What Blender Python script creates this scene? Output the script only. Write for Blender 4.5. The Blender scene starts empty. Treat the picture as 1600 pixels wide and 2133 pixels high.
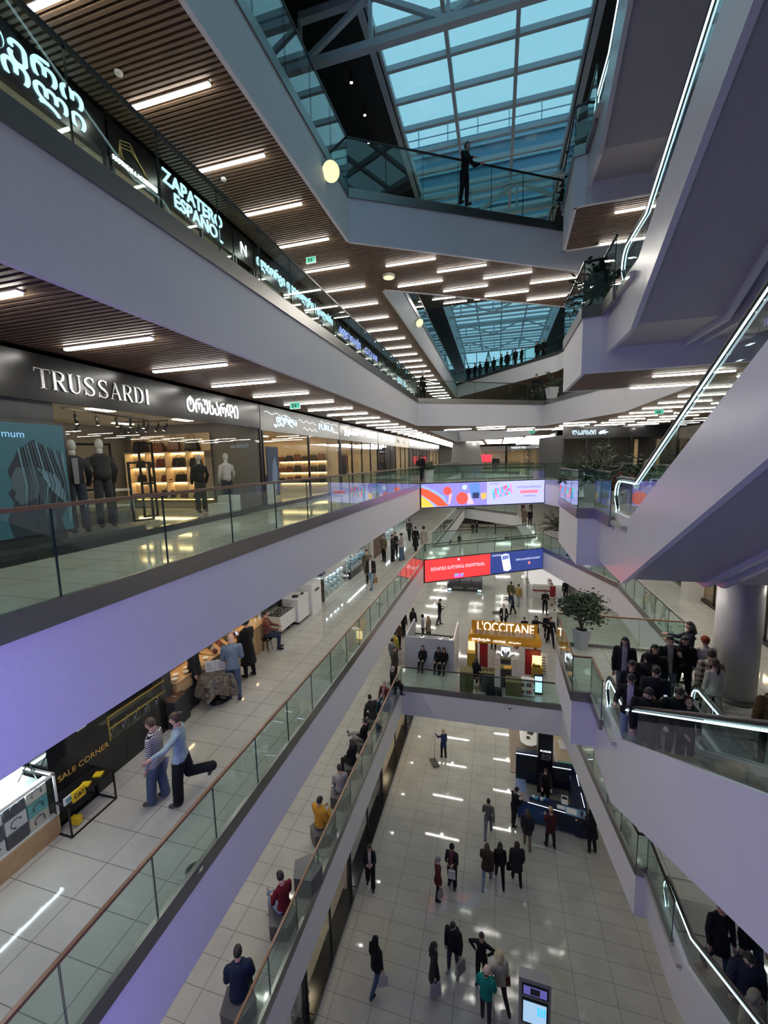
import bpy, bmesh, math, random
from mathutils import Vector, Matrix
random.seed(7)
D = bpy.data
SC = bpy.context.scene
COL = SC.collection
PI = math.pi
# ------------------------------------------------------------------ camera, world, exposure
F_, P_, R_, Y_ = 852.8, 0.1228, -0.0251, 0.2711          # focal (pixels of 1600x2133), pitch, roll, yaw
H = 4.85                                                  # storey height; storey n has its floor at n*H
CAM = Vector((0, 0, 16.0))
def _m3():
    cp, sp, cr, sr, cy, sy = math.cos(P_), math.sin(P_), math.cos(R_), math.sin(R_), math.cos(Y_), math.sin(Y_)
    return Matrix(((cr, 0, sr), (0, 1, 0), (-sr, 0, cr))) @ Matrix(((1, 0, 0), (0, cp, -sp), (0, sp, cp))) @ Matrix(((cy, sy, 0), (-sy, cy, 0), (0, 0, 1)))
M3 = _m3()
cam = D.cameras.new('camera'); camo = D.objects.new('camera', cam); COL.objects.link(camo)
rt, fw, up = M3[0], M3[1], M3[2]
camo.matrix_world = Matrix(((rt[0], up[0], -fw[0], 0), (rt[1], up[1], -fw[1], 0), (rt[2], up[2], -fw[2], CAM.z), (0, 0, 0, 1)))
cam.sensor_fit = 'VERTICAL'; cam.sensor_height = 36; cam.lens = F_ / 2133 * 36
cam.clip_start = .05; cam.clip_end = 400
SC.camera = camo
w = D.worlds.new('world'); SC.world = w; w.use_nodes = True
bg = w.node_tree.nodes['Background']; bg.inputs[0].default_value = (.40, .62, .72, 1); bg.inputs[1].default_value = 1.15
SC.view_settings.view_transform = 'Standard'; SC.view_settings.look = 'None'; SC.view_settings.gamma = 1
SC.view_settings.use_curve_mapping = False; SC.view_settings.exposure = 0.2
cy = SC.cycles
cy.max_bounces = 8; cy.diffuse_bounces = 5; cy.glossy_bounces = 3; cy.transmission_bounces = 3; cy.transparent_max_bounces = 20
cy.caustics_reflective = False; cy.caustics_refractive = False; cy.sample_clamp_indirect = 4; cy.use_denoising = True
LAMP = 27.0       # emission of the diffusers of the ceiling light strips
BAR_W = 20.0     # watts of the light each strip throws down
SCREEN = 1.1     # emission of the LED screens
# pixel helpers: a pixel of the photograph to the point of the place it shows
def ray(x, y): return M3.transposed() @ Vector(((x - 800) / F_, 1, -(y - 1066.5) / F_))
def atz(x, y, z): d = ray(x, y); return CAM + d * ((z - CAM.z) / d.z)
def atx(x, y, X): d = ray(x, y); return CAM + d * (X / d.x)
def aty(x, y, Y): d = ray(x, y); return CAM + d * (Y / d.y)
# ------------------------------------------------------------------ materials
MATS = {}
def _new(name):
    m = D.materials.new(name); m.use_nodes = True; MATS[name] = m
    return m, m.node_tree, m.node_tree.nodes['Principled BSDF']
def mat(name, col, rough=.5, metal=0, noise=0, scale=6, bump=0, spec=.5):
    if name in MATS: return MATS[name]
    m, t, b = _new(name); c = (*col, 1)
    b.inputs['Base Color'].default_value = c; b.inputs['Roughness'].default_value = rough; b.inputs['Metallic'].default_value = metal
    b.inputs['Specular IOR Level'].default_value = spec
    if noise or bump:
        tc = t.nodes.new('ShaderNodeTexCoord'); n = t.nodes.new('ShaderNodeTexNoise'); n.inputs['Scale'].default_value = scale
        t.links.new(tc.outputs['Object'], n.inputs['Vector'])
        if noise:
            r = t.nodes.new('ShaderNodeMix'); r.data_type = 'RGBA'
            r.inputs[6].default_value = tuple(v * (1 - noise) for v in col) + (1,); r.inputs[7].default_value = tuple(min(1, v * (1 + noise)) for v in col) + (1,)
            t.links.new(n.outputs[0], r.inputs[0]); t.links.new(r.outputs[2], b.inputs['Base Color'])
        if bump:
            bp = t.nodes.new('ShaderNodeBump'); bp.inputs['Strength'].default_value = bump
            t.links.new(n.outputs[0], bp.inputs['Height']); t.links.new(bp.outputs[0], b.inputs['Normal'])
    return m
def emis(name, col, s):
    if name in MATS: return MATS[name]
    m, t, b = _new(name)
    b.inputs['Base Color'].default_value = (*[v * .5 for v in col], 1); b.inputs['Emission Color'].default_value = (*col, 1); b.inputs['Emission Strength'].default_value = s
    return m
def glass(name, tint, refl=.9, rough=0.0):
    if name in MATS: return MATS[name]
    m, t, b = _new(name); t.nodes.remove(b); out = t.nodes['Material Output']
    tr = t.nodes.new('ShaderNodeBsdfTransparent'); tr.inputs[0].default_value = (*tint, 1)
    gl = t.nodes.new('ShaderNodeBsdfGlossy'); gl.inputs[0].default_value = (refl, refl, refl, 1); gl.inputs['Roughness'].default_value = rough
    lw = t.nodes.new('ShaderNodeLayerWeight'); lw.inputs[0].default_value = .5           # mirror share grows at grazing angles
    pw = t.nodes.new('ShaderNodeMath'); pw.operation = 'POWER'; pw.inputs[1].default_value = 4; t.links.new(lw.outputs['Facing'], pw.inputs[0])
    fr = t.nodes.new('ShaderNodeMath'); fr.operation = 'MULTIPLY_ADD'; fr.inputs[1].default_value = .8; fr.inputs[2].default_value = .05; t.links.new(pw.outputs[0], fr.inputs[0])
    mx = t.nodes.new('ShaderNodeMixShader')
    t.links.new(fr.outputs[0], mx.inputs[0]); t.links.new(tr.outputs[0], mx.inputs[1]); t.links.new(gl.outputs[0], mx.inputs[2]); t.links.new(mx.outputs[0], out.inputs[0])
    return m
def tiles(name, col, tx, ty, ox, oy, rough=.12):
    """polished stone slabs with thin joints, laid on world metres"""
    m, t, b = _new(name); N, L = t.nodes, t.links
    g = N.new('ShaderNodeNewGeometry'); s = N.new('ShaderNodeSeparateXYZ'); L.new(g.outputs['Position'], s.inputs[0])
    def mth(op, a, v):
        n = N.new('ShaderNodeMath'); n.operation = op
        for i, q in enumerate((a, v)):
            if q is None: continue
            if hasattr(q, 'is_output'): L.new(q, n.inputs[i])
            else: n.inputs[i].default_value = q
        return n.outputs[0]
    def line(c, per, off, wd):
        q = mth('FRACT', mth('DIVIDE', mth('SUBTRACT', c, off), per), None)
        q = mth('ABSOLUTE', mth('SUBTRACT', q, .5), None)
        return mth('GREATER_THAN', q, .5 - wd / per / 2)
    jn = mth('MAXIMUM', line(s.outputs[0], tx, ox, .014), line(s.outputs[1], ty, oy, .012))
    no = N.new('ShaderNodeTexNoise'); no.inputs['Scale'].default_value = .9; no.inputs['Detail'].default_value = 8; no.inputs['Roughness'].default_value = .65
    L.new(g.outputs['Position'], no.inputs['Vector'])
    c1 = N.new('ShaderNodeMix'); c1.data_type = 'RGBA'; c1.inputs[6].default_value = tuple(v * .66 for v in col) + (1,); c1.inputs[7].default_value = tuple(min(1, v * 1.2) for v in col) + (1,)
    L.new(no.outputs[0], c1.inputs[0])
    c2 = N.new('ShaderNodeMix'); c2.data_type = 'RGBA'; c2.inputs[7].default_value = tuple(v * .38 for v in col) + (1,)
    L.new(jn, c2.inputs[0]); L.new(c1.outputs[2], c2.inputs[6]); L.new(c2.outputs[2], b.inputs['Base Color'])
    b.inputs['Roughness'].default_value = rough
    return m
PLASTER = mat('painted_plaster', (.72, .715, .745), .55, noise=.05, scale=14)
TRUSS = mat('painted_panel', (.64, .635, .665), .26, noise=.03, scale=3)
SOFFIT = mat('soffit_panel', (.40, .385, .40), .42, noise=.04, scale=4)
STEEL = mat('brushed_steel', (.30, .29, .28), .32, .9)
STEELL = mat('polished_steel', (.62, .62, .62), .22, 1)
DARKM = mat('black_metal', (.015, .015, .016), .4, .3)
BLACK = mat('black_gloss', (.010, .010, .011), .18)
BLACKR = mat('black_matt', (.012, .012, .013), .7)
RUBBER = mat('black_rubber', (.012, .012, .012), .35)
WHITE = mat('white_lacquer', (.72, .72, .70), .35)
WOOD = mat('handrail_wood', (.20, .105, .05), .4, noise=.2, scale=9)
SLAT = mat('ceiling_slat_wood', (.175, .112, .072), .5, noise=.22, scale=5)
OAK = mat('oak_veneer', (.44, .29, .15), .5, noise=.15, scale=7)
GLASS = glass('railing_glass', (.86, .945, .915))
SHOPG = glass('shop_glass', (.93, .96, .95))
GEDGE = mat('glass_edge', (.02, .05, .045), .2)
NEON = emis('neon_white', (.62, .93, 1), 3.2)
TUBE = emis('lamp_diffuser', (1, .97, .90), LAMP)
FLOOR0 = tiles('stone_ground', (.43, .425, .38), 1.17, .585, .05, 13.78, .055)
FLOORU = tiles('stone_upper', (.50, .49, .445), 1.17, .563, -6.0, 4.98, .07)
# ------------------------------------------------------------------ mesh builder
class MB:
    def __init__(s): s.v, s.f, s.m, s.s = [], [], [], []
    def add(s, vs, fs, m=0, sm=False):
        k = len(s.v); s.v += [tuple(v) for v in vs]
        for f in fs: s.f.append([i + k for i in f]); s.m.append(m); s.s.append(sm)
        return s
    def quad(s, a, b, c, d, m=0): return s.add([a, b, c, d], [(0, 1, 2, 3)], m)
    def box(s, x0, x1, y0, y1, z0, z1, m=0, em=None):
        v = [(x, y, z) for z in (z0, z1) for y in (y0, y1) for x in (x0, x1)]
        f = [(0, 2, 3, 1), (4, 5, 7, 6), (0, 1, 5, 4), (2, 6, 7, 3), (0, 4, 6, 2), (1, 3, 7, 5)]
        return s.add(v, f, m)
    def cbox(s, c, d, rz=0, m=0, mats=None):
        ca, sa = math.cos(rz), math.sin(rz); v = []
        for z in (-.5, .5):
            for y in (-.5, .5):
                for x in (-.5, .5):
                    X, Y = x * d[0], y * d[1]; v.append((c[0] + X * ca - Y * sa, c[1] + X * sa + Y * ca, c[2] + z * d[2]))
        F = [(0, 2, 3, 1), (4, 5, 7, 6), (0, 1, 5, 4), (2, 6, 7, 3), (0, 4, 6, 2), (1, 3, 7, 5)]
        for i, f in enumerate(F): s.add([v[j] for j in f], [(0, 1, 2, 3)], m if mats is None else mats[i])
        return s
    def prism(s, poly, z0, z1, m=0):
        n = len(poly); v = [(p[0], p[1], z0) for p in poly] + [(p[0], p[1], z1) for p in poly]
        s.add(v, [tuple(range(n))[::-1], tuple(range(n, 2 * n))] + [(i, (i + 1) % n, n + (i + 1) % n, n + i) for i in range(n)], m)
        return s
    def bar(s, a, b, w, h, m=0, upv=(0, 0, 1)):
        a, b = Vector(a), Vector(b); d = (b - a).normalized(); x = d.cross(Vector(upv))
        if x.length < 1e-4: x = d.cross(Vector((0, 1, 0)))
        x.normalize(); y = x.cross(d); v = []
        for p in (a, b):
            for i, j in ((-1, -1), (1, -1), (1, 1), (-1, 1)): v.append(p + x * (i * w / 2) + y * (j * h / 2))
        return s.add(v, [(0, 1, 2, 3), (7, 6, 5, 4), (0, 4, 5, 1), (1, 5, 6, 2), (2, 6, 7, 3), (3, 7, 4, 0)], m)
    def tube(s, pts, r, n=8, m=0, cap=True):
        pts = [Vector(p) for p in pts]; rs = r if isinstance(r, (list, tuple)) else [r] * len(pts); rings = []
        for i, p in enumerate(pts):
            d = (pts[min(i + 1, len(pts) - 1)] - pts[max(i - 1, 0)])
            if d.length < 1e-7: d = Vector((0, 0, 1))
            d.normalize(); x = d.cross(Vector((0, 0, 1)))
            if x.length < .05: x = d.cross(Vector((0, 1, 0)))
            x.normalize(); y = x.cross(d)
            rings.append([p + (x * math.cos(2 * PI * k / n) + y * math.sin(2 * PI * k / n)) * rs[i] for k in range(n)])
        v = [q for g in rings for q in g]
        f = [(i * n + k, i * n + (k + 1) % n, (i + 1) * n + (k + 1) % n, (i + 1) * n + k) for i in range(len(pts) - 1) for k in range(n)]
        if cap: f += [tuple(range(n))[::-1], tuple(range((len(pts) - 1) * n, len(pts) * n))]
        return s.add(v, f, m, True)
    def lathe(s, prof, c=(0, 0, 0), n=20, m=0, sx=1, sy=1):
        v = [(c[0] + r * sx * math.cos(2 * PI * k / n), c[1] + r * sy * math.sin(2 * PI * k / n), c[2] + z) for r, z in prof for k in range(n)]
        f = [(i * n + k, i * n + (k + 1) % n, (i + 1) * n + (k + 1) % n, (i + 1) * n + k) for i in range(len(prof) - 1) for k in range(n)]
        f += [tuple(range(n))[::-1], tuple(range((len(prof) - 1) * n, len(prof) * n))]
        return s.add(v, f, m, True)
    def ell(s, c, r, n=12, k=8, m=0):
        v = [(c[0], c[1], c[2] - r[2])]
        for i in range(1, k):
            a = -PI / 2 + PI * i / k
            v += [(c[0] + r[0] * math.cos(a) * math.cos(2 * PI * j / n), c[1] + r[1] * math.cos(a) * math.sin(2 * PI * j / n), c[2] + r[2] * math.sin(a)) for j in range(n)]
        v.append((c[0], c[1], c[2] + r[2])); f = [(0, 1 + (j + 1) % n, 1 + j) for j in range(n)]
        f += [(1 + i * n + j, 1 + i * n + (j + 1) % n, 1 + (i + 1) * n + (j + 1) % n, 1 + (i + 1) * n + j) for i in range(k - 2) for j in range(n)]
        e = len(v) - 1; f += [(1 + (k - 2) * n + j, 1 + (k - 2) * n + (j + 1) % n, e) for j in range(n)]
        return s.add(v, f, m, True)
    def mesh(s, name):
        me = D.meshes.new(name); me.from_pydata(s.v, [], s.f)
        me.polygons.foreach_set('material_index', s.m); me.polygons.foreach_set('use_smooth', s.s); me.update()
        return me
    def build(s, name, mats, parent=None, **kw):
        me = s.mesh(name)
        for q in (mats if isinstance(mats, (list, tuple)) else [mats]): me.materials.append(q)
        return link(D.objects.new(name, me), parent, **kw)
def link(o, parent=None, label=None, cat=None, group=None, kind=None, loc=None, rz=None):
    COL.objects.link(o)
    if parent is not None: o.parent = parent
    if label: o['label'] = label
    if cat: o['category'] = cat
    if group: o['group'] = group
    if kind: o['kind'] = kind
    if loc is not None: o.location = loc
    if rz is not None: o.rotation_euler = (0, 0, rz)
    return o
def thing(name, label, cat, loc=(0, 0, 0), rz=0, group=None):
    return link(D.objects.new(name, None), None, label, cat, group, None, loc, rz)
def dup(o, loc=None, rz=None, label=None, parent=None, group=None):
    c = o.copy(); COL.objects.link(c)
    if parent is not None: c.parent = parent
    if loc is not None: c.location = loc
    if rz is not None: c.rotation_euler = (0, 0, rz)
    if label: c['label'] = label
    if group: c['group'] = group
    for ch in list(o.children): dup(ch, parent=c)
    return c
def structure(mb, name, mats): return mb.build(name, mats, kind='structure')
# lettering: flat text turned into a mesh that lies on the plane (origin, direction of reading, up)
def text(s, origin, ax, upv, size, material, parent, name='lettering', width=None, depth=.02, bold=0, align='LEFT', shear=0):
    c = D.curves.new('t', 'FONT'); c.body = s; c.size = size; c.extrude = depth / 2; c.align_x = align; c.offset = bold; c.shear = shear
    o = D.objects.new('t', c); COL.objects.link(o)
    me = D.meshes.new_from_object(o.evaluated_get(bpy.context.evaluated_depsgraph_get()))
    D.objects.remove(o)
    x = Vector(ax).normalized(); y = Vector(upv); y = (y - x * y.dot(x)).normalized(); z = x.cross(y)
    k = 1
    if width and len(me.vertices):
        xs = [v.co.x for v in me.vertices]; k = width / max(1e-6, max(xs) - min(xs))
    for v in me.vertices: v.co = x * v.co.x * k + y * v.co.y + z * v.co.z + Vector(origin)
    me.materials.clear(); me.materials.append(material)
    for p in me.polygons: p.material_index = 0
    return link(D.objects.new(name, me), parent)
# ------------------------------------------------------------------ plan: the void of every storey (outer edge of the balconies)
ESC_X1 = 6.4
def esc_cut(y): return [(ESC_X1, y), (ESC_X1, -9), (2.45, -9), (2.45, .2)]
V1 = {
 1: [(-4.5, .2), (-4.5, 18.6), (2.9, 18.65), (3.5, 13.3), (3.73, 11.24), (3.98, 11.23), (7.6, 11.23), (7.6, -9), (3.9, -9), (3.9, .2)],
 2: [(-4.5, .2), (-4.42, 24.9), (3.1, 29.8), (5.78, 21.85), (5.7, 14.33), (2.0, 14.33), (1.98, 11.2), (2.43, 11.2)] + esc_cut(11.2),
 3: [(-4.5, .2), (-4.4, 23.9), (2.85, 27.3), (5.6, 20.6), (5.6, 15), (2.06, 15), (2.07, 11.75), (2.48, 11.75)] + esc_cut(11.75),
 4: [(-4.5, .2), (-4.36, 23.4), (2.76, 27.8), (5.5, 21.3), (5.42, 13.9), (1.92, 13.9), (1.92, 11.05), (2.32, 11.0)] + esc_cut(11.0),
 5: [(-4.5, .2), (-4.5, 12.95), (5.0, 18.85), (5.0, 15.8), (2.05, 15.8), (1.97, 13.25), (2.25, 13.18), (ESC_X1, 13.18), (ESC_X1, -9), (2.45, -9), (2.45, .2)]}
V2 = {
 2: [(-4.5, 29.3), (-4.1, 55), (2.2, 48.5), (3.0, 34.2)],
 3: [(-4.4, 28.5), (-4.3, 52), (2.2, 44), (2.6, 32.3)],
 4: [(-4.4, 28.2), (-4.3, 47), (2.7, 38.5), (2.8, 32.6)],
 5: [(-4.45, 16.85), (-4.4, 46.9), (4.5, 36.4), (5.6, 33), (5.6, 23.0)]}
SLAB = 1.44
X0, X1, Y0, Y1 = -13.0, 13.0, -10.0, 72.0
def traps(outer, holes):
    """cut a polygon with holes into trapezoids along Y"""
    ed = [(p[i], p[(i + 1) % len(p)]) for p in [outer] + holes for i in range(len(p))]
    ys = sorted({round(q[1], 4) for p in [outer] + holes for q in p}); out = []
    for a, b in zip(ys, ys[1:]):
        if b - a < 1e-3: continue
        m = (a + b) / 2; xs = []
        for (p, q) in ed:
            if (p[1] - m) * (q[1] - m) < 0:
                f = lambda y: p[0] + (q[0] - p[0]) * (y - p[1]) / (q[1] - p[1])
                xs.append((f(m), f(a), f(b)))
        xs.sort()
        for l, r in zip(xs[::2], xs[1::2]): out.append((a, b, l[1], r[1], l[2], r[2]))
    return out
RECT = [(X0, Y0), (X1, Y0), (X1, Y1), (X0, Y1)]
def holes(n): return [V1[n]] + ([V2[n]] if n in V2 else [])
g = MB(); g.quad((X0, Y0, 0), (X1, Y0, 0), (X1, Y1, 0), (X0, Y1, 0)); structure(g, 'floor', FLOOR0)
def inward(p, i):
    a, b = Vector(p[i]), Vector(p[(i + 1) % len(p)]); d = (b - a).normalized(); return a, b, Vector((d.y, -d.x))
for n in range(1, 6):
    z = n * H; g = MB()
    for a, b, l0, r0, l1, r1 in traps(RECT, holes(n)): g.quad((l0, a, z), (r0, a, z), (r1, b, z), (l1, b, z))
    structure(g, 'floor', FLOORU)
    g = MB()
    for h in holes(n):
        area = sum(h[i][0] * h[(i + 1) % len(h)][1] - h[(i + 1) % len(h)][0] * h[i][1] for i in range(len(h)))
        for i in range(len(h)):
            a, b, nn = inward(h, i)
            if area > 0: nn = -nn
            if n != 2 and n != 1 and a.y < 10.3 and b.y < 10.3 and min(a.x, b.x) > 2.3: continue
            # vertical panel, thin lip below it
            q = -nn * .09
            g.quad((*a, z), (*b, z), (*b, z - SLAB), (*a, z - SLAB))
            g.quad((*a, z - SLAB), (*b, z - SLAB), (*(b + q), z - SLAB), (*(a + q), z - SLAB))
            g.quad((*(a + q), z - SLAB), (*(b + q), z - SLAB), (*(b + q), z - SLAB + .12), (*(a + q), z - SLAB + .12))
    structure(g, 'trim_%d' % n, PLASTER)
    # ceiling below this storey
    zb = z - SLAB; g = MB(); cl = [(-7.4, Y0), (11.5, Y0), (11.5, Y1), (-7.4, Y1)]
    for a, b, l0, r0, l1, r1 in traps(cl, holes(n)): g.quad((l0, a, zb + .11), (r0, a, zb + .11), (r1, b, zb + .11), (l1, b, zb + .11))
    ce = structure(g, 'ceiling', BLACKR if n > 3 else mat('ceiling_white', (.45, .44, .42), .6))
    if n > 3:
        g = MB(); y = .0
        while y < 60:
            for (a, b, l0, r0, l1, r1) in traps(cl, holes(n)):
                if a <= y < b:
                    t = (y - a) / (b - a); l, r = l0 + (l1 - l0) * t, r0 + (r1 - r0) * t
                    l += .1; r -= .1
                    if r > l: g.box(l, r, y, y + .055, zb + .015, zb + .075)
            y += .1
        g.build('slat_panel', SLAT, ce)
# outer walls of the building
g = MB(); g.quad((X0, Y0, 0), (X0, Y1, 0), (X0, Y1, 30), (X0, Y0, 30)); structure(g, 'wall_left', mat('wall_grey', (.30, .30, .31), .7))
g = MB(); g.quad((X1, Y0, 0), (X1, Y1, 0), (X1, Y1, 30), (X1, Y0, 30)); structure(g, 'wall_right', MATS['wall_grey'])
g = MB(); g.quad((X0, Y1, 0), (X1, Y1, 0), (X1, Y1, 24.5), (X0, Y1, 24.5)); structure(g, 'wall_far', mat('wall_pale', (.5, .49, .47), .7))
g = MB(); g.quad((X0, Y0, 0), (X1, Y0, 0), (X1, Y0, 30), (X0, Y0, 30)); structure(g, 'wall_near', MATS['wall_grey'])
# ------------------------------------------------------------------ glass railings
def railing(pts, n, label, rail, h=1.06, step=1.22, skip=(), round_=False, band=True, group='glass railings along the balconies'):
    z = n * H; t = thing('glass_railing', label, 'railing', (pts[0][0], pts[0][1], z), 0, group); o = Vector((pts[0][0], pts[0][1], 0))
    hb, hr = MB(), MB()
    for a, b in zip(pts, pts[1:]):
        a, b = Vector(a) - o.xy, Vector(b) - o.xy; L = (b - a).length; k = max(1, round(L / step)); d = (b - a) / L; rz = math.atan2(d.y, d.x)
        c = (a + b) / 2
        if band: hb.cbox((c.x, c.y, -.035), (L + .03, .075, .27), rz)
        hr.cbox((c.x, c.y, h + .015), (L + .04, .05, .045), rz)
        for i in range(k):
            q = a + d * (L * (i + .5) / k)
            MB().cbox((q.x, q.y, (h + .02) / 2), (L / k - .014, .02, h - .02), rz, mats=(0, 0, 0, 0, 1, 1)).build('glass_panel', [GLASS, GEDGE], t)
    if band: hb.build('base_rail', STEEL, t)
    hr.build('handrail', rail, t)
    return t
DRAIL = mat('dark_steel_rail', (.06, .05, .05), .35, .8)
railing(V1[5][0:3], 5, 'dark glass railing round the topmost void under the skylight', DRAIL, h=1.5)
railing([V1[5][3], V1[5][4], V1[5][5], V1[5][6], (2.25, 12.1)], 5, 'glass railing of the topmost escalator landing, by the hanging plants', DRAIL)
railing(V1[4][0:2], 4, 'left glass railing in front of the lit shop lettering, highest of the left balconies', DRAIL)
railing([V1[4][1], V1[4][2], V1[4][3]], 4, 'glass railing of the far bridge without a screen on its front', DRAIL)
railing([V1[4][4], V1[4][5], V1[4][6], V1[4][7], (2.32, 10.0)], 4, 'glass railing of the landing with dark plants under the upper escalator', DRAIL)
railing(V1[3][0:2], 3, 'left glass railing with brown handrail in front of the clothing shops', WOOD, step=1.5)
railing([V1[3][1], V1[3][2], V1[3][3], V1[3][4]], 3, 'glass railing above the purple picture screen', DRAIL)
railing([V1[3][4], V1[3][5], V1[3][6], V1[3][7], (2.5, 10.3)], 3, 'glass railing of the landing beside the purple screen, at the long lit escalator', DRAIL)
railing(V1[2][0:2], 2, 'left glass railing with wooden handrail beside the two walking women', WOOD)
railing([V1[2][1], V1[2][2], V1[2][3], V1[2][4]], 2, 'glass railing above the red and blue screen', DRAIL)
railing([V1[2][4], V1[2][5], V1[2][6], V1[2][7], (2.43, 10.05)], 2, 'glass railing round the landing with the potted tree', WOOD)
railing(V1[1][0:2], 1, 'left glass railing behind the people sitting on benches', WOOD)
railing(V1[1][1:3], 1, 'glass railing in front of the yellow perfume stand', DRAIL)
railing([V1[1][2], V1[1][3], V1[1][4], V1[1][5], (3.97, 9.55)], 1, 'glass railing of the lowest escalator landing', DRAIL)
for n, lab in ((2, 'far glass railing of the inner void seen below the purple screen'), (3, 'far glass railing of the inner void behind the purple screen'), (5, 'far glass railing under the distant skylight, with people leaning on it')):
    p = V2[n]; railing([p[3 if n != 5 else 4], p[0], p[1], p[2]] + ([p[3]] if n == 5 else []), n, lab, DRAIL, step=2.0)
# ------------------------------------------------------------------ escalators: from each landing up towards the viewer
TAN = math.tan(math.radians(30))
def escalator(n, x0, y0, label, top=-7.5, lowz=-1.3, near=False):
    z = n * H; t = thing('escalator', label, 'escalator', (x0, y0, z), 0, 'escalators between the floors')
    W = 1.62; ye = top - y0
    def zl(y, base, knee): return base + max(0, (knee - y)) * TAN       # rises towards the viewer
    ys = [1.5, .6, .25, 0, -.25, -.6, ye]
    # the two side panels: flat at the foot, then climbing
    g = MB()
    for x, th in ((0, .1), (W - .1, .1)):
        top_ = [(y, zl(y, .17, -.35)) for y in (1.0, 0, -.15, -.35, -.6, ye)]; bot = [(y, zl(y, lowz, -.05)) for y in (2.4, 1.0, -.05, ye)]
        poly = [(2.4, -.02)] + [(1.0, -.02)] + top_ + bot[::-1]
        v = [(x + q, y, zz) for q in (0, th) for y, zz in poly]; k = len(poly)
        g.add(v, [tuple(range(k)), tuple(range(2 * k - 1, k - 1, -1))] + [(i, k + i, k + (i + 1) % k, (i + 1) % k) for i in range(k)])
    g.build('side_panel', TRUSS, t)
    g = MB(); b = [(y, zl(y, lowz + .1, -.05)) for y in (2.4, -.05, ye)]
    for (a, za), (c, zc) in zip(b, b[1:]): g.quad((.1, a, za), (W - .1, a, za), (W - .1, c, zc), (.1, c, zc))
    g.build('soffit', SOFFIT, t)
    MB().box(-.1, W + .18, -.25, {1: 11.2, 2: 11.18, 3: 11.73, 4: 10.98, 5: 13.16}[n] - y0, -.10, -.001).build('landing_plate', FLOORU, t)
    g = MB()                                                            # steps with comb plate
    g.box(.16, W - .16, .5, 1.3, -.02, .012)
    y = .5; zz = .0; k = 0
    while y > ye:
        zt = max(0, (-.25 - y)) * TAN
        g.box(.2, W - .2, y - .40, y, zt - .25, zt); y -= .40
    g.build('steps', mat('step_metal', (.16, .16, .16), .45, .6), t)
    for x in (.1, W - .1):
        gp, hr, ne, sk = MB(), MB(), MB(), MB()
        hl = lambda y: .93 + max(0, (-.4 - y)) * TAN
        path = [(y, hl(y)) for y in (ye, -2, -.9, -.6, -.4, -.2, .2, .75)]
        newel = [(.75 + .32 * math.sin(a), .61 + .32 * math.cos(a)) for a in [PI * i / 8 for i in range(1, 7)]] + [(.93, .3), (.9, .2)]
        pr = path + newel
        # glass wall from skirt to handrail
        low = [(y, .18 + max(0, (-.35 - y)) * TAN) for y, _ in path] + [(y, .18) for y, _ in newel]
        pts = [(y, zz) for y, zz in pr]
        for i in range(len(pts) - 1):
            a, b2 = pts[i], pts[i + 1]; c, d = low[i + 1], low[i]
            gp.quad((x, a[0], a[1]), (x, b2[0], b2[1]), (x, c[0], c[1]), (x, d[0], d[1]))
        gp.build('glass_side', GLASS, t)
        hr.tube([(x, y, zz + .02) for y, zz in pr], .042, 8); hr.build('handrail', RUBBER, t)
        off = -.028 if x < 1 else .028
        ne.tube([(x + off, y - (.035 if i >= len(path) else 0), zz - .055 + (.03 if i > len(path) + 3 else 0)) for i, (y, zz) in enumerate(pr)], .014, 6); ne.build('light_strip', NEON, t)
    return t
E1 = escalator(1, 4.0, 9.35, 'lowest escalator at the right, people standing on it', lowz=-1.3)
E2 = escalator(2, 2.6, 9.65, 'escalator crowded with people in dark jackets', lowz=-1.65)
E2b = escalator(2, 4.42, 9.65, 'escalator beside the man in the brown jacket', lowz=-1.65)
E3 = escalator(3, 2.6, 9.65, 'long pale escalator with a bright light line rising beside the purple screen', lowz=-1.28)
E3b = escalator(3, 4.42, 9.65, 'escalator running behind the long pale one of the same landing', lowz=-1.28)
E4 = escalator(4, 2.45, 9.3, 'escalator with dark soffit rising above the landing with plants', lowz=-1.0)
E4b = escalator(4, 4.27, 9.3, 'escalator beside the one with dark soffit, same landing', lowz=-1.0)
E5 = escalator(5, 2.3, 12.0, 'topmost escalator beside the skylight', lowz=-1.0, top=6.0)
E5b = escalator(5, 4.12, 12.0, 'escalator right of the topmost one beside the skylight', lowz=-1.0, top=6.0)
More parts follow.
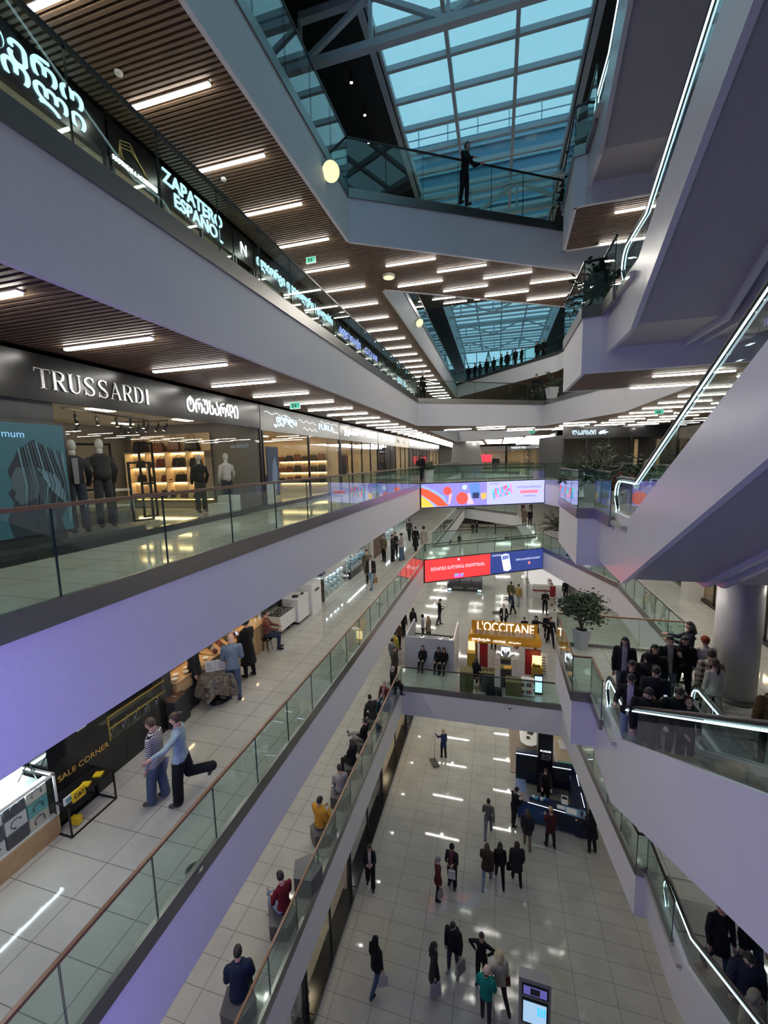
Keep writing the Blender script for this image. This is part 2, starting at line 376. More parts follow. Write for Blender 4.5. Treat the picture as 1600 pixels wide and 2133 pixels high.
# ------------------------------------------------------------------ roof
R = 29.0; SX0, SX1 = -3.8, 2.65
g = MB()
for (a, b, l0, r0, l1, r1) in traps(RECT, [[(SX0, -2), (SX0, 27), (SX1, 27), (SX1, -2)], [(-4.6, 34), (-4.6, 62), (5.2, 62), (5.2, 34)]]): g.quad((l0, a, R), (r0, a, R), (r1, b, R), (l1, b, R))
structure(g, 'ceiling', BLACKR)
FRAME = mat('white_steel_frame', (.55, .58, .60), .45)
SKYG = glass('skylight_glass', (.52, .76, .82), .8)
def skylight(x0, x1, y0, y1, nx, dy, label, trusses, zR=29.0):
    t = thing('skylight', label, 'skylight', (x0, y0, zR)); fr, gl = MB(), MB(); W, L = x1 - x0, y1 - y0
    gl.quad((0, 0, .35), (W, 0, .35), (W, L, .35), (0, L, .35))
    for i in range(nx + 1): fr.box(W * i / nx - .06, W * i / nx + .06, 0, L, .12, .36)
    y = 0
    while y <= L + .01: fr.box(0, W, y - .06, y + .06, .16, .34); y += dy
    for x in (-.25, W + .05): fr.box(x, x + .2, 0, L, -.05, .4)
    gl.build('glazing', SKYG, t, kind=None); fr.build('frame', FRAME, t)
    for ty in trusses:
        g = MB(); a, b = -1.9, W + .3
        g.bar((a, ty, -1.35), (b, ty, -1.35), .2, .2); g.bar((a, ty, -.1), (b, ty, -.1), .2, .2); q = (b - a) / 4
        for i in range(4):
            g.bar((a + q * i, ty, -1.3 if i % 2 == 0 else -.1), (a + q * (i + 1), ty, -.1 if i % 2 == 0 else -1.3), .13, .13)
            g.bar((a + q * i, ty, -1.3), (a + q * i, ty, -.1), .1, .1)
        g.build('truss', FRAME, t)
    return t
skylight(SX0, SX1, -2, 27, 3, 1.33, 'large blue skylight with white steel frame right above the void', (14.6, 24.0))
s2 = skylight(-4.6, 5.2, 34, 62, 4, 1.3, 'distant blue skylight with a lattice of steel bars', (8, 15, 22), 31.0)
g = MB()
for (a, b) in (((-4.6, 34), (5.2, 34)), ((-4.6, 34), (-4.6, 62)), ((5.2, 34), (5.2, 62))): g.quad((*a, R), (*b, R), (*b, 31.0), (*a, 31.0))
structure(g, 'wall_skylight', FRAME)
g = MB()
for a, b, l0, r0, l1, r1 in traps([(-7.4, 27.2), (8, 27.2), (8, 33.9), (-7.4, 33.9)], []): g.quad((l0, a, 27.9), (r0, a, 27.9), (r1, b, 27.9), (l1, b, 27.9))
g.quad((-7.4, 33.9, 27.9), (8, 33.9, 27.9), (8, 33.9, R), (-7.4, 33.9, R)); structure(g, 'ceiling', mat('roof_soffit', (.05, .035, .025), .6))
g = MB(); g.quad((-4.6, 62, 24.4), (5.2, 62, 24.4), (5.2, 62, 31.3), (-4.6, 62, 31.3)); structure(g, 'window_1', SKYG)
g = MB()
for i in range(7): g.bar((-4.6 + 9.8 * i / 6, 61.9, 24.4), (-4.6 + 9.8 * i / 6, 61.9, 31.2), .12, .12)
for i in range(6): g.bar((-4.6 + 9.8 * i / 6, 61.8, 24.4 if i % 2 else 31), (-4.6 + 9.8 * (i + 1) / 6, 61.8, 31 if i % 2 else 24.4), .16, .16)
for zz in (26.2, 28, 29.6): g.bar((-4.6, 61.9, zz), (5.2, 61.9, zz), .1, .1)
g.build('window_frame', FRAME, D.objects['window_1'])
g = MB(); g.quad((SX0 - .2, 27.1, 26.2), (SX1 + .2, 27.1, 26.2), (SX1 + .2, 27.1, 29), (SX0 - .2, 27.1, 29)); structure(g, 'wall_upper', mat('pale_beam', (.55, .62, .66), .6))
g = MB(); g.quad((-6.0, -2, 26), (-6.0, 27, 26), (-6.0, 27, R), (-6.0, -2, R)); structure(g, 'wall_roof', BLACKR)
# neighbouring roof blocks outside the glass
b = thing('rooftop_building', 'blue-grey building with louvres seen through the skylight', 'building', (0, 29.3, 29.02))
g = MB(); g.box(-9, 12, 0, 4, 0, 7.4); g.build('wall', mat('outside_blue', (.16, .30, .42), .6), b)
g = MB()
for i in range(6): g.box(-9, 12, -.15, 0, .6 + i * 1.2, .75 + i * 1.2)
g.build('louvre', mat('outside_pale', (.35, .5, .58), .6), b)
g = MB()
for i in range(12): g.box(-9 + i * 1.9, -8.94 + i * 1.9, .1, .16, 7.4, 8.4)
for q in (.5, 1.05): g.box(-9, 12, .1, .15, 7.4 + q, 7.45 + q)
g.build('roof_rail', MATS['outside_pale'], b)
b = thing('rooftop_tower', 'pale striped tower wall seen through the left edge of the skylight', 'building', (-9.5, 10, 29.5))
g = MB(); g.box(-4, -2.4, 0, 24, 0, 20); g.build('wall', mat('outside_stripe', (.30, .42, .50), .6, noise=.2, scale=.6), b)
# roof spot lamps over the left gallery
for p in ((732, 172), (760, 240), (768, 297)):
    q = atz(*p, 28.6)
    t = thing('spot_lamp', 'small bright spot lamp in the black roof left of the skylight', 'lamp', q, 0, 'spot lamps in the black roof')
    MB().lathe([(.05, 0), (.06, .1), (.03, .14), (.02, .4)], n=10).build('housing', DARKM, t); MB().lathe([(.045, -.004), (.045, .0)], n=10).build('lens', emis('spot_lens', (1, .97, .9), 40), t)
# ------------------------------------------------------------------ ceiling light strips
LM = MB(); LM.box(-.875, .875, -.045, .045, 0, .09); LM = LM.mesh('housing'); LM.materials.append(mat('lamp_housing', (.5, .5, .48), .5))
DM = MB(); DM.box(-.865, .865, -.032, .032, -.03, 0); DM = DM.mesh('diffuser'); DM.materials.append(TUBE)
BL = D.lights.new('bulb', 'SPOT'); BL.energy = BAR_W; BL.spot_size = math.radians(176); BL.spot_blend = .25; BL.shadow_soft_size = 0; BL.color = (1, .945, .84)
def light(x, y, z, where):
    t = thing('ceiling_light', 'slim bar light in the ' + where, 'ceiling light', (x, y, z), 0, 'bar lights in the ' + where)
    for me, nm in ((LM, 'housing'), (DM, 'diffuser')): link(D.objects.new(nm, me), t)
    o = link(D.objects.new('bulb', BL), t); o.location = (0, 0, -.14)
def inside(p, poly):
    c = False
    for i in range(len(poly)):
        a, b = poly[i], poly[i - 1]
        if (a[1] > p[1]) != (b[1] > p[1]) and p[0] < (b[0] - a[0]) * (p[1] - a[1]) / (b[1] - a[1]) + a[0]: c = not c
    return c
def free(x, y, n, m=.15): return not any(inside((x + dx, y), h) for h in holes(n) for dx in (-.88 - m, -.4, 0, .4, .88 + m))
def field(n, where, rows, yo=1.75, step=1.8, y1=58):
    z = n * H - SLAB - .005; k = 0
    while yo + k * step < y1:
        y = yo + k * step
        for x, ph in rows:
            if free(x, y + ph, n): light(x, y + ph, z, where)
        k += 1
field(5, 'wooden ceiling of the left upper gallery', [(-5.9, 0)])
field(5, 'wooden ceiling of the upper far bridge', [(-2.95, .42), (-1.3, 1.45), (.3, .75), (2.05, 0)], yo=14.4, y1=36)
field(4, 'wooden ceiling over the clothing shops', [(-5.95, 0)], y1=66)
field(4, 'wooden ceiling of the far bridge above the screens', [(-2.5, 1.0), (-.4, 0), (1.5, .8)], yo=26.5, y1=56)
field(4, 'wooden ceiling at the right beyond the escalator', [(4.6, 1.2), (6.8, .3), (9.0, 1.4)], yo=10.8, y1=31)
field(4, 'wooden ceiling of the far right corridor', [(3.4, 0)], yo=31, y1=62)
field(5, 'wooden ceiling at the upper right', [(4.0, .3), (6.8, .9)], yo=13.5, y1=30)
field(3, 'landing underside, added unseen to light the round column', [(4.2, 0)], yo=12.3, step=1.6, y1=14.5)  # unseen row, added to brighten the column and the crowd below
for i in range(5):
    for k in range(4): light(-3.9 + 2.3 * k + .7 * (i % 3), 29.0 + 1.05 * i, 27.88, 'dark topmost ceiling before the distant skylight')
for n, nm in ((3, 'second-floor'), (2, 'first-floor'), (1, 'ground-floor')):
    field(n, 'ceiling of the %s left side' % nm, [(-5.95, 0)], yo=.4, step=2.6, y1=62)
    field(n, 'ceiling of the %s far right corridor' % nm, [(3.9, 0)], yo=36, step=4, y1=62)
    field(n, 'ceiling of the %s far side' % nm, [(-2.6, 0), (.8, 1.2)], yo=19 if n < 3 else 26, step=2.6, y1=58)
    field(n, 'ceiling of the %s right side' % nm, [(7.4, 0)], yo=7, step=2.6, y1=34)
field(2, 'far first-floor ceiling, added unseen to brighten that end', [(-5, 0), (-1, 0), (3, 0)], yo=56.5, step=4, y1=66)  # rows out of view, added because the far end stayed dark
# ------------------------------------------------------------------ LED screens on the bridge fronts
def cell(name, items, em):      # small helper: flat coloured shapes on a screen
    pass
def screen(a, b, ztop, h, label, draw):
    a, b = Vector((*a, ztop)), Vector((*b, ztop)); L = (b - a).length; d = (b - a) / L; nrm = Vector((d.y, -d.x, 0))
    t = thing('led_screen', label, 'screen', a + nrm * .05 - Vector((0, 0, h)), math.atan2(d.y, d.x))
    MB().box(0, L, -.03, .04, 0, h).build('casing', BLACK, t)
    draw(t, L, h); return t
def flat(t, name, poly, col, lay, s=1.0):
    g = MB(); y = -.031 - lay * .002; g.add([(x, y, z) for x, z in poly], [tuple(range(len(poly)))])
    return g.build(name, emis('led_%02x%02x%02x_%d' % (*[int(v * 255) for v in col], int(s * 10)), col, SCREEN * s), t)
def disc(cx, cz, r, n=20, rz=None): return [(cx + r * math.cos(2 * PI * i / n), cz + (rz or r) * math.sin(2 * PI * i / n)) for i in range(n)]
def rc(x0, x1, z0, z1): return [(x0, z0), (x1, z0), (x1, z1), (x0, z1)]
def stext(t, s, x, z, size, col, lay, width=None, sc=1.0, rot=0):
    return text(s.upper(), (x, -.032 - lay * .002, z), (math.cos(rot), 0, math.sin(rot)), (-math.sin(rot), 0, math.cos(rot)), size, emis('led_%02x%02x%02x_%d' % (*[int(v * 255) for v in col], int(sc * 10)), col, SCREEN * sc), t, width=width, depth=.001)
VIO, RED, BLU, WHT = (.36, .36, .95), (.95, .045, .05), (.035, .06, .26), (.85, .88, 1)
def draw3(t, L, h):
    flat(t, 'picture', rc(.05, L * .52, .05, h - .05), (.27, .24, .78), 0)
    flat(t, 'picture', rc(L * .52, L - .05, .05, h - .05), (.47, .49, .98), 0)
    w_ = L * .52
    flat(t, 'picture', [(.05, .05), (w_ * .42, .06), (w_ * .36, h * .45), (w_ * .2, h * .72), (.05, h * .95)], (.30, .42, .75), 1)
    flat(t, 'picture', [(.05, h * .82), (w_ * .12, h * .72), (w_ * .28, h * .45), (w_ * .42, h * .06), (w_ * .26, h * .06), (w_ * .15, h * .3), (.05, h * .55)], (.95, .10, .05), 2)
    flat(t, 'picture', [(.05, h * .5), (w_ * .12, h * .3), (w_ * .2, .06), (.05, .06)], (.95, .55, .08), 2)
    flat(t, 'picture', disc(w_ * .40, h * .66, h * .17), (.95, .09, .08), 3); flat(t, 'picture', disc(w_ * .62, h * .34, h * .25), (.95, .09, .08), 3)
    flat(t, 'picture', disc(w_ * .44, h * .72, h * .06), (.95, .55, .5), 2); flat(t, 'picture', [(w_ * .43, h * .6), (w_ * .47, h * .55), (w_ * .44, h * .12), (w_ * .41, h * .14)], (.85, .45, .5), 2)
    flat(t, 'picture', [(w_ * .7, h * .5), (w_ * .74, h * .55), (w_ * .8, h * .1), (w_ * .7, h * .08)], (.9, .5, .6), 2)
    flat(t, 'picture', [(w_ * .72, h * .92), (w_ * .88, h * .95), (w_ * .9, h * .4), (w_ * .76, h * .3)], (.12, .25, .62), 2); flat(t, 'picture', rc(w_ * .78, w_ * .88, h * .32, h * .55), (.03, .04, .12), 3)
    flat(t, 'picture', [(w_ * .9, h * .5), (w_ * .99, h * .55), (w_ * .99, h * .3), (w_ * .92, h * .25)], (.85, .45, .12), 2); flat(t, 'picture', disc(w_ * .66, h * .78, h * .1), (.5, .75, .9), 2)
    x = L * .56; rnd = random.Random(3)
    for i in range(9):
        for j in range(3):
            q = .085 * L / 4.2
            flat(t, 'picture', [(x + .1 + i * .14 + dx - j * .03, h * .26 + j * .2 + i * .03 + dz) for dx, dz in ((0, 0), (.15, .03), (.12, .24), (-.03, .21))], rnd.choice(((.9, .15, .35), (.1, .45, .85), (.1, .75, .8), (.8, .3, .6))), 2)
    stext(t, 'გალერია', L * .54, h * .84, .13, (.05, .05, .2), 3)
    stext(t, 'გალერია თბილისის', L * .765, h * .66, .17, (.05, .05, .22), 3, L * .2); flat(t, 'picture', rc(L * .79, L * .94, h * .44, h * .58), (.95, .25, .35), 2)
    stext(t, 'სასაჩუქრე ბარათი', L * .795, h * .47, .14, (.5, .05, .12), 3, L * .14); stext(t, 'იყიდება', L * .82, h * .3, .14, (.05, .05, .22), 3, L * .1)
def draw2(t, L, h):
    flat(t, 'picture', rc(.05, L * .53, .05, h - .05), RED, 0); flat(t, 'picture', rc(L * .53, L - .05, .05, h - .05), BLU, 0, .8)
    stext(t, 'შეიძინე გალერია თბილისის', L * .05, h * .48, .30, (.98, .8, .9), 2, L * .43)
    flat(t, 'picture', disc(L * .27, h * .87, .08), (.98, .6, .7), 2)
    rnd = random.Random(5)
    for i in range(5):
        for j in range(2): flat(t, 'picture', [(L * .235 + i * .13 + dx, h * .07 + j * .13 + dz) for dx, dz in ((0, 0), (.13, .02), (.12, .14), (0, .12))], rnd.choice(((.1, .2, .8), (.1, .5, .85), (.6, .15, .6))), 2)
    q = [(L * .62, h * .84), (L * .655, h * .9), (L * .69, h * .86), (L * .71, h * .16), (L * .68, h * .08), (L * .645, h * .12)]
    flat(t, 'picture', q, (.75, .8, .98), 1); flat(t, 'picture', [(L * .633, h * .62), (L * .688, h * .66), (L * .686, h * .82), (L * .63, h * .8)], (.15, .2, .5), 2)
    stext(t, 'გალერია', L * .545, h * .82, .15, WHT, 2); stext(t, 'შენი სასაჩუქრე ბარათი', L * .75, h * .52, .18, (.75, .8, 1), 2, L * .215); flat(t, 'picture', disc(L * .87, h * .36, .1), (.95, .2, .22), 2); 
screen(V1[3][1], V1[3][2], 3 * H + .12, 1.5, 'purple picture screen with red balls on the front of the bridge', draw3)
screen(V1[2][1], V1[2][2], 2 * H + .12, 1.5, 'red and blue advertising screen with white lettering on the bridge front', draw2)
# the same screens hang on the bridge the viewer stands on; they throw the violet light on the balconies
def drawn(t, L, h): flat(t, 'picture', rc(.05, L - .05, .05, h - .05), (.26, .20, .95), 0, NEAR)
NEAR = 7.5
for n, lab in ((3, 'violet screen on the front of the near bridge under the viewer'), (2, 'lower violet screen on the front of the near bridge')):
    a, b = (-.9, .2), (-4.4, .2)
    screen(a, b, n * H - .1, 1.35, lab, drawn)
# ------------------------------------------------------------------ shops
CREAM = mat('shop_cream', (.62, .50, .34), .6); SHOPW = mat('shop_white', (.62, .60, .56), .6); SHOPD = mat('shop_dark', (.045, .045, .047), .5); SHOPG2 = mat('shop_grey', (.16, .155, .15), .5)
SIGNB = mat('sign_black', (.008, .008, .009), .25); LET = emis('letter_white', (.93, .97, 1), 1.5); LETC = emis('letter_cool', (.55, .83, 1), 1.3); LETM = mat('letter_silver', (.75, .75, .75), .25, .9)
PANEL = emis('shop_panel_warm', (1, .80, .52), 22.0); PANELC = emis('shop_panel_cool', (.95, .97, 1), 13.0); WARMLED = emis('shelf_led', (1, .72, .36), 16.0)
def wallbox(x0, x1, y0, y1, z0, z1, m, name='wall_inner'):
    g = MB(); g.box(x0, x1, y0, y1, z0, z1); return structure(g, name, m)
def shopfront(n, y0, y1, label, wall, sign=SIGNB, texts=(), pane=True, lamp=PANEL, zs=2.55, zt=3.36, x=-7.35, depth=4.2, mull=2, cat='shop front', group=None):
    """shop in the left wall: x is its front, depth goes away from the balcony"""
    z = n * H; L = y1 - y0; t = thing('shop_front', label, cat, (x, y0, z), 0, group)
    MB().box(-.12, .0, 0, L, zs, zt).build('sign_board', sign, t)
    g = MB(); g.box(-depth, -depth + .05, 0, L, 0, zs + .3); g.box(-depth, -.1, 0, .05, 0, zs + .3); g.box(-depth, -.1, L - .05, L, 0, zs + .3); g.box(-depth, -.1, .05, L - .05, zs + .25, zs + .3); g.build('interior_wall', wall, t)
    g = MB(); k = max(1, int(L / 2.2))
    for i in range(k):
        for q in (.33, .75): g.box(-depth * q - .12, -depth * q + .12, L * (i + .5) / k - .3, L * (i + .5) / k + .3, zs + .225, zs + .24)
    g.build('ceiling_lamp', lamp, t)
    MB().box(-.02, .2, 0, L, 0, .14).build('plinth', BLACK, t)
    g = MB()
    for i in range(mull + 1): q = .04 + (L - .08) * i / mull; g.box(-.05, .03, q - .03, q + .03, .14, zs)
    g.build('frame', DARKM, t)
    if pane: MB().quad((0.005, .05, .14), (.005, L - .05, .14), (.005, L - .05, zs), (.005, .05, zs)).build('pane', SHOPG, t)
    for s, yy, zz, size, m, w_ in texts: text(s, (.012, yy - y0, zz), (0, 1, 0), (0, 0, 1), size, m, t, width=w_, depth=.03, bold=size * .012 if m is LETC and n == 4 else 0)
    return t
# --- shop one: clothing
Z3 = 3 * H
S1 = shopfront(3, 1.2, 11.85, 'clothing shop with a long black sign board and mannequins in the window', SHOPG2, texts=(('ტრუსარდი'.upper(), 8.62, 2.80, .50, LET, 2.05),), mull=1, depth=5.4, zs=2.60)
# the shop name in thick and thin strokes with fine serifs
GLY = {'T': [((.5, 0), (.5, 1), .16), ((.02, .97), (.98, .97), .05), ((.04, .97), (.02, .80), .05), ((.96, .97), (.98, .80), .05), ((.32, .02), (.68, .02), .04)],
 'R': [((.2, 0), (.2, 1), .15), ((.2, .97), (.55, .97), .05), ((.55, .97), (.74, .88), .09), ((.74, .9), (.78, .74), .14), ((.78, .76), (.70, .58), .13), ((.70, .58), (.5, .5), .06), ((.2, .5), (.52, .5), .05), ((.48, .5), (.82, .04), .14), ((.78, .02), (.98, .02), .04), ((.05, .02), (.36, .02), .04), ((.05, .98), (.2, .98), .04)],
 'U': [((.2, .22), (.2, 1), .15), ((.2, .24), (.30, .07), .12), ((.3, .07), (.5, .01), .07), ((.5, .01), (.7, .07), .06), ((.7, .07), (.8, .24), .06), ((.8, .24), (.8, 1), .06), ((.05, .98), (.36, .98), .04), ((.68, .98), (.94, .98), .04)],
 'S': [((.80, .74), (.78, .98), .05), ((.78, .86), (.62, .97), .06), ((.62, .97), (.40, .97), .06), ((.40, .97), (.22, .86), .09), ((.22, .87), (.2, .70), .12), ((.2, .71), (.35, .57), .14), ((.35, .57), (.62, .44), .15), ((.62, .44), (.80, .30), .14), ((.80, .31), (.78, .13), .12), ((.78, .13), (.60, .02), .08), ((.60, .02), (.36, .03), .06), ((.36, .03), (.18, .16), .06), ((.16, .0), (.18, .28), .05)],
 'A': [((.5, 1), (.12, .02), .05), ((.46, .98), (.84, .02), .15), ((.24, .35), (.70, .35), .05), ((.0, .02), (.24, .02), .04), ((.68, .02), (1, .02), .04)],
 'D': [((.2, 0), (.2, 1), .15), ((.2, .97), (.5, .97), .05), ((.5, .97), (.76, .82), .09), ((.76, .84), (.86, .5), .14), ((.86, .5), (.76, .17), .14), ((.76, .17), (.5, .03), .09), ((.2, .03), (.5, .03), .05), ((.05, .98), (.2, .98), .04), ((.05, .02), (.2, .02), .04)],
 'I': [((.5, 0), (.5, 1), .16), ((.32, .98), (.68, .98), .04), ((.32, .02), (.68, .02), .04)]}
yq = 5.17 - 1.2
for ch in 'TRUSSARDI':
    g = MB(); wd, hh = (.262 if ch not in 'I' else .15), .33; yb = yq
    for (a, b), (c, d), tk in GLY[ch]:
        A, B = Vector((.012, yb + (a if ch != 'I' else a) * wd, 2.80 + b * hh)), Vector((.012, yb + c * wd, 2.80 + d * hh)); g.bar(A, B, tk * .30, .03, 0, (1, 0, 0))
    g.build('letter', LETM, S1); yq += wd + .012
g = MB(); g.box(-5.3, -.15, 5.2, 10.5, 2.845, 2.85); g.build('ceiling_panel', SHOPW, S1)
g = MB(); g.box(-.5, -.1, .05, 4.3, .14, 2.6); g.build('window_wall', SHOPD, S1)
p = [atx(*q, -7.3) for q in ((-40, 868), (112, 886), (116, 1062), (-40, 1105))]
t = thing('poster_screen', 'large teal fashion poster of a head in profile with loose hair, in the shop window', 'poster', (-7.33, 3.9, Z3))
y0_, y1_ = 3.6, 5.55; z0_, z1_ = .35, 2.25
MB().box(-.02, .04, y0_ - 3.9, y1_ - 3.9, z0_, z1_).build('frame', BLACK, t)
def pst(poly, col, lay, s=.3): 
    g = MB(); g.add([(.042 + lay * .002, a - 3.9, b) for a, b in poly], [tuple(range(len(poly)))]); g.build('picture', emis('poster_%d' % int(sum(col) * 9999), col, s), t)
pst(rc(y0_ + .05, y1_ - .05, z0_ + .05, z1_ - .05), (.025, .105, .135), 0)
pst([(4.55, .4), (4.5, .7), (4.62, .95), (4.55, 1.1), (4.63, 1.2), (4.58, 1.45), (4.75, 1.75), (5.0, 1.95), (5.25, 1.8), (5.45, 1.3), (5.48, .9), (5.3, .6), (5.35, .4)], (.012, .02, .028), 1)
pst([(4.62, 1.35), (4.6, 1.2), (4.66, 1.1), (4.62, 1.02), (4.72, .9), (4.95, 1.0), (5.05, 1.25), (4.9, 1.5), (4.7, 1.5)], (.05, .085, .10), 2)
pst([(5.0, 1.5), (5.3, 1.35), (5.5, .8), (5.46, .5), (5.38, .9), (5.2, 1.1)], (.10, .20, .24), 3); pst([(4.95, 1.55), (5.12, 1.2), (5.22, .5), (5.14, .45), (5.0, 1.0), (4.85, 1.45)], (.03, .06, .075), 3)
for i in range(16):                                                         # loose strands of hair
    a = 4.75 + .045 * i; r0 = random.Random(i); c = .6 + .8 * r0.random()
    pst([(a, 1.92 - .02 * abs(i - 6)), (a + .03, 1.92 - .02 * abs(i - 6)), (min(5.46, a + .08 + .010 * i), 1.2), (min(5.44, a + .0 + .005 * i), .55 + .2 * r0.random()), (min(5.42, a - .02 + .005 * i), .55), (min(5.43, a + .055 + .010 * i), 1.2)], (.03 * c, .055 * c, .07 * c) if i % 3 else (.07 * c, .14 * c, .17 * c), 4 + i % 3)
text('mum', (.06, 4.55 - 3.9, 1.97), (0, 1, 0), (0, 0, 1), .16, emis('poster_word', (.25, .5, .75), .8), t, depth=.002)
def mannequin(label, p, rz, top, bot, h=1.82, shirt=None, coat=False):
    t = thing('mannequin', label, 'mannequin', p, rz); s = h / 1.8; W_ = mat('mannequin_white', (.60, .59, .55), .4)
    MB().ell((0, .0, 1.68 * s), (.075, .09, .115), 14, 10).tube([(0, 0, 1.45 * s), (0, 0, 1.62 * s)], [.06, .05], 10).build('head', W_, t)
    g = MB(); g.lathe([(.15, .92 * s), (.16, 1.05 * s), (.145, 1.15 * s), (.19, 1.33 * s), (.20, 1.42 * s), (.10, 1.49 * s), (.05, 1.5 * s)], n=16, sy=.62)
    for q in (-1, 1): g.tube([(q * .19, 0, 1.41 * s), (q * .25, -.02, 1.15 * s), (q * .22, .06, .90 * s)], [.062, .055, .042], 10)
    if coat: g.lathe([(.21, .72 * s), (.17, 1.0 * s)], n=16, sy=.65)
    g.build('jacket', cloth0(top), t)
    if shirt: MB().add([(-.05, -.128, 1.44 * s), (.05, -.128, 1.44 * s), (.04, -.125, .95 * s), (-.04, -.125, .95 * s)], [(0, 3, 2, 1)]).build('shirt', cloth0(shirt), t)
    for q in (-1, 1):
        MB().tube([(q * .08, 0, .96 * s), (q * .10, 0, .5 * s), (q * .11, .01, .07)], [.095, .075, .07], 12).build('trouser_leg', cloth0(bot), t)
        MB().ell((q * .11, -.06, .045), (.05, .13, .045), 12, 8).build('shoe', BLACK, t)
    return t
def cloth0(c): return mat('fabric_%d_%d_%d' % tuple(int(v * 999) for v in c), c, .85)
wallbox(-8.55, -7.36, 3.2, 7.1, Z3, Z3 + .22, mat('platform_grey', (.07, .07, .07), .5), 'trim_6')
mannequin('mannequin in black jacket over pale shirt beside the teal poster', (-7.85, 6.05, Z3 + .22), -2.0 + PI, (.012, .013, .017), (.02, .03, .055), 1.80, (.30, .30, .32))
mannequin('mannequin in black quilted coat, second from the teal poster', (-8.0, 6.75, Z3 + .22), -2.0 + PI, (.013, .013, .015), (.015, .017, .025), 1.86)
mannequin('mannequin in white shirt and black trousers at the right of the first window', (-8.1, 11.0, Z3 + .05), -1.9 + PI, (.55, .54, .52), (.015, .015, .018), 1.78)
mannequin('mannequin in black waistcoat before the bright bag shelves', (-8.6, 10.4, Z3 + .05), -1.9 + PI, (.015, .015, .018), (.02, .02, .022), 1.76)
# track spots
def spot(label, p, tilt, ln=.2, grp=None, lens=None, w_=.035):
    t = thing('track_spot', label, 'spotlight', p, 0, grp); a = Vector((math.sin(tilt[0]) * math.cos(tilt[1]), math.sin(tilt[0]) * math.sin(tilt[1]), -math.cos(tilt[0])))
    MB().tube([(0, 0, 0), (0, 0, -.09)], .012, 6).build('stem', DARKM, t); c = Vector((0, 0, -.1))
    MB().tube([c - a * .02, c + a * ln], w_, 10).build('barrel', DARKM, t); MB().tube([c + a * (ln - .005), c + a * (ln + .004)], w_ * .85, 10).build('lens', lens or emis('spot_warm', (1, .88, .68), 14), t)
for (a, b, nm) in (((130, 850), (310, 876), 'front'), ((248, 880), (352, 876), 'rear')):
    A, B = atz(*a, 17.36), atz(*b, 17.36)
    o = MB().bar(A, B, .035, .03).build('lighting_track', DARKM); o['label'] = 'black lighting track in the clothing shop, %s one' % nm; o['category'] = 'track'
for i, q in enumerate(((155, 856), (199, 860), (241, 864), (271, 866), (299, 869))): spot('black spotlight on the front track of the clothing shop', atz(*q, 17.35), (.15, i), grp='spotlights on the front track')
for i, q in enumerate(((252, 881), (270, 880), (289, 880), (309, 879), (330, 878), (348, 877), (163, 878))): spot('black lit spotlight on the rear track of the clothing shop', atz(*q, 17.30), (.6, 2.6 + .2 * i), grp='spotlights on the rear track')
# bag shelves at the back of shop one
def handbag(label, p, w_, h_, d_, col, grp, long=False, rz=0):
    t = thing('handbag', label, 'handbag', p, rz, grp); m = mat('leather_%d_%d' % (int(col[0] * 999), int(col[1] * 999)), col, .4)
    v = [(x * w_ / 2 * f, y * d_ / 2 * f2, z) for z, f, f2 in ((0, .92, 1), (h_ * .25, 1, 1), (h_, .86, .45)) for x, y in ((-1, -1), (1, -1), (1, 1), (-1, 1))]
    f = [(0, 3, 2, 1), (8, 9, 10, 11)] + [(i * 4 + k, i * 4 + (k + 1) % 4, i * 4 + 4 + (k + 1) % 4, i * 4 + 4 + k) for i in range(2) for k in range(4)]
    MB().add(v, f).build('body', m, t); hh = h_ * (1.75 if long else 1.35)
    MB().tube([(-w_ * .25, 0, h_ * .97), (-w_ * .2, 0, hh * .9), (0, 0, hh), (w_ * .2, 0, hh * .9), (w_ * .25, 0, h_ * .97)], .009, 6).build('handle', m, t)
    MB().box(-.015, .015, -d_ / 2 - .006, -d_ / 2, h_ * .5, h_ * .56).build('clasp', mat('brass', (.6, .42, .16), .3, 1), t)
SY = 11.76
A0, A1 = aty(277, 941, SY), aty(440, 941, SY)
sh = thing('shelf_unit', 'warm lit wall shelves holding bags in the clothing shop', 'shelves', (A0.x, SY, Z3)); Ls = A1.x - A0.x
MB().box(0, Ls, -.03, 0, .3, 2.55).build('back_panel', CREAM, sh)
levels = [aty(350, yy, SY - .2).z - Z3 for yy in (942, 973, 1003, 1037)]
for zz in levels:
    MB().box(0, Ls, -.38, -.03, zz - .03, zz).build('shelf', CREAM, sh); MB().box(.05, Ls - .05, -.07, -.04, zz - .055, zz - .032).build('light_strip', WARMLED, sh)
g = MB()
for q in (0, .27, .52, .78, 1.0): g.box(Ls * q - .015, Ls * q + .015, -.36, -.03, levels[3], levels[0] + .02)
g.build('upright', CREAM, sh)
cols = {'k': (.012, .012, .013), 'b': (.13, .045, .025), 'r': (.11, .03, .022)}
bagn = {'k': 'black', 'b': 'brown', 'r': 'reddish brown'}
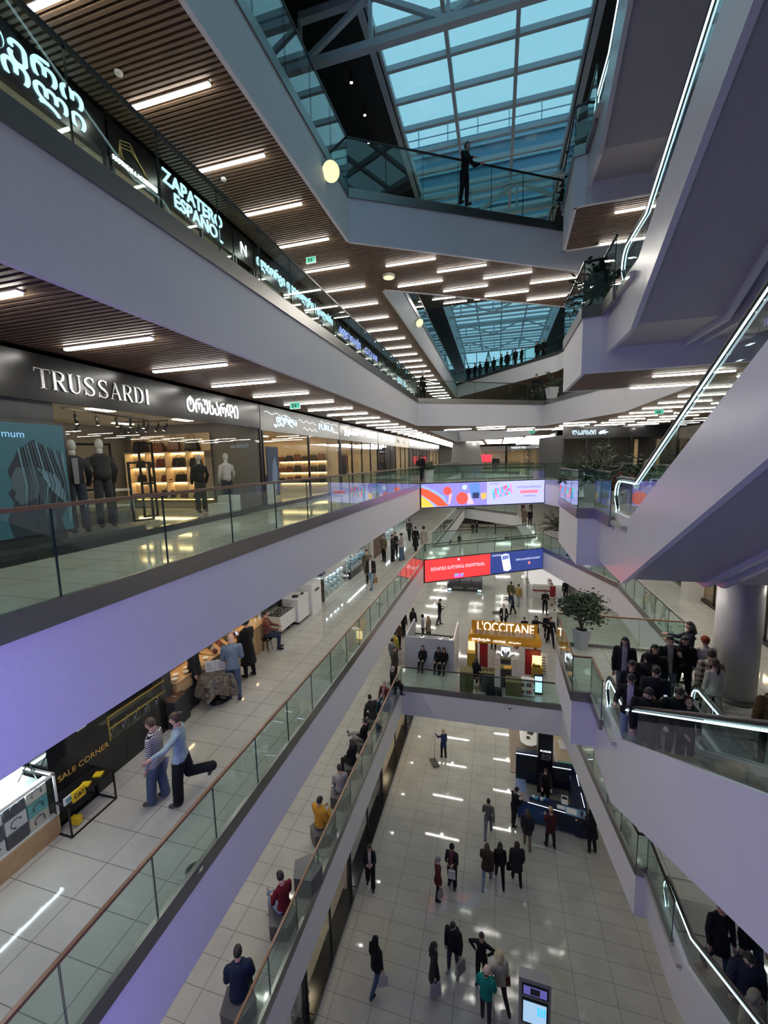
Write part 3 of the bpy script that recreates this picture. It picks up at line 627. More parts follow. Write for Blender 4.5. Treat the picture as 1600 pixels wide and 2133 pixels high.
for row, (zi, items) in enumerate(((0, ((295, 'k', .55, .40), (331, 'b', .5, .32), (365, 'b', .46, .34), (402, 'k', .5, .34))), (1, ((293, 'k', .28, .24), (309, 'k', .26, .18), (338, 'r', .42, .28), (373, 'k', .48, .30), (408, 'k', .4, .28))), (2, ((293, 'k', .28, .24), (310, 'k', .26, .18), (344, 'r', .34, .22), (376, 'k', .42, .24), (408, 'k', .4, .24))), (3, ((318, 'r', .4, .18), (345, 'k', .5, .26), (381, 'r', .32, .16), (410, 'k', .36, .18))))):
    for i, (px, c, w_, h_) in enumerate(items):
        handbag('%s handbag, %s on the %s warm lit shelf' % (bagn[c], ('first from the left', 'second from the left', 'third from the left', 'fourth from the left', 'last at the right')[i], ('top', 'second', 'third', 'lowest')[row]), (aty(px, 960, SY - .2).x, SY - .2, Z3 + levels[zi] + .002), w_, h_, .16, cols[c], 'handbags on the warm lit shelves', zi == 0, 0)
def frame(label, p, w_, h_, rz, d=.05):
    t = MB(); 
    for x in (-w_ / 2, w_ / 2): t.box(x - d / 2, x + d / 2, -d / 2, d / 2, 0, h_)
    for zz in (d / 2, h_ * .45, h_ - d / 2): t.box(-w_ / 2, w_ / 2, -d / 2, d / 2, zz - d / 2, zz + d / 2)
    o = t.build('garment_stand', DARKM); o['label'] = label; o['category'] = 'display stand'; o.location = p; o.rotation_euler = (0, 0, rz); return o
frame('tall black display frame before the bag shelves', (-9.0, 8.65, Z3 + .05), .5, 1.55, 1.2); frame('highest black display frame before the bag shelves', (-9.5, 9.4, Z3 + .05), .35, 2.1, 1.2); frame('black display frame behind the two dark mannequins', (-9.3, 7.6, Z3 + .05), .8, 2.0, 1.0)
t = thing('display_table', 'white framed glass display table in the clothing shop', 'table', (-9.6, 8.1, Z3)); g = MB()
for x in (-.5, .5):
    for y in (-.35, .35): g.box(x - .02, x + .02, y - .02, y + .02, .06, .9)
g.build('leg', WHITE, t); MB().box(-.52, .52, -.37, .37, .88, .92).build('top', WHITE, t); MB().box(-.52, .52, -.37, .37, .06, .35).build('base_box', SHOPG2, t); MB().box(-.5, .5, -.35, .35, .5, .52).build('shelf', WHITE, t)
for i, (y, hh, lb) in enumerate(((10.25, .35, 'low white plinth left of the white-shirt mannequin'), (10.7, .55, 'higher white plinth beside the white-shirt mannequin'))):
    o = MB().box(-.25, .25, -.2, .2, 0, hh).build('plinth_block', WHITE); o['label'] = lb; o['category'] = 'plinth'; o.location = (-7.85, y, Z3 + .14 if False else Z3)
# --- shop two
def wave(y0, y1, z, amp, n=14): return [(.02, y0 + (y1 - y0) * i / n, z + amp * math.sin(i * 1.3)) for i in range(n + 1)]
S2 = shopfront(3, 11.9, 18.75, 'bag shop with grey wavy sign board and bright cream interior', CREAM, sign=mat('sign_grey', (.20, .20, .20), .4), texts=(('ფურლა', 12.85, 2.86, .40, LETC, 1.5), ('FURLA', 16.35, 2.88, .36, LETC, 1.6)), mull=2, depth=4.6)
g = MB()
for a, b, z_, am in ((.2, 2.0, 3.15, .04), (2.6, 4.2, 3.08, .05), (3.0, 4.3, 2.8, .05), (5.9, 6.7, 2.85, .04), (.8, 1.0, 2.75, .05), (4.6, 6.6, 3.2, .03)): g.tube(wave(a, b, z_, am), .008, 5)
g.build('wavy_lines', LET, S2)
SY = 18.66; A0, A1 = aty(583, 960, SY), aty(682, 960, SY)
sh = thing('shelf_unit', 'cream wall shelves with bags in the shop with the wavy sign', 'shelves', (A0.x, SY, Z3)); Ls = A1.x - A0.x
MB().box(0, Ls, -.03, 0, .2, 2.5).build('back_panel', CREAM, sh)
for k, yy in enumerate((1005, 983, 960)):
    zz = aty(632, yy, SY - .2).z - Z3
    MB().box(0, Ls, -.36, -.03, zz - .03, zz).build('shelf', SHOPW, sh); MB().box(.05, Ls - .05, -.07, -.04, zz - .05, zz - .032).build('light_strip', WARMLED, sh)
    for i in range(6):
        c = 'kbrkbk'[(i + k) % 6]; handbag('%s bag, %s on the %s cream shelf' % (bagn[c], ('first', 'second', 'third', 'fourth', 'fifth', 'sixth')[i] + ' from the left', ('low', 'middle', 'high')[k]), (A0.x + Ls * (i + .5) / 6, SY - .2, Z3 + zz + .002), .36, .22 + .05 * (i % 3), .15, cols[c], 'bags on the cream shelves', k == 1, 0)
t = thing('poster_stand', 'dark blue photo poster standing in the bag shop window', 'poster', (-8.2, atx(568, 970, -8.2).y, Z3)); MB().box(-.03, .03, -.4, .4, .25, 2.1).build('panel', emis('poster_navy', (.02, .03, .06), .6), t)
MB().add([(.032, -.05, 1.5), (.032, .15, 1.75), (.032, .3, 1.3), (.032, .2, .5), (.032, -.15, .4), (.032, -.1, 1.1)], [(0, 5, 4, 3, 2, 1)]).build('picture', emis('poster_figure', (.10, .13, .20), .7), t)
for i, y in enumerate((12.9, 13.6)):
    handbag('dark red bag on the plinth at the %s of the bag shop window' % ('left', 'middle')[i], (-8.4, y, Z3 + .752), .4, .3, .16, cols['r'], 'dark red bags on plinths', False, PI / 2)
    o = MB().box(-.3, .3, -.3, .3, 0, .75).build('plinth_block', SHOPW); o['label'] = 'cream plinth carrying the %s dark red bag' % ('first', 'second')[i]; o['category'] = 'plinth'; o.location = (-8.4, y, Z3)
# --- shop three and the row beyond
S3 = shopfront(3, 18.8, 25.4, 'clothes shop with black board and warm window, third in the row', CREAM, texts=(('ელენა მირო', 19.4, 2.86, .36, LET, 2.0), ('ELENA MIRO', 22.9, 2.86, .30, LET, 2.0)), mull=4)
def hang(label, p, col, h, grp):
    o = MB().lathe([(.16, 0), (.18, .25 * h), (.16, .6 * h), (.19, .85 * h), (.06, h), (.01, h + .08)], n=12, sx=.35, sy=1).build('hanging_coat', cloth0(col)); o['label'] = label; o['category'] = 'coat'; o['group'] = grp; o.location = p
for i in range(7): hang('%s coat hanging in the third shop window' % ('black', 'pale', 'black', 'grey', 'black', 'black', 'brown')[i] if i in (1, 3, 6) else 'black coat hanging in the third shop window', (-8.3, 19.9 + .38 * i, Z3 + .75), [(.015,) * 3, (.4, .36, .3), (.015,) * 3, (.12,) * 3, (.02,) * 3, (.015,) * 3, (.1, .06, .04)][i], 1.15, 'coats hanging in the third shop window')
row = ((25.5, 30, 'grey shop with two blue-lit signs', SHOPD, SIGNB, (('PAUL', 26.3, 2.9, .3, LETC, None), ('SANTO', 28.2, 2.9, .3, LETC, None)), PANELC), (30.1, 35, 'shop with pale gilded board', CREAM, mat('sign_gilt', (.42, .36, .26), .4), (('ზარა', 30.6, 2.85, .42, BLACK, None), ('ZARA', 32.6, 2.85, .42, BLACK, None)), PANEL), (35.1, 40, 'shop with white lit sign boxes', SHOPG2, SIGNB, (('LC', 36, 2.8, .5, LET, None), ('WAIKIKI', 37.2, 2.8, .35, LET, None)), PANEL), (40.1, 46, 'dark shop with round white emblem', SHOPD, SIGNB, (('BEAR', 42, 2.85, .4, LET, None),), PANELC), (46.1, 54, 'bright shop far along the left row', CREAM, SIGNB, (('MANGO', 48, 2.85, .45, LET, None),), PANEL))
for y0, y1, lb, wl, sg, tx, lp in row:
    shopfront(3, y0, y1, lb, wl, sg, tx, lamp=lp, mull=3)
# --- fourth-floor row: lettering above the balcony
TB = dict(zs=2.60, zt=3.36)
S4 = shopfront(4, -3, 7.05, 'upper shop with two rows of big ice-blue letters', SHOPW, texts=(('ზაპატერო', 3.6, 3.05, .42, LETC, 3.0), ('ესპანოლი', 3.6, 2.72, .42, LETC, 3.0)), mull=4, **TB)
S5 = shopfront(4, 7.1, 8.3, 'narrow upper shop with black board, gold outline emblem and small lettering', SHOPW, texts=(('FOOTWEAR & ACCESSORIES', 7.15, 2.64, .13, LET, 1.1),), mull=1, **TB)
g = MB()
for k in range(3): g.tube([(.02, .2 + .05 * k, 2.78), (.02, .25, 3.1 - .06 * k), (.02, .5, 3.2 - .07 * k), (.02, .7, 2.95), (.02, .85 + .04 * k, 2.78)], .012, 5)
g.build('emblem', mat('gold_line', (.45, .34, .14), .35, .8), S5)
S6 = shopfront(4, 8.35, 11.0, 'upper shop whose ice-blue letters name a Spanish shoemaker', SHOPW, texts=(('ZAPATERO', 8.45, 3.02, .42, LETC, 2.1), ('ESPAÑOL', 8.75, 2.66, .42, LETC, 1.75)), mull=2, **TB)
shopfront(4, 11.05, 12.05, 'narrow dark upper shop with a small white N', SHOPD, texts=(('N', 11.35, 2.82, .45, LET, None),), mull=1, **TB)
shopfront(4, 12.1, 18.9, 'upper shop with a long line of ice-blue letters', SHOPW, texts=(('ილიორგი ფიციალური | დალიბრა', 12.2, 2.86, .44, LETC, 6.3),), mull=4, **TB)
shopfront(4, 18.95, 26, 'upper shop with violet-blue letters ending in Latin capitals', SHOPD, texts=(('აფთიაქი', 19.2, 2.8, .55, emis('letter_violet', (.36, .42, 1), 1.4), 3.2), ('GTANI', 23.2, 2.8, .5, MATS['letter_violet'], 2.4)), mull=4, **TB)
shopfront(4, 26.1, 38, 'dim upper shop far along the gallery with a small blue sign', SHOPD, texts=(('HOLSTER', 31, 2.6, .6, LETC, 3.0),), mull=5, lamp=PANELC, **TB)
for i, q in enumerate(((30, 205), (75, 225), (108, 275), (138, 288), (222, 355), (292, 407), (327, 426), (353, 451), (370, 462), (402, 487))): spot('spotlight on the ceiling track of the upper shops', atx(*q, -8.3), (.35, .3 * i), .16, 'spotlights of the upper shops', emis('spot_bright', (1, .97, .9), 45), .06)
# --- right: the shop behind the escalator and the corridor beyond it
def facade(a, b, n, label, sign, texts, wall, lamp, depth=4, zs=2.62, zt=3.38, mull=4):
    a, b = Vector(a), Vector(b); L = (b - a).length; t = thing('shop_front', label, 'shop front', (a.x, a.y, n * H), math.atan2(b.y - a.y, b.x - a.x))
    MB().box(0, L, 0, .12, zs, zt).build('sign_board', sign, t)
    g = MB(); g.box(0, L, depth, depth + .05, 0, zs + .2); g.box(0, .05, .1, depth, 0, zs + .2); g.box(L - .05, L, .1, depth, 0, zs + .2); g.box(0, L, .1, depth, zs + .2, zs + .25); g.build('interior_wall', wall, t)
    g = MB(); k = max(1, int(L / 2.5))
    for i in range(k): g.box(L * (i + .5) / k - .3, L * (i + .5) / k + .3, depth * .45, depth * .45 + .25, zs + .17, zs + .19)
    g.build('ceiling_lamp', lamp, t); MB().box(0, L, -.15, .02, 0, .14).build('plinth', BLACK, t)
    g = MB()
    for i in range(mull + 1): q = .03 + (L - .06) * i / mull; g.box(q - .03, q + .03, -.02, .05, .14, zs)
    g.build('frame', DARKM, t); MB().quad((.05, -.005, .14), (L - .05, -.005, .14), (L - .05, -.005, zs), (.05, -.005, zs)).build('pane', SHOPG, t)
    for s, xx, zz, size, m, w_ in texts: text(s, (xx, -.02, zz), (1, 0, 0), (0, 0, 1), size, m, t, width=w_, depth=.03)
    return t
FA, FB = (4.15, 29.3), (11.4, 31.4)
S7 = facade(FA, FB, 3, 'dark shop behind the landing plants, with white Georgian letters and a reptile emblem', SIGNB, (('ლაკოსტი'.upper(), .55, 2.86, .40, LETC, 1.55),), SHOPD, WARMLED, mull=5)
g = MB(); y = -.02                                                              # small four-legged reptile emblem
pts = [(2.30, 2.94), (2.36, 3.04), (2.5, 3.10), (2.66, 3.12), (2.82, 3.15), (2.62, 3.06), (2.84, 3.04), (2.98, 3.0), (2.84, 2.96), (2.70, 2.93), (2.78, 2.86), (2.64, 2.90), (2.5, 2.9), (2.44, 2.84), (2.42, 2.9), (2.34, 2.86)]
g.add([(a, y, b) for a, b in pts], [tuple(range(len(pts)))]); g.build('emblem', LETC, S7)
g = MB()
for i in range(2): g.box(5.0 + i * 1.5, 5.2 + i * 1.5, .4, .5, .1, 2.5)
g.build('timber_post', OAK, S7)
for i in range(5): facade((4.2 + .02 * i, 36.5 + 7.2 * i), (4.2 + .02 * i, 29.5 + 7.2 * i if i else 33.75), 3, ('first shop of the right corridor, narrow sign at the corner', 'second shop of the right corridor with blue window', 'third shop of the right corridor', 'fourth shop of the right corridor', 'last shop of the right corridor')[i], SIGNB, ((('ლაკოსტი'.upper()), 1.0, 2.86, .36, LETC, 1.2),) if i == 0 else (('SALE', 2.5, 2.86, .4, LET, 1.4),) if i == 2 else (), CREAM if i % 2 else SHOPG2, PANEL if i % 2 else PANELC, depth=.7 if i == 0 else 4)
facade((-4.6, 66), (1.2, 66), 3, 'distant shop with red picture on its white wall', mat('sign_pale', (.5, .48, .46), .5), (), SHOPW, PANEL, mull=2); MB().box(-3.6, -.9, 65.9, 65.95, Z3 + .9, Z3 + 2.1).build('red_picture', emis('red_picture', (.9, .04, .07), 1.2), None); o = D.objects['red_picture']; o['label'] = 'bright red picture in the distant white shop'; o['category'] = 'picture'
facade((1.4, 66), (9, 66), 3, 'distant shop with black board and two white signs', SIGNB, (('RESERVED', .6, 2.9, .4, LET, 2.2), ('RESERVED', 4.2, 2.9, .4, LET, 2.2)), CREAM, PANEL, mull=3)
facade((-7.4, 68), (8, 68), 1, 'bright distant shop at the end of the first floor, seen through the inner void', SIGNB, (('A', 7.6, 1.6, 1.2, LET, None),), SHOPW, PANEL, mull=5)
# slanted grey wall panel of the far gallery
g = MB(); g.add([(-5.2, 47.5, Z3), (-1.5, 47.5, Z3), (-2.0, 47.5, 18.0), (-4.9, 47.5, 18.0), (-5.2, 47.8, Z3), (-1.5, 47.8, Z3), (-2.0, 47.8, 18.0), (-4.9, 47.8, 18.0)], [(0, 1, 2, 3), (7, 6, 5, 4), (0, 4, 5, 1), (1, 5, 6, 2), (3, 2, 6, 7), (0, 3, 7, 4)]); structure(g, 'wall_slanted', SHOPG2)
# --- second and lower floors: walls behind
wallbox(-9.6, -9.5, -8, 60, 2 * H, 3 * H - SLAB, SHOPD, 'wall_left'); wallbox(-7.6, -7.5, -8, 45, H, 2 * H - SLAB, SHOPG2, 'wall_left')
for i in range(4): facade((8.65, 42 - 7.0 * i), (8.65, 35.2 - 7.0 * i), 2, ('fourth shop of the right gallery', 'third shop of the right gallery', 'second shop of the right gallery with white script letters', 'nearest shop of the right gallery beside the round column')[i], SIGNB, (), SHOPG2 if i < 3 else CREAM, PANELC if i < 3 else PANEL, zs=2.7)
text('Gaga-24', (8.60, 18.6, 2 * H + 1.0), (0, -1, 0), (0, 0, 1), .5, LET, None, name='window_lettering', width=2.0); o = D.objects['window_lettering']; o['label'] = 'white script lettering on the shop window left of the round column'; o['category'] = 'sign'
g = MB(); g.lathe([(.47, 0), (.47, 3.41)], n=40); o = g.build('column', mat('column_paint', (.52, .50, .50), .4)); o['kind'] = 'structure'; o.location = (5.95, 12.0, 2 * H)
MB().lathe([(.50, 0), (.50, .1)], n=40).build('base_ring', STEEL, o)
wallbox(8.0, 8.6, 20.0, 20.7, 2 * H, 2 * H + 2.6, SHOPW, 'wall_pier')
wallbox(5.2, 11.5, 17.0, 17.2, 0, 3.3, SHOPW, 'wall_right')
# ------------------------------------------------------------------ second floor: market counters along the left side
Z2 = 2 * H
CLEAR = glass('clear_glass', (.95, .98, .97)); COOLLED = emis('counter_led', (.75, .95, 1), 34.0)
def card(name, g, m, label, cat, group=None, loc=None, rz=None, parent=None):
    o = g.build(name, m, parent)
    if parent is None: o['label'] = label; o['category'] = cat
    if group: o['group'] = group
    if loc is not None: o.location = loc
    if rz is not None: o.rotation_euler = (0, 0, rz)
    return o
# headphone counter
t = thing('display_counter', 'glowing glass counter full of headphone boxes on a wooden base', 'counter', (-7.3, 1.6, Z2), 0); LC = 3.05
MB().box(-.75, .02, 0, LC, 0, .36).build('base', OAK, t); MB().box(-.72, .0, .02, LC - .02, .36, .37).build('floor_board', WHITE, t)
g = MB(); g.quad((0, 0, .36), (0, LC, .36), (0, LC, 1.12), (0, 0, 1.12)); g.quad((0, LC, .36), (-.75, LC, .36), (-.75, LC, 1.12), (0, LC, 1.12)); g.quad((0, 0, 1.12), (0, LC, 1.12), (-.75, LC, 1.12), (-.75, 0, 1.12)); g.build('glass_case', CLEAR, t)
g = MB(); g.box(-.02, .015, 0, LC, 1.10, 1.14); g.box(-.76, .015, LC - .02, LC + .015, 1.10, 1.14); g.box(-.01, .015, LC - .015, LC + .015, .36, 1.12); g.build('edge_trim', WHITE, t)
MB().box(-.16, -.05, .05, LC - .05, 1.07, 1.09).build('light_strip', COOLLED, t); MB().box(-.72, -.66, .05, LC - .05, 1.07, 1.09).build('light_strip', COOLLED, t); MB().box(-.72, -.2, .03, LC - .03, .98, .99).build('tray', WHITE, t); MB().box(-.75, -.73, 0, LC, .36, 1.12).build('back_panel', WHITE, t)
for k in range(2): MB().box(-.7, -.03, .02, LC - .02, .60 + .25 * k, .61 + .25 * k).build('shelf', CLEAR, t)
rnd = random.Random(11); bc = [('white', (.62, .62, .62)), ('pale grey', (.40, .41, .43)), ('teal', (.10, .36, .34)), ('dark', (.06, .06, .07)), ('lilac', (.50, .46, .58)), ('cream', (.55, .52, .42))]
RING = mat('headphone_grey', (.07, .07, .08), .4)
for k in range(3):
    for i in range(9):
        nm, c = bc[(i * 2 + k * 3 + (i * i) % 3) % 6]; y = .2 + i * .325; zz = (.37, .61, .86)[k]
        o = card('product_box', MB().box(-.10, 0, -.15, .15, 0, .235 if k < 2 else .19), mat('box_' + nm.replace(' ', '_'), c, .5), '%s headphone box, %s from the right in the %s row of the glowing counter' % (nm, ('ninth', 'eighth', 'seventh', 'sixth', 'fifth', 'fourth', 'third', 'second', 'first')[i], ('bottom', 'middle', 'top')[k]), 'box', 'headphone boxes in the glowing counter', (-7.3 - .05, 1.6 + y, Z2 + zz))
        a = .3 * (i % 4); MB().tube([(.004, .075 * math.cos(q + a), .115 + .075 * math.sin(q + a)) for q in [PI * (j / 9) * 1.25 - .4 for j in range(10)]], [.018] + [.008] * 8 + [.018], 6).build('picture', RING, o)
for i, (y, hh) in enumerate(((2.4, .45), (3.0, .5), (3.5, .4), (4.1, .36))):
    t = thing('tripod', 'small black tripod stand on the glowing counter, %s' % ('first', 'second', 'third', 'last towards the dark vitrine')[i], 'tripod', (-7.62, 1.6 + y - 1.2, Z2 + 1.122)); g = MB()
    for a in (0, 2.1, 4.2): MB().tube([(.15 * math.cos(a), .15 * math.sin(a), 0), (0, 0, hh * .75)], .010, 6).build('leg', DARKM, t)
    MB().tube([(0, 0, hh * .7), (0, 0, hh)], .012, 6).box(-.05, .05, -.03, .03, hh, hh + .06).build('head', DARKM, t)
# sale corner rack
t = thing('display_rack', 'black vitrine rack lettered SALE CORNER with a yellow square sign', 'rack', (-7.0, 4.62, Z2), 0); W_ = .85; g = MB()
for y in (0, W_):
    for x in (-.42, 0): g.box(x - .012, x + .012, y - .012, y + .012, 0, .62)
for zz in (.012, .60):
    g.box(-.43, .012, -.012, .012, zz - .012, zz + .012); g.box(-.43, .012, W_ - .012, W_ + .012, zz - .012, zz + .012); g.box(-.012, .012, 0, W_, zz - .012, zz + .012); g.box(-.432, -.408, 0, W_, zz - .012, zz + .012)
g.build('frame', DARKM, t); MB().box(-.42, 0, 0, W_, .585, .61).build('shelf', BLACK, t)
t2 = thing('glass_vitrine', 'tall dark glass vitrine standing behind the sale rack', 'cabinet', (-7.45, 4.68, Z2)); MB().box(-.7, .0, 0, 1.15, 0, 1.18).build('body', BLACK, t2)
g = MB(); g.quad((0, 0, 1.18), (0, 1.15, 1.18), (0, 1.15, 2.0), (0, 0, 2.0)); g.quad((0, 0, 1.18), (-.7, 0, 1.18), (-.7, 0, 2.0), (0, 0, 2.0)); g.build('glass_case', CLEAR, t2); MB().box(-.7, 0, 0, 1.15, 2.0, 2.04).build('top', DARKM, t2)
text('SALE CORNER', (.012, .12, .80), (0, 1, 0), (0, 0, 1), .15, mat('gold_letters', (.52, .30, .07), .4), t2, width=.98, depth=.008)
card('small_sign', MB().box(-.01, .01, -.09, .09, 0, .17), WHITE, 'small white sign with dark print inside the tall vitrine', 'sign', None, (-7.5, 5.35, Z2 + 1.45)); MB().box(.011, .013, -.06, .06, .04, .13).build('print', BLACK, D.objects['small_sign'])
card('notice_sheet', MB().box(-.004, .004, -.14, .14, 0, .2), WHITE, 'white notice sheet with two blue lines at the top of the vitrine', 'notice', None, (-7.42, 5.72, Z2 + 1.6)); g = MB(); g.box(.005, .006, -.1, .1, .06, .075); g.box(.005, .006, -.08, .05, .09, .1); g.build('print', mat('ink_blue', (.08, .12, .35), .6), D.objects['notice_sheet'])
o = card('square_sign', MB().box(-.035, 0, -.11, .11, 0, .19), mat('sign_yellow', (.75, .50, .02), .4), 'yellow square sign with black capitals on the rack', 'sign', None, (-6.97, 4.80, Z2 + .60)); text('CAT', (.008, -.09, .05), (0, 1, 0), (0, 0, 1), .12, BLACK, o, width=.18, depth=.006)
o = card('square_sign', MB().box(-.02, 0, -.08, .08, 0, .13), WHITE, 'small pale square sign left of the yellow one', 'sign', None, (-7.02, 4.66, Z2 + .63)); MB().box(.001, .003, -.05, .05, .03, .1).build('print', mat('teal_print', (.1, .35, .35), .5), o)
for i, y in enumerate((5.05, 5.3)): card('phone_box', MB().box(-.07, .07, -.06, .06, 0, .03), MATS['sign_yellow'], 'yellow box lying on the sale rack, %s' % ('nearer the square sign', 'nearer the far end')[i], 'box', None, (-7.15, y, Z2 + .612), .4)
card('phone_box', MB().box(-.08, .08, -.05, .05, 0, .12), MATS['sign_yellow'], 'yellow box standing under the square sign', 'box', None, (-7.2, 4.85, Z2 + .026), .2)
# dark jewellery counters
t = thing('display_counter', 'long black glass counter with gilt edging and silver trinkets', 'counter', (-7.62, 5.95, Z2)); L = 1.5
MB().box(-.6, 0, 0, L, 0, .75).build('base', BLACK, t)
for i in range(3): MB().box(.002, .004, L * (i + 1) / 4 - .005, L * (i + 1) / 4 + .005, .1, .7).build('seam', DARKM, t)
g = MB(); g.quad((0, 0, .75), (0, L, .75), (0, L, 1.25), (0, 0, 1.25)); g.quad((0, 0, 1.25), (0, L, 1.25), (-.6, L, 1.25), (-.6, 0, 1.25)); g.build('glass_case', CLEAR, t)
g = MB(); GILT = mat('gilt', (.45, .33, .06), .35, .7); g.box(-.02, .01, 0, L, 1.24, 1.27); g.box(-.02, .01, 0, .03, .75, 1.25); g.box(-.02, .01, 0, L, .98, 1.0); g.build('edging', GILT, t)
MB().box(-.55, -.5, .05, L - .05, 1.2, 1.22).build('light_strip', emis('gilt_led', (.9, .8, .4), 3), t)
for i in range(14):
    y = .12 + i * .098; card('trinket', MB().lathe([(.03, 0), (.035, .02), (.012, .05 + .03 * (i % 3)), (.02, .08 + .03 * (i % 3)), (.002, .1 + .03 * (i % 3))], n=8), STEELL, 'silver trinket in the gilt-edged counter', 'trinket', 'silver trinkets in the gilt-edged counter', (-7.72 - .05 * (i % 3), 5.95 + y, Z2 + .752))
card('counter_pillar', MB().box(-.3, 0, 0, .28, 0, 2.2), SHOPD, 'dark end pillar between gilt-edged counter and wooden counters', 'pillar', None, (-7.75, 7.5, Z2))
# stacks of dark boxes
for s, (px, py, nn) in enumerate(((366, 1517, 9), (392, 1480, 8))):
    p = atz(px, py, Z2)
    for k in range(nn):
        o = card('flat_case', MB().box(-.2, .2, -.27, .27, 0, .074), mat('case_dark', (.03, .032, .04), .5), ('%s of the %s stack of dark flat cases' % ('topmost case with brown lid' if k == nn - 1 else 'case', ('nearer', 'farther')[s])), 'case', ('nearer stack of dark flat cases', 'farther stack of dark flat cases')[s], (p.x - .15, p.y + .2, Z2 + k * .0765), .12)
        if k == nn - 1: MB().box(-.16, .16, -.22, .22, .0745, .0765).build('lid_print', mat('lid_brown', (.12, .06, .04), .5), o); MB().box(-.06, .06, -.01, .01, .0766, .078).build('print', WHITE, o)
# wooden counters with crafts
for i, (y0, L, lb) in enumerate(((7.85, 1.45, 'oak counter with white bowls behind the dark cases'), (9.4, 1.5, 'oak counter covered with knitted goods behind the cloth-covered table'), (11.0, 1.15, 'oak counter with warm lit figurines before the white column'))):
    t = thing('wooden_counter', lb, 'counter', (-7.68, y0, Z2)); MB().box(-.6, 0, 0, L, 0, .9).build('body', OAK, t); MB().box(-.63, .03, -.02, L + .02, .9, .94).build('top', OAK, t)
    for k in range(3): d = MB().box(0, .012, L * k / 3 + .02, L * (k + 1) / 3 - .02, .08, .86).build('door', mat('oak_light', (.50, .34, .18), .5), t); MB().ell((.025, L * k / 3 + .08, .5), (.012, .012, .012), 8, 6).build('knob', DARKM, d)
    MB().box(-.6, -.55, 0, L, .94, 1.9).build('back_board', OAK, t); MB().box(-.55, -.5, .05, L - .05, 1.5, 1.53).build('light_strip', WARMLED, t)
for i in range(7):
    card('bowl', MB().lathe([(.03, 0), (.075, .05), (.08, .06), (.07, .055), (.028, .012)], n=14), WHITE, 'white bowl on the oak counter', 'bowl', 'white bowls on the oak counter', (-7.8 - .14 * (i % 2), 7.95 + .19 * i, Z2 + .941))
for i in range(8):
    card('figurine', MB().lathe([(.035, 0), (.04, .04), (.02, .09), (.03, .13), (.004, .17)], n=10), WHITE, 'small pale figurine under the warm light', 'figurine', 'small pale figurines on the last oak counter', (-7.8 - .13 * (i % 2), 11.06 + .135 * i, Z2 + .941))
KN = [(.12, .03, .03), (.30, .27, .24), (.04, .05, .06), (.08, .07, .05), (.22, .05, .04)]
for i in range(12):
    card('knitted_item', MB().lathe([(.05, 0), (.075, .03), (.07, .09), (.03, .13), (.004, .14)], n=10), cloth0(KN[i % 5]), '%s knitted item piled on the oak counter' % ('dark red', 'pale', 'blue-black', 'olive', 'red')[i % 5], 'knitwear', 'knitted items on the oak counter', (-7.78 - .17 * (i % 3), 9.48 + .115 * i, Z2 + .941))
for i in range(6):
    card('hanging_cloth', MB().box(.03, .05, -.09, .09, -.36, 0), cloth0(KN[(i + 2) % 5]), 'small %s cloth hanging from the edge of the oak counter' % ('blue-black', 'olive', 'red', 'dark red', 'pale', 'blue-black')[i], 'cloth', 'cloths hanging from the oak counter', (-7.68, 9.2 + .27 * i, Z2 + .93))
# table with patterned cloth
p = atz(450, 1470, Z2); t = thing('pedestal_table', 'round pedestal table under a patterned cloth', 'table', (p.x - .1, p.y + .25, Z2)); MB().lathe([(.26, 0), (.26, .04), (.05, .08), (.05, .74), (.4, .76), (.42, .78), (.001, .785)], n=28).build('table_body', DARKM, t)
m, tt, b = _new('patterned_cloth'); vo = tt.nodes.new('ShaderNodeTexVoronoi'); vo.inputs['Scale'].default_value = 14; rp = tt.nodes.new('ShaderNodeValToRGB'); tcx = tt.nodes.new('ShaderNodeTexCoord'); tt.links.new(tcx.outputs['Object'], vo.inputs['Vector'])
for k, (ps, c) in enumerate(((0, (.02, .018, .02)), (.35, (.12, .08, .06)), (.6, (.20, .18, .14)), (.9, (.07, .08, .09)))):
    e = rp.color_ramp.elements[k] if k < 2 else rp.color_ramp.elements.new(ps); e.position = ps; e.color = (*c, 1)
tt.links.new(vo.outputs['Color'], rp.inputs[0]); tt.links.new(rp.outputs[0], b.inputs['Base Color']); b.inputs['Roughness'].default_value = .9
n = 48; prof = [(0.001, .80), (.40, .80), (.44, .79)]; v = []; g = MB()
for j in range(6):
    r, zz = (.001, .796) if j == 0 else (.30, .796) if j == 1 else (.435, .790) if j == 2 else (.47, .68) if j == 3 else (.50, .5) if j == 4 else (.53, .30)
    for k in range(n):
        a = 2 * PI * k / n; q = abs(math.cos(2 * a)) ** 2; f = 0 if j < 3 else (j - 2) * .03 * math.sin(8 * a); drop = (j - 2) / 3 * .10 * q if j > 2 else 0
        v.append(((r + f) * math.cos(a), (r + f) * math.sin(a), zz + .12 * (j > 2) * (j - 2) / 3 - drop * 2.2))
g.add(v, [(j * n + k, j * n + (k + 1) % n, (j + 1) * n + (k + 1) % n, (j + 1) * n + k) for j in range(5) for k in range(n)], 0, True)
o = card('tablecloth', g, MATS['patterned_cloth'], 'dark patterned cloth draped over the round table, corners hanging', 'tablecloth', None, t.location)
for i, (dx, dy) in enumerate(((-.18, -.02), (.03, .12))):
    o = card('sign_stand', MB().box(-.008, .008, -.12, .12, 0, .3), WHITE, '%s white printed sign standing on the patterned cloth' % ('nearer', 'farther')[i], 'sign', None, (t.location.x + dx, t.location.y + dy, Z2 + .80), -1.0); g = MB()
    for k in range(4): g.box(.009, .010, -.08, .08 - .02 * k, .06 + .05 * k, .075 + .05 * k)
    g.build('print', mat('print_grey', (.2, .2, .2), .6), o)
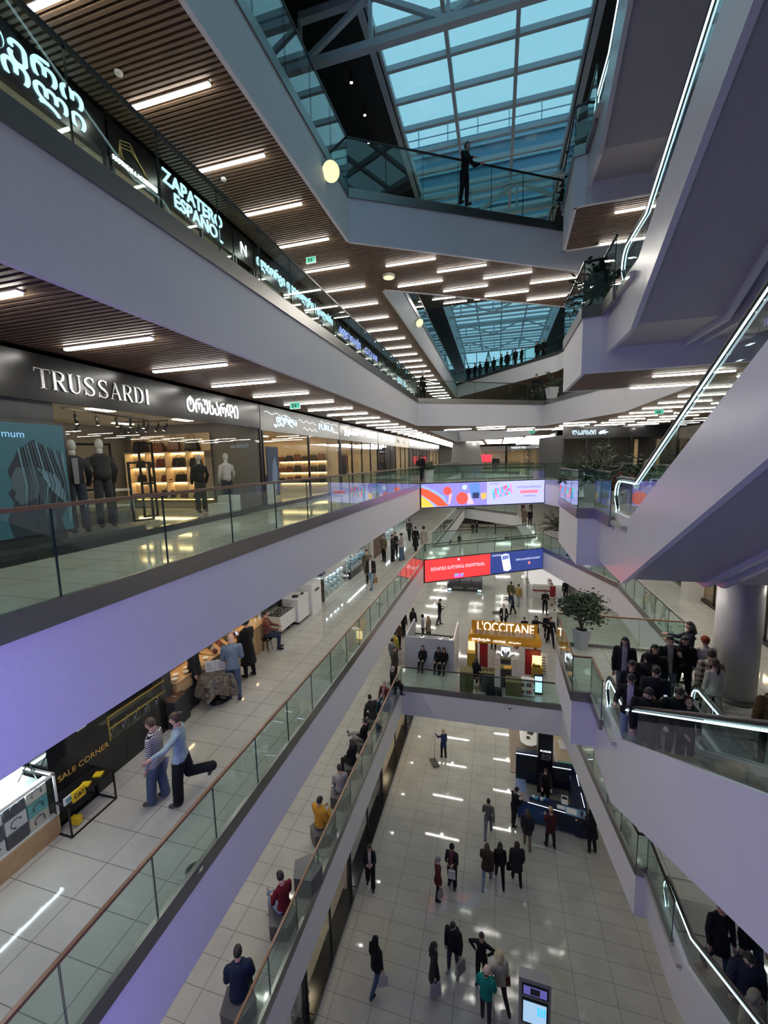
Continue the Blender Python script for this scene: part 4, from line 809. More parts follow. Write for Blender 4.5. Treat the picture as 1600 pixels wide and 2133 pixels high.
o = MB().lathe([(.35, 0), (.35, 3.4)], n=32).build('column', mat('column_white', (.62, .60, .57), .4)); o['kind'] = 'structure'; o.location = (-8.62, 12.55, Z2); MB().lathe([(.36, 0), (.36, .12)], n=32).build('base_ring', STEEL, o)
# white jewellery counters
t = thing('display_counter', 'low white counter with a tray of dark jewellery under glass, on black feet', 'counter', (-7.55, 12.75, Z2)); MB().box(-.65, 0, 0, 1.15, .22, .75).build('body', WHITE, t)
for y in (.25, .9): MB().lathe([(.14, 0), (.14, .22)], c=(-.3, y, 0), n=16).build('foot', BLACK, t)
MB().box(-.6, -.05, .05, 1.1, .75, .76).build('tray', cloth0((.05, .05, .055)), t); g = MB(); g.quad((0, 0, .75), (0, 1.15, .75), (0, 1.15, .95), (0, 0, .95)); g.quad((0, 0, .95), (0, 1.15, .95), (-.65, 1.15, .95), (-.65, 0, .95)); g.quad((0, 0, .75), (-.65, 0, .75), (-.65, 0, .95), (0, 0, .95)); g.build('glass_case', CLEAR, t)
for i in range(16): card('jewel', MB().lathe([(.025, 0), (.03, .012), (.012, .03), (.002, .032)], n=8), STEELL if i % 2 else GILT, '%s piece of jewellery in the low white counter' % ('silver' if i % 2 else 'gold'), 'jewellery', 'jewellery in the low white counter', (-7.68 - .13 * (i % 4), 12.9 + .22 * (i // 4), Z2 + .761))
t = thing('display_counter', 'higher white counter with a tablet on its top', 'counter', (-7.45, 13.95, Z2)); MB().box(-.7, 0, 0, .95, .1, 1.0).build('body', WHITE, t); MB().box(-.72, .02, -.02, .97, 1.0, 1.03).build('top', WHITE, t); MB().box(-.66, -.04, .04, .9, 0, .1).build('plinth', BLACK, t)
card('tablet', MB().box(-.12, .12, -.17, .17, 0, .012), BLACK, 'black tablet lying on the higher white counter', 'tablet', None, (-7.75, 14.3, Z2 + 1.031), .3); card('card_reader', MB().box(-.05, .05, -.08, .08, 0, .04), BLACK, 'black card reader beside the tablet', 'card reader', None, (-7.62, 14.65, Z2 + 1.031), .2)
t = thing('display_counter', 'tall white block counter with dark script letters on its end', 'counter', (-7.35, 15.0, Z2)); MB().box(-.8, 0, 0, .9, 0, 1.32).build('body', WHITE, t); text('uniqo', (.01, .25, .95), (0, 1, 0), (0, 0, 1), .2, SHOPD, t, depth=.01); MB().box(-.75, -.05, .05, .85, 1.32, 1.33).build('top', WHITE, t)
t = thing('office_chair', 'black chair behind the white counters', 'chair', (-8.3, 14.5, Z2), 1.2); MB().box(-.22, .22, -.22, .22, .44, .52).build('seat', cloth0((.015, .018, .025)), t); MB().lathe([(.20, 0), (.24, .2), (.2, .45), (.05, .52)], c=(0, .22, .6), n=14, sy=.2).build('backrest', cloth0((.015, .018, .025)), t); MB().tube([(0, 0, .08), (0, 0, .44)], .03, 8).build('stem', DARKM, t)
for a in range(5): MB().bar((0, 0, .08), (.26 * math.cos(a * 1.257), .26 * math.sin(a * 1.257), .04), .04, .03).build('leg', DARKM, t)
for (x, y, lb) in ((*atz(556, 1325, Z2 + .5).xy, 'low stool under the person in patterned sweater'), (-8.25, 14.0, 'low stool under the person in black behind the white counters')):
    s_ = thing('stool', lb, 'stool', (x, y, Z2)); MB().lathe([(.17, .38), (.18, .44), (.001, .445)], n=16).build('seat', BLACK, s_)
    for a in range(4): MB().tube([(.16 * math.cos(a * PI / 2 + .7), .16 * math.sin(a * PI / 2 + .7), 0), (.11 * math.cos(a * PI / 2 + .7), .11 * math.sin(a * PI / 2 + .7), .39)], .014, 6).build('leg', DARKM, s_)
# glass display cabinets further on
def cabinet(y0, L, x, hb, ht, label, base, glow, items, grp, sign=None):
    t = thing('display_cabinet', label, 'cabinet', (x, y0, Z2)); MB().box(-.7, 0, 0, L, 0, hb).build('base', base, t); MB().box(-.7, .0, 0, L, ht, ht + .03).build('top', WHITE, t)
    g = MB(); g.quad((0, 0, hb), (0, L, hb), (0, L, ht), (0, 0, ht)); g.quad((0, 0, hb), (-.7, 0, hb), (-.7, 0, ht), (0, 0, ht)); g.build('glass_case', CLEAR, t)
    g = MB()
    for y in (0, L): g.box(-.01, .01, y - .012, y + .012, hb, ht)
    g.build('frame', DARKM if base is BLACK else WHITE, t); MB().box(-.68, -.66, .03, L - .03, hb, ht).build('back_panel', SHOPW, t); MB().box(-.3, -.26, .05, L - .05, ht - .03, ht - .01).build('light_strip', glow, t)
    if sign: text(sign, (-.6, -.01, .15), (1, 0, 0), (0, 0, 1), .16, LET, t, width=.5, depth=.01)
    k = 0
    for zz in items:
        MB().box(-.66, -.02, .02, L - .02, zz - .008, zz).build('shelf', CLEAR, t)
        for i in range(int(L / .24)):
            nm, c = (('white', (.6, .6, .6)), ('black', (.03, .03, .03)), ('pale blue', (.3, .5, .65)), ('orange', (.5, .22, .05)))[(i + k) % 4]; k += 1
            card('boxed_item', MB().box(-.07, .07, -.08, .08, 0, .12 + .03 * (i % 3)), mat('item_' + nm.replace(' ', '_'), c, .5), '%s packet in the %s' % (nm, label.split(',')[0]), 'packet', grp, (x - .15 - .2 * (i % 2), y0 + .14 + i * .24, Z2 + zz + .001))
cabinet(16.6, 2.9, -7.5, .16, 1.12, 'bright cabinet with packets and patterned end, along the left gallery', WHITE, COOLLED, (.17, .5, .82), 'packets in the bright cabinet')
card('end_panel', MB().box(-.7, 0, -.02, 0, .05, 1.1), MATS['patterned_cloth'], 'patterned end panel of the bright cabinet', 'panel', None, (-7.5, 16.58, Z2))
t = thing('printer', 'grey printer on top of the bright cabinet', 'printer', (-7.9, 17.0, Z2 + 1.152)); MB().box(-.2, .2, -.2, .2, 0, .16).build('body', cloth0((.10, .12, .16)), t); MB().box(-.16, .16, -.16, .16, .16, .2).build('lid', cloth0((.25, .32, .40)), t)
cabinet(20.3, 3.4, -7.6, .35, 1.35, 'lit glass cabinet with black base and white capitals, behind the walking woman', BLACK, PANELC, (.36, .8), 'packets in the lit cabinet', 'TAILA')
t = thing('wooden_kiosk', 'brown wooden kiosk with pale end post by the far group', 'kiosk', (-7.7, 24.6, Z2)); MB().box(-.9, 0, .15, 3.2, 0, 1.3).build('body', mat('kiosk_brown', (.09, .05, .03), .5), t); MB().box(-.9, .05, 0, .15, 0, 1.9).build('post', SHOPW, t); MB().box(-.95, .05, .15, 3.2, 1.3, 1.35).build('top', OAK, t)
for i in range(9): card('jar', MB().lathe([(.05, 0), (.055, .12), (.03, .16), (.03, .18)], n=10), GILT if i % 2 else cloth0((.06, .04, .03)), 'small jar on the brown wooden kiosk', 'jar', 'jars on the brown wooden kiosk', (-7.9 - .2 * (i % 2), 24.95 + .3 * i, Z2 + 1.351))
cabinet(28.5, 3.0, -7.8, .4, 1.5, 'white cabinet with bright shelves, behind the far group', WHITE, COOLLED, (.45, .85), 'packets in the white far cabinet')
cabinet(32.5, 4.5, -8.0, .3, 1.9, 'tall pale blue lit cabinet, last along the left gallery', WHITE, COOLLED, (.4, .9, 1.4), 'packets in the tall pale blue cabinet')
# ------------------------------------------------------------------ first floor
Z1 = H
def pent(r, z0, z1, rot=.3, s=1): return [(r * math.cos(2 * PI * i / 5 + rot), r * math.sin(2 * PI * i / 5 + rot)) for i in range(5)]
BENCHG = mat('bench_grey', (.075, .072, .07), .5)
for i, (x, y) in enumerate(((-4.95, 5.9), (-4.9, 7.55), (-4.92, 9.95), (-4.88, 11.3), (-4.9, 12.6), (-4.9, 13.9), (-4.9, 15.3), (-4.85, 16.6), (-4.85, 17.9))):
    t = thing('bench_block', 'low five-sided grey bench under the %s' % ('seated person in navy jacket', 'seated man in red jacket', 'person in mustard yellow', 'man in pale grey shirt', 'woman with chequered strap', 'person in light grey trousers', 'person leaning forward', 'person in dark red jacket', 'grey-haired person in black')[i], 'bench', (x, y, Z1), .25 * (i % 3))
    MB().prism(pent(.36, 0, 0), .06, .42).build('body', BENCHG, t); MB().prism(pent(.37, 0, 0), .42, .45).build('top', mat('bench_top', (.11, .108, .105), .45), t); MB().prism(pent(.32, 0, 0), 0, .06).build('foot', OAK, t)
t = thing('bench_block', 'empty five-sided dark metal bench between red and yellow jackets', 'bench', (-4.75, 8.62, Z1), .1); MB().prism(pent(.40, 0, 0), .06, .55).build('body', mat('metal_box', (.10, .10, .105), .45), t); MB().prism(pent(.41, 0, 0), .55, .58).build('top', MATS['metal_box'], t); MB().prism(pent(.36, 0, 0), 0, .06).build('foot', OAK, t)
# white booth
BH = aty(890, 1322, 23.15).z - Z1
t = thing('booth', 'pale grey booth of high panels with a white inside, left of the perfume stand', 'booth', (-4.75, 20.6, Z1)); PANELG = mat('booth_panel', (.36, .37, .41), .5)
MB().box(0, 2.65, 0, .08, 0, 1.75).build('front_panel', PANELG, t); MB().box(0, .08, .08, 2.6, 0, 1.75).build('side_panel', PANELG, t); MB().box(2.57, 2.65, .08, 2.6, 0, 1.75).build('side_panel', WHITE, t); MB().box(.08, 2.57, 2.5, 2.6, 0, BH).build('back_panel', WHITE, t)
g = MB(); g.box(0, 2.65, 2.5, 2.56, BH, BH + .06); g.box(0, .06, 0, .06, 1.75, 2.1); g.build('rail', DARKM, t)
for x in (.5, 1.6, 2.2): MB().lathe([(.04, 0), (.05, -.1)][::-1], c=(x, 2.42, BH), n=10).build('spotlight', DARKM if x != 1.6 else STEEL, t); MB().ell((x, 2.42, BH - .12), (.035, .035, .02), 8, 6).build('bulb', emis('booth_bulb', (1, .95, .85), 25), t)
for i, x in enumerate((-3.9, -2.8, -2.4)): card('stool', MB().box(-.18, .18, -.18, .18, 0, .43), PANELG, 'low grey seat inside the white booth, %s' % ('left', 'middle', 'right')[i], 'seat', None, (x, (22.6, 22.5, 22.5)[i], Z1))
# perfume stand
YO = mat('stand_ochre', (.62, .30, .02), .4); YOD = mat('stand_ochre_dark', (.33, .20, .02), .45); OLI = mat('ottoman_olive', (.13, .115, .03), .6, noise=.3, scale=30)
def ay(px, py, Y): return aty(px, py, Y)
YB = 21.85
t = thing('kiosk_canopy', 'ochre yellow arched sign on two curved posts over the perfume stand', 'kiosk', (-1.05, YB, Z1)); L = 3.1
zt = ay(1050, 1325, YB - .3).z - Z1; zb = ay(1050, 1343, YB - .3).z - Z1; zl0 = ay(1050, 1318, YB + .33).z - Z1; zl1 = ay(1050, 1298, YB + .33).z - Z1; xl = ay(976, 1320, YB).x + 1.05; xr = ay(1128, 1330, YB).x + 1.05; zm = (zt + zb) / 2
def rr(x0, x1, z0, z1, r, n=6): return [(x1 - r + r * math.sin(a), z0 + r - r * math.cos(a)) for a in [PI / 2 * i / n for i in range(n + 1)]] + [(x1 - r + r * math.cos(a), z1 - r + r * math.sin(a)) for a in [PI / 2 * i / n for i in range(n + 1)]] + [(x0 + r - r * math.sin(a), z1 - r + r * math.cos(a)) for a in [PI / 2 * i / n for i in range(n + 1)]] + [(x0 + r - r * math.cos(a), z0 + r - r * math.sin(a)) for a in [PI / 2 * i / n for i in range(n + 1)]]
def slabxz(poly, y0, y1):
    n = len(poly); return MB().add([(x, y0, z) for x, z in poly] + [(x, y1, z) for x, z in poly], [tuple(range(n)), tuple(range(2 * n - 1, n - 1, -1))] + [(i, n + i, n + (i + 1) % n, (i + 1) % n) for i in range(n)])
slabxz(rr(xl, xr, zb, zt, (zt - zb) * .48), -.35, .45).build('beam', YO, t)
MB().box(xl + .15, xr - .15, .38, .44, zt - .05, zl1 + .02).build('sign_back', YO, t); MB().box(xl + .3, xr - .3, -.3, .3, zt, zt + .012).build('top_tray', mat('tray_bronze', (.25, .14, .05), .4), t)
text("L'OCCITANE", (xl + .42, .36, zl0 + .02), (1, 0, 0), (0, 0, 1), (zl1 - zl0) * 1.3, LET, t, width=xr - xl - .8, depth=.03)
text("L'OCCITANE", (xl + 1.3, -.36, zb + .12), (1, 0, 0), (0, 0, 1), .16, LET, t, width=.62, depth=.01); text('ლოქსიტანი', (xl + .2, -.36, zb + .14), (1, 0, 0), (0, 0, 1), .2, LET, t, width=.95, depth=.01); text('პროვანსი', (xl + 2.1, -.36, zb + .14), (1, 0, 0), (0, 0, 1), .1, LET, t, width=.6, depth=.01)
for s, x in ((1, .04), (-1, L - .06)): MB().tube([(x, .05, 0), (x, .05, zb - .8), (x - s * .0, .05, zb - .3), (x - s * .12, .05, zb + .05)], [.05, .05, .06, .07], 10).build('post', mat('post_bronze', (.22, .10, .04), .4), t)
MB().tube([(L * .5, .05, 0), (L * .5, .05, zb + .1)], .02, 8).build('post', STEEL, t)
def unit(label, x, y, w_, d_, h_, m, glow=None):
    t = thing('display_unit', label, 'display unit', (x, y, Z1)); MB().box(-w_ / 2, w_ / 2, -d_ / 2, d_ / 2, 0, h_).build('body', m, t); MB().box(-w_ / 2 - .02, w_ / 2 + .02, -d_ / 2 - .02, d_ / 2 + .02, h_, h_ + .03).build('top', OLI if m is SHOPD else m, t)
    if glow: MB().box(-w_ / 2 + .03, w_ / 2 - .03, d_ / 2 - .08, d_ / 2 - .04, h_ + .03, h_ + .5).build('lit_panel', glow, t)
    return t
REDM = mat('stand_red', (.28, .012, .015), .4); GOLDGLOW = emis('bottle_glow', (1, .75, .3), 1.6)
unit('ochre display unit with glowing bottles at the left post of the perfume stand', -1.25, 21.2, .4, .5, .95, YOD, GOLDGLOW); unit('red panel unit beside the left post of the perfume stand', -.62, 21.6, .42, .1, 1.25, REDM)
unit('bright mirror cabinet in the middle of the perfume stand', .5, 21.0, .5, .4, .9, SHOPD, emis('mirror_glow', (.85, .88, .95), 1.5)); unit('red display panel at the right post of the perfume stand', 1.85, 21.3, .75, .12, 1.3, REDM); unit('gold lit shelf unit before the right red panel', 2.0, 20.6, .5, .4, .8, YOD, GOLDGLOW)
unit('dark make-up counter beside the seated woman in black', -.35, 19.35, .62, .55, .95, SHOPD); unit('dark tester counter right of the make-up counter', .5, 19.9, .5, .45, .95, SHOPD); 
card('tester_tray', MB().box(-.2, .2, -.14, .14, 0, .05), YO, 'yellow tray on the tester counter', 'tray', None, (.58, 19.8, Z1 + .982), .3)
for i in range(6): card('bottle', MB().lathe([(.025, 0), (.025, .1), (.01, .12), (.01, .15)], n=8), REDM if i % 2 else SHOPD, 'small bottle on the make-up counter', 'bottle', 'bottles on the make-up counter', (-.55 + .09 * i, 19.3 + .1 * (i % 2), Z1 + .981))
for i in range(8): card('bottle', MB().lathe([(.03, 0), (.03, .1), (.012, .13), (.012, .16)], n=8), GILT, 'gold bottle on the shelf unit before the right red panel', 'bottle', 'gold bottles before the right red panel', (1.82 + .06 * (i % 6), 20.5 + .1 * (i // 6), Z1 + .831))
for i, (px, py, w_) in enumerate(((971, 1443, .62), (1070, 1452, .72))): p = atz(px, py, Z1); t = thing('ottoman', 'olive buttoned ottoman box, %s of the perfume stand' % ('left', 'right')[i], 'ottoman', (p.x, p.y + .35, Z1)); MB().box(-w_ / 2, w_ / 2, -.3, .3, 0, (.95, .62)[i]).build('body', OLI, t); MB().box(-w_ / 2 - .01, w_ / 2 + .01, -.31, .31, (.95, .62)[i], (1.02, .70)[i]).build('cushion', OLI, t)
p = atz(1100, 1455, Z1); t = thing('display_shelf', 'glass shelf unit with packets behind the railing, right of the ottoman', 'shelf', (p.x, p.y + .3, Z1)); g = MB()
for x in (-.3, .3):
    for y in (-.2, .2): g.box(x - .01, x + .01, y - .01, y + .01, 0, .8)
g.build('frame', STEELL, t)
for zz in (.1, .45, .8): MB().box(-.3, .3, -.2, .2, zz - .015, zz).build('shelf', WHITE, t)
for k in range(2):
    for i in range(5): card('packet', MB().box(-.045, .045, -.04, .04, 0, .13 + .03 * (i % 2)), (REDM, WHITE, SHOPD)[i % 3], '%s packet on the glass shelf unit' % ('red', 'white', 'dark')[i % 3], 'packet', 'packets on the glass shelf unit', (p.x - .22 + .11 * i, p.y + .25, Z1 + (.101, .451)[k]))
p = atz(1122, 1452, Z1); t = thing('lit_stand', 'slim stand with pale blue glowing picture at the right end of the stand', 'stand', (p.x, p.y + .25, Z1)); MB().box(-.2, .2, -.06, .06, 0, 1.0).build('body', DARKM, t); MB().box(-.16, .16, -.065, -.061, .12, .92).build('picture', emis('stand_picture', (.45, .75, .95), 1.4), t)
p = atz(1147, 1440, Z1); t = thing('info_sign', 'narrow upright pale panel with small prints at the right of the stand', 'panel', (p.x - .2, 21.0, Z1)); MB().box(-.16, .16, 0, .03, 0, 1.35).build('board', SHOPW, t); g = MB()
for k in range(7): g.box(-.08, .08, -.003, 0, .2 + .15 * k, .25 + .15 * k)
g.build('print', SHOPD, t)
sp = atz(992, 1440, Z1); t = thing('bar_stool', 'brown bar stool with thin legs under the seated woman in black', 'stool', (sp.x, 19.2, Z1)); MB().lathe([(.2, .62), (.22, .68), (.001, .69)], n=18).build('seat', mat('stool_brown', (.12, .05, .025), .5), t)
for x in (-.16, .16):
    for y in (-.16, .16): MB().tube([(x * 1.2, y * 1.2, 0), (x * .8, y * .8, .63)], .012, 6).build('leg', DARKM, t)
card('handbag_pile', MB().box(-.35, .35, -.15, .15, 0, .3).ell((-.15, 0, .3), (.16, .12, .1), 10, 8), cloth0((.012, .012, .014)), 'black bags and coats piled at the make-up counter', 'bags', None, (-.05, 18.98, Z1)); D.objects['handbag_pile']['kind'] = 'stuff'
t = thing('flower_ornament', 'large pale paper flower above the mirror cabinet', 'ornament', (.5, 21.0, aty(1045, 1374, 21.0).z - .3))
for k in range(6): a = PI * (k + .5) / 6; MB().add([(0, 0, .3), (.45 * math.cos(a) - .1 * math.sin(a), -.1, .3 + .45 * math.sin(a)), (.62 * math.cos(a), -.12, .3 + .62 * math.sin(a)), (.45 * math.cos(a) + .1 * math.sin(a), -.1, .3 + .45 * math.sin(a) - .02), (.4 * math.cos(a), .02, .3 + .4 * math.sin(a))], [(0, 1, 4), (1, 2, 4), (2, 3, 4), (3, 0, 4)]).build('petal', SHOPW, t)
MB().tube([(0, 0, Z1 + 1.43 - aty(1045, 1374, 21.0).z + .3), (0, 0, .3)], .015, 6).build('stem', STEEL, t)
for i, (px, py) in enumerate(((991, 1327), (1076, 1347))): q = ay(px, py, YB - .1); o = card('paper_ball', MB().ell((0, 0, 0), (.13, .13, .13), 12, 10), mat('ball_pink', (.30, .12, .10), .7), 'dusky pink paper ball hanging under the ochre sign, %s' % ('left', 'right')[i], 'ornament', None, q); MB().tube([(0, 0, .12), (0, .1, max(.2, Z1 + zb - q.z + .1))], .004, 5).build('string', STEEL, o)
# far stands on the first floor
p = atz(970, 1232, Z1); t = thing('display_stand', 'black display stand with white labels and raised beds on top', 'display stand', (p.x - .1, p.y, Z1)); MB().box(-1.45, 1.45, 0, 1.9, 0, .62).build('body', SHOPD, t)
for k in range(3): MB().box(-1.3 + k * .95, -.5 + k * .95, .2, 1.7, .62, .86).build('bed', mat('bed_grey', (.10, .10, .11), .6), t)
text('COMFORT LINE', (-.95, -.01, .25), (1, 0, 0), (0, 0, 1), .14, WHITE, t, width=.8, depth=.008); text('COMFORT LINE', (.25, -.01, .25), (1, 0, 0), (0, 0, 1), .14, WHITE, t, width=.8, depth=.008); g = MB(); g.box(-1.42, -1.1, -.008, 0, .05, .2); g.box(1.1, 1.42, -.008, 0, .05, .2); g.build('label', LETC, t)
p = atz(1130, 1245, Z1); t = thing('kiosk_island', 'white open kiosk with red stripe, trays and a bright back wall', 'kiosk', (p.x, p.y, Z1)); KW = mat('kiosk_white', (.66, .64, .62), .4)
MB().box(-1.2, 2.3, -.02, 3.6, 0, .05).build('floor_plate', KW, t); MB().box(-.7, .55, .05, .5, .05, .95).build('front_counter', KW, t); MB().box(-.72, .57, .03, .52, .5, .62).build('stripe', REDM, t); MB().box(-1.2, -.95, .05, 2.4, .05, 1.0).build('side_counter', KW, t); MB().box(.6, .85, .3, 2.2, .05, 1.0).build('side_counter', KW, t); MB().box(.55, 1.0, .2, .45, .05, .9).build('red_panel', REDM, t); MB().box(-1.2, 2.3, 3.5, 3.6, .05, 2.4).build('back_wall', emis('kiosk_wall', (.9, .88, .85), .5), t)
for x in (-1.2, 2.25): MB().box(x, x + .06, 0, .06, .05, 2.4).build('corner_post', STEEL, t)
for i in range(8): card('tray', MB().box(-.11, .11, -.15, .15, 0, .03), WHITE if i % 2 else REDM, '%s tray on the white kiosk counter' % ('white' if i % 2 else 'red'), 'tray', 'trays on the white kiosk', (p.x - 1.07 + (.0 if i < 4 else 1.8), p.y + .6 + .42 * (i % 4), Z1 + 1.002))
# ------------------------------------------------------------------ ground floor
NV = mat('kiosk_navy', (.010, .016, .045), .3); NVB = mat('kiosk_blue', (.018, .07, .22), .35); KEDGE = emis('kiosk_edge_light', (.75, .85, 1), 2.2)
t = thing('phone_kiosk', 'dark blue phone kiosk with a tall black tower and counters round it', 'kiosk', (1.02, 17.35, 0)); W_, Dp = 2.75, 2.45
g = MB(); g.add([(0, 0, .1), (W_, -.35, .1), (W_, .15, .1), (.5, .5, .1), (0, .5, .1), (0, 0, .98), (W_, -.35, .98), (W_, .15, .98), (.5, .5, .98), (0, .5, .98)], [(4, 3, 2, 1, 0), (5, 6, 7, 8, 9), (0, 1, 6, 5), (1, 2, 7, 6), (2, 3, 8, 7), (3, 4, 9, 8), (4, 0, 5, 9)]); g.build('front_counter', NV, t)
g = MB(); g.add([(.02, -.006, .12), (1.2, -.16, .12), (1.75, -.232, .12), (1.1, -.146, .9), (.02, -.006, .9)], [(0, 1, 2, 3, 4)]); g.build('blue_panel', NVB, t)
g = MB(); g.add([(W_ - .45, -.4, .1), (W_ + .1, -.4, .1), (W_ + .1, Dp, .1), (W_ - .35, Dp, .1), (W_ - .45, -.4, 1.0), (W_ + .1, -.4, 1.0), (W_ + .1, Dp, 1.0), (W_ - .35, Dp, 1.0)], [(3, 2, 1, 0), (4, 5, 6, 7), (0, 1, 5, 4), (1, 2, 6, 5), (2, 3, 7, 6), (3, 0, 4, 7)]); g.build('side_counter', NV, t)
MB().box(-.05, .4, .2, 1.3, .1, .95).build('side_counter', NVB, t); MB().box(0, 1.0, Dp - .3, Dp, .1, 1.7).build('back_wall', NV, t); MB().box(1.6, W_, Dp - .3, Dp, .1, 1.25).build('back_wall', NV, t)
MB().box(.1, .95, Dp - .33, Dp - .3, .75, 1.55).build('screen', mat('screen_off', (.035, .037, .042), .2), t); MB().box(1.75, 2.4, Dp - .33, Dp - .3, .5, 1.15).build('screen', MATS['screen_off'], t)
MB().box(.96, 1.62, 1.75, Dp, .05, 3.05).build('tower', mat('tower_black', (.007, .008, .013), .3), t)
g = MB(); g.bar((.4, -.062, .985), (W_ - .5, -.30, .985), .02, .012); g.bar((W_ - .02, .2, 1.005), (W_ - .02, 1.0, 1.005), .02, .012); g.bar((W_ - .02, 1.4, 1.005), (W_ - .02, 2.1, 1.005), .02, .012); g.bar((.0, Dp - .31, 1.62), (.95, Dp - .31, 1.62), .02, .03); g.bar((1.65, Dp - .31, 1.2), (2.5, Dp - .31, 1.2), .02, .02); g.build('edge_light', KEDGE, t)
text('UNICARD', (1.17, 1.74, 2.18), (1, 0, 0), (0, 0, 1), .13, LET, t, width=.36, depth=.01); MB().ell((1.10, 1.74, 2.23), (.045, .01, .045), 12, 8).build('emblem', LET, t); text('5G', (1.1, 1.74, 1.9), (1, 0, 0), (0, 0, 1), .24, mat('letter_grey', (.35, .35, .36), .4), t, width=.42, depth=.01); text('INTERNET', (1.1, 1.74, 1.78), (1, 0, 0), (0, 0, 1), .1, MATS['letter_grey'], t, width=.42, depth=.01)
text('UNI', (.9, -.135, .62), (1, -.13, 0), (0, 0, 1), .13, LETM, t, depth=.006); text('0 24', (2.35, -.31, .5), (1, -.13, 0), (0, 0, 1), .16, LETM, t, depth=.006)
B = Vector((1.02, 17.35, 0))
o = card('leaflet_board', MB().cbox((0, 0, .01), (.8, .42, .02)), mat('leaflet_blue', (.16, .32, .48), .4), 'sloping pale blue printed board on the front of the blue kiosk', 'board', None, B + Vector((2.3, -.2, 1.02)), -.12); MB().cbox((-.15, 0, .022), (.4, .3, .004)).build('print', WHITE, o); MB().cbox((.25, 0, .022), (.12, .3, .004)).build('print', NV, o)
o = card('payment_terminal', MB().cbox((0, 0, .02), (.26, .30, .04)).cbox((0, .1, .12), (.26, .04, .2)), WHITE, 'white terminal with dark screen on the blue kiosk counter', 'terminal', None, B + Vector((1.95, .32, .985)), -.1); MB().cbox((0, .078, .13), (.2, .004, .13)).build('screen', BLACK, o)
card('paper_sheet', MB().cbox((0, 0, .01), (.5, .2, .02)), WHITE, 'stack of white papers on the blue kiosk counter', 'papers', None, B + Vector((1.85, -.02, .985)), -.12)
for i in range(7): card('boxed_phone', MB().box(-.06, .06, -.04, .04, 0, .1), (NVB, WHITE, cloth0((.10, .35, .40)))[i % 3], '%s phone box on the blue kiosk counter' % ('blue', 'white', 'teal')[i % 3], 'box', 'phone boxes on the blue kiosk counter', B + Vector((.55 + .11 * i, .2 + .05 * (i % 2), .985)), .1 * i)
# wooden-floored stand behind it
FLW = mat('stand_floor_wood', (.20, .14, .09), .5, noise=.25, scale=5)
card('floor_platform', MB().box(0, 3.3, 0, 3.9, 0, .04), FLW, 'wood-patterned floor platform behind the blue kiosk', 'platform', None, (.8, 20.15, 0))
t = thing('oval_counter', 'oval counter with white top and slatted beige side on the wooden platform', 'counter', (1.75, 21.7, .04)); 
def stadium(a, b, n=12): return [(b * math.cos(t_) , a + b * math.sin(t_)) for t_ in [PI * i / n for i in range(n + 1)]] + [(b * math.cos(t_), -a + b * math.sin(t_)) for t_ in [PI + PI * i / n for i in range(n + 1)]]
MB().prism(stadium(.30, .42), 0, 1.0).build('body', mat('slatted_beige', (.34, .29, .20), .5, noise=.2, scale=20), t); MB().prism(stadium(.32, .45), 1.0, 1.05).build('top', WHITE, t)
card('laptop', MB().cbox((0, 0, .01), (.3, .22, .02)).cbox((0, .11, .11), (.3, .02, .2)), SHOPD, 'dark laptop on the white oval counter', 'laptop', None, (1.85, 21.95, 1.092), -.4); card('desk_organiser', MB().box(-.08, .08, -.06, .06, 0, .1), SHOPD, 'small black organiser beside the laptop', 'organiser', None, (1.72, 21.5, 1.092))
t = thing('low_counter', 'beige low counter with turquoise edge right of the tower', 'counter', (3.05, 20.2, .04)); MB().box(0, 1.15, 0, 3.0, 0, .85).build('body', SHOPW, t); MB().box(.0, 1.15, 0, 3.0, .85, .88).build('top', mat('top_beige', (.50, .42, .28), .5), t); MB().box(-.0, 1.17, -.02, .12, .86, .90).box(1.05, 1.17, .0, 3.0, .86, .90).build('edge', mat('edge_turquoise', (.12, .42, .38), .4), t)
card('tray', MB().box(-.25, .25, -.35, .35, 0, .06), WHITE, 'white tray with grey parts on the beige counter', 'tray', None, (3.5, 21.6, .923), .15)
card('folding_screen', MB().box(-.02, .02, -.5, .5, .35, 1.9), BLACK, 'dark folding board on thin legs at the far right of the ground floor', 'board', None, (4.5, 21.6, 0), .2)
g = MB()
for a, b in ((-.4, -.15), (.4, .15)): g.tube([(a * .3, a, .4), (a * 1.2, b + a, 0)], .015, 6)
g.build('leg', DARKM, D.objects['folding_screen'])
# information terminal at the lower edge
t = thing('info_terminal', 'grey information terminal with two screens, one violet, one pale blue', 'terminal', (*(atz(1115, 2040, 2.3).xy + Vector((0, .05))), 0), -.02); GM = mat('terminal_grey', (.27, .265, .26), .4)
p0, p1 = atz(1085, 2040, 0), None
MB().box(-.40, .40, -.1, .16, 0, 2.3).build('body', GM, t)
for i in range(2): pass
TA = Vector((.0, -.105)); 
MB().box(-.33, .33, -.125, -.10, 1.83, 2.17).build('upper_screen', BLACK, t); MB().box(-.29, .29, -.129, -.126, 1.87, 2.13).build('upper_picture', emis('term_violet', (.10, .09, .32), 1.0), t); MB().box(-.12, .12, -.133, -.130, 1.9, 2.1).build('upper_picture', SHOPD, t)
MB().box(-.33, .33, -.125, -.10, .95, 1.72).build('lower_screen', BLACK, t); MB().box(-.29, .29, -.129, -.126, 1.0, 1.66).build('lower_picture', emis('term_blue', (.40, .62, .85), .8), t); g = MB()
for i in range(3):
    for k in range(4): g.box(.06 + .075 * i, .12 + .075 * i, -.132, -.130, 1.3 + .07 * k, 1.35 + .07 * k)
g.build('keys', emis('term_cyan', (.03, .45, .8), 1.2), t)
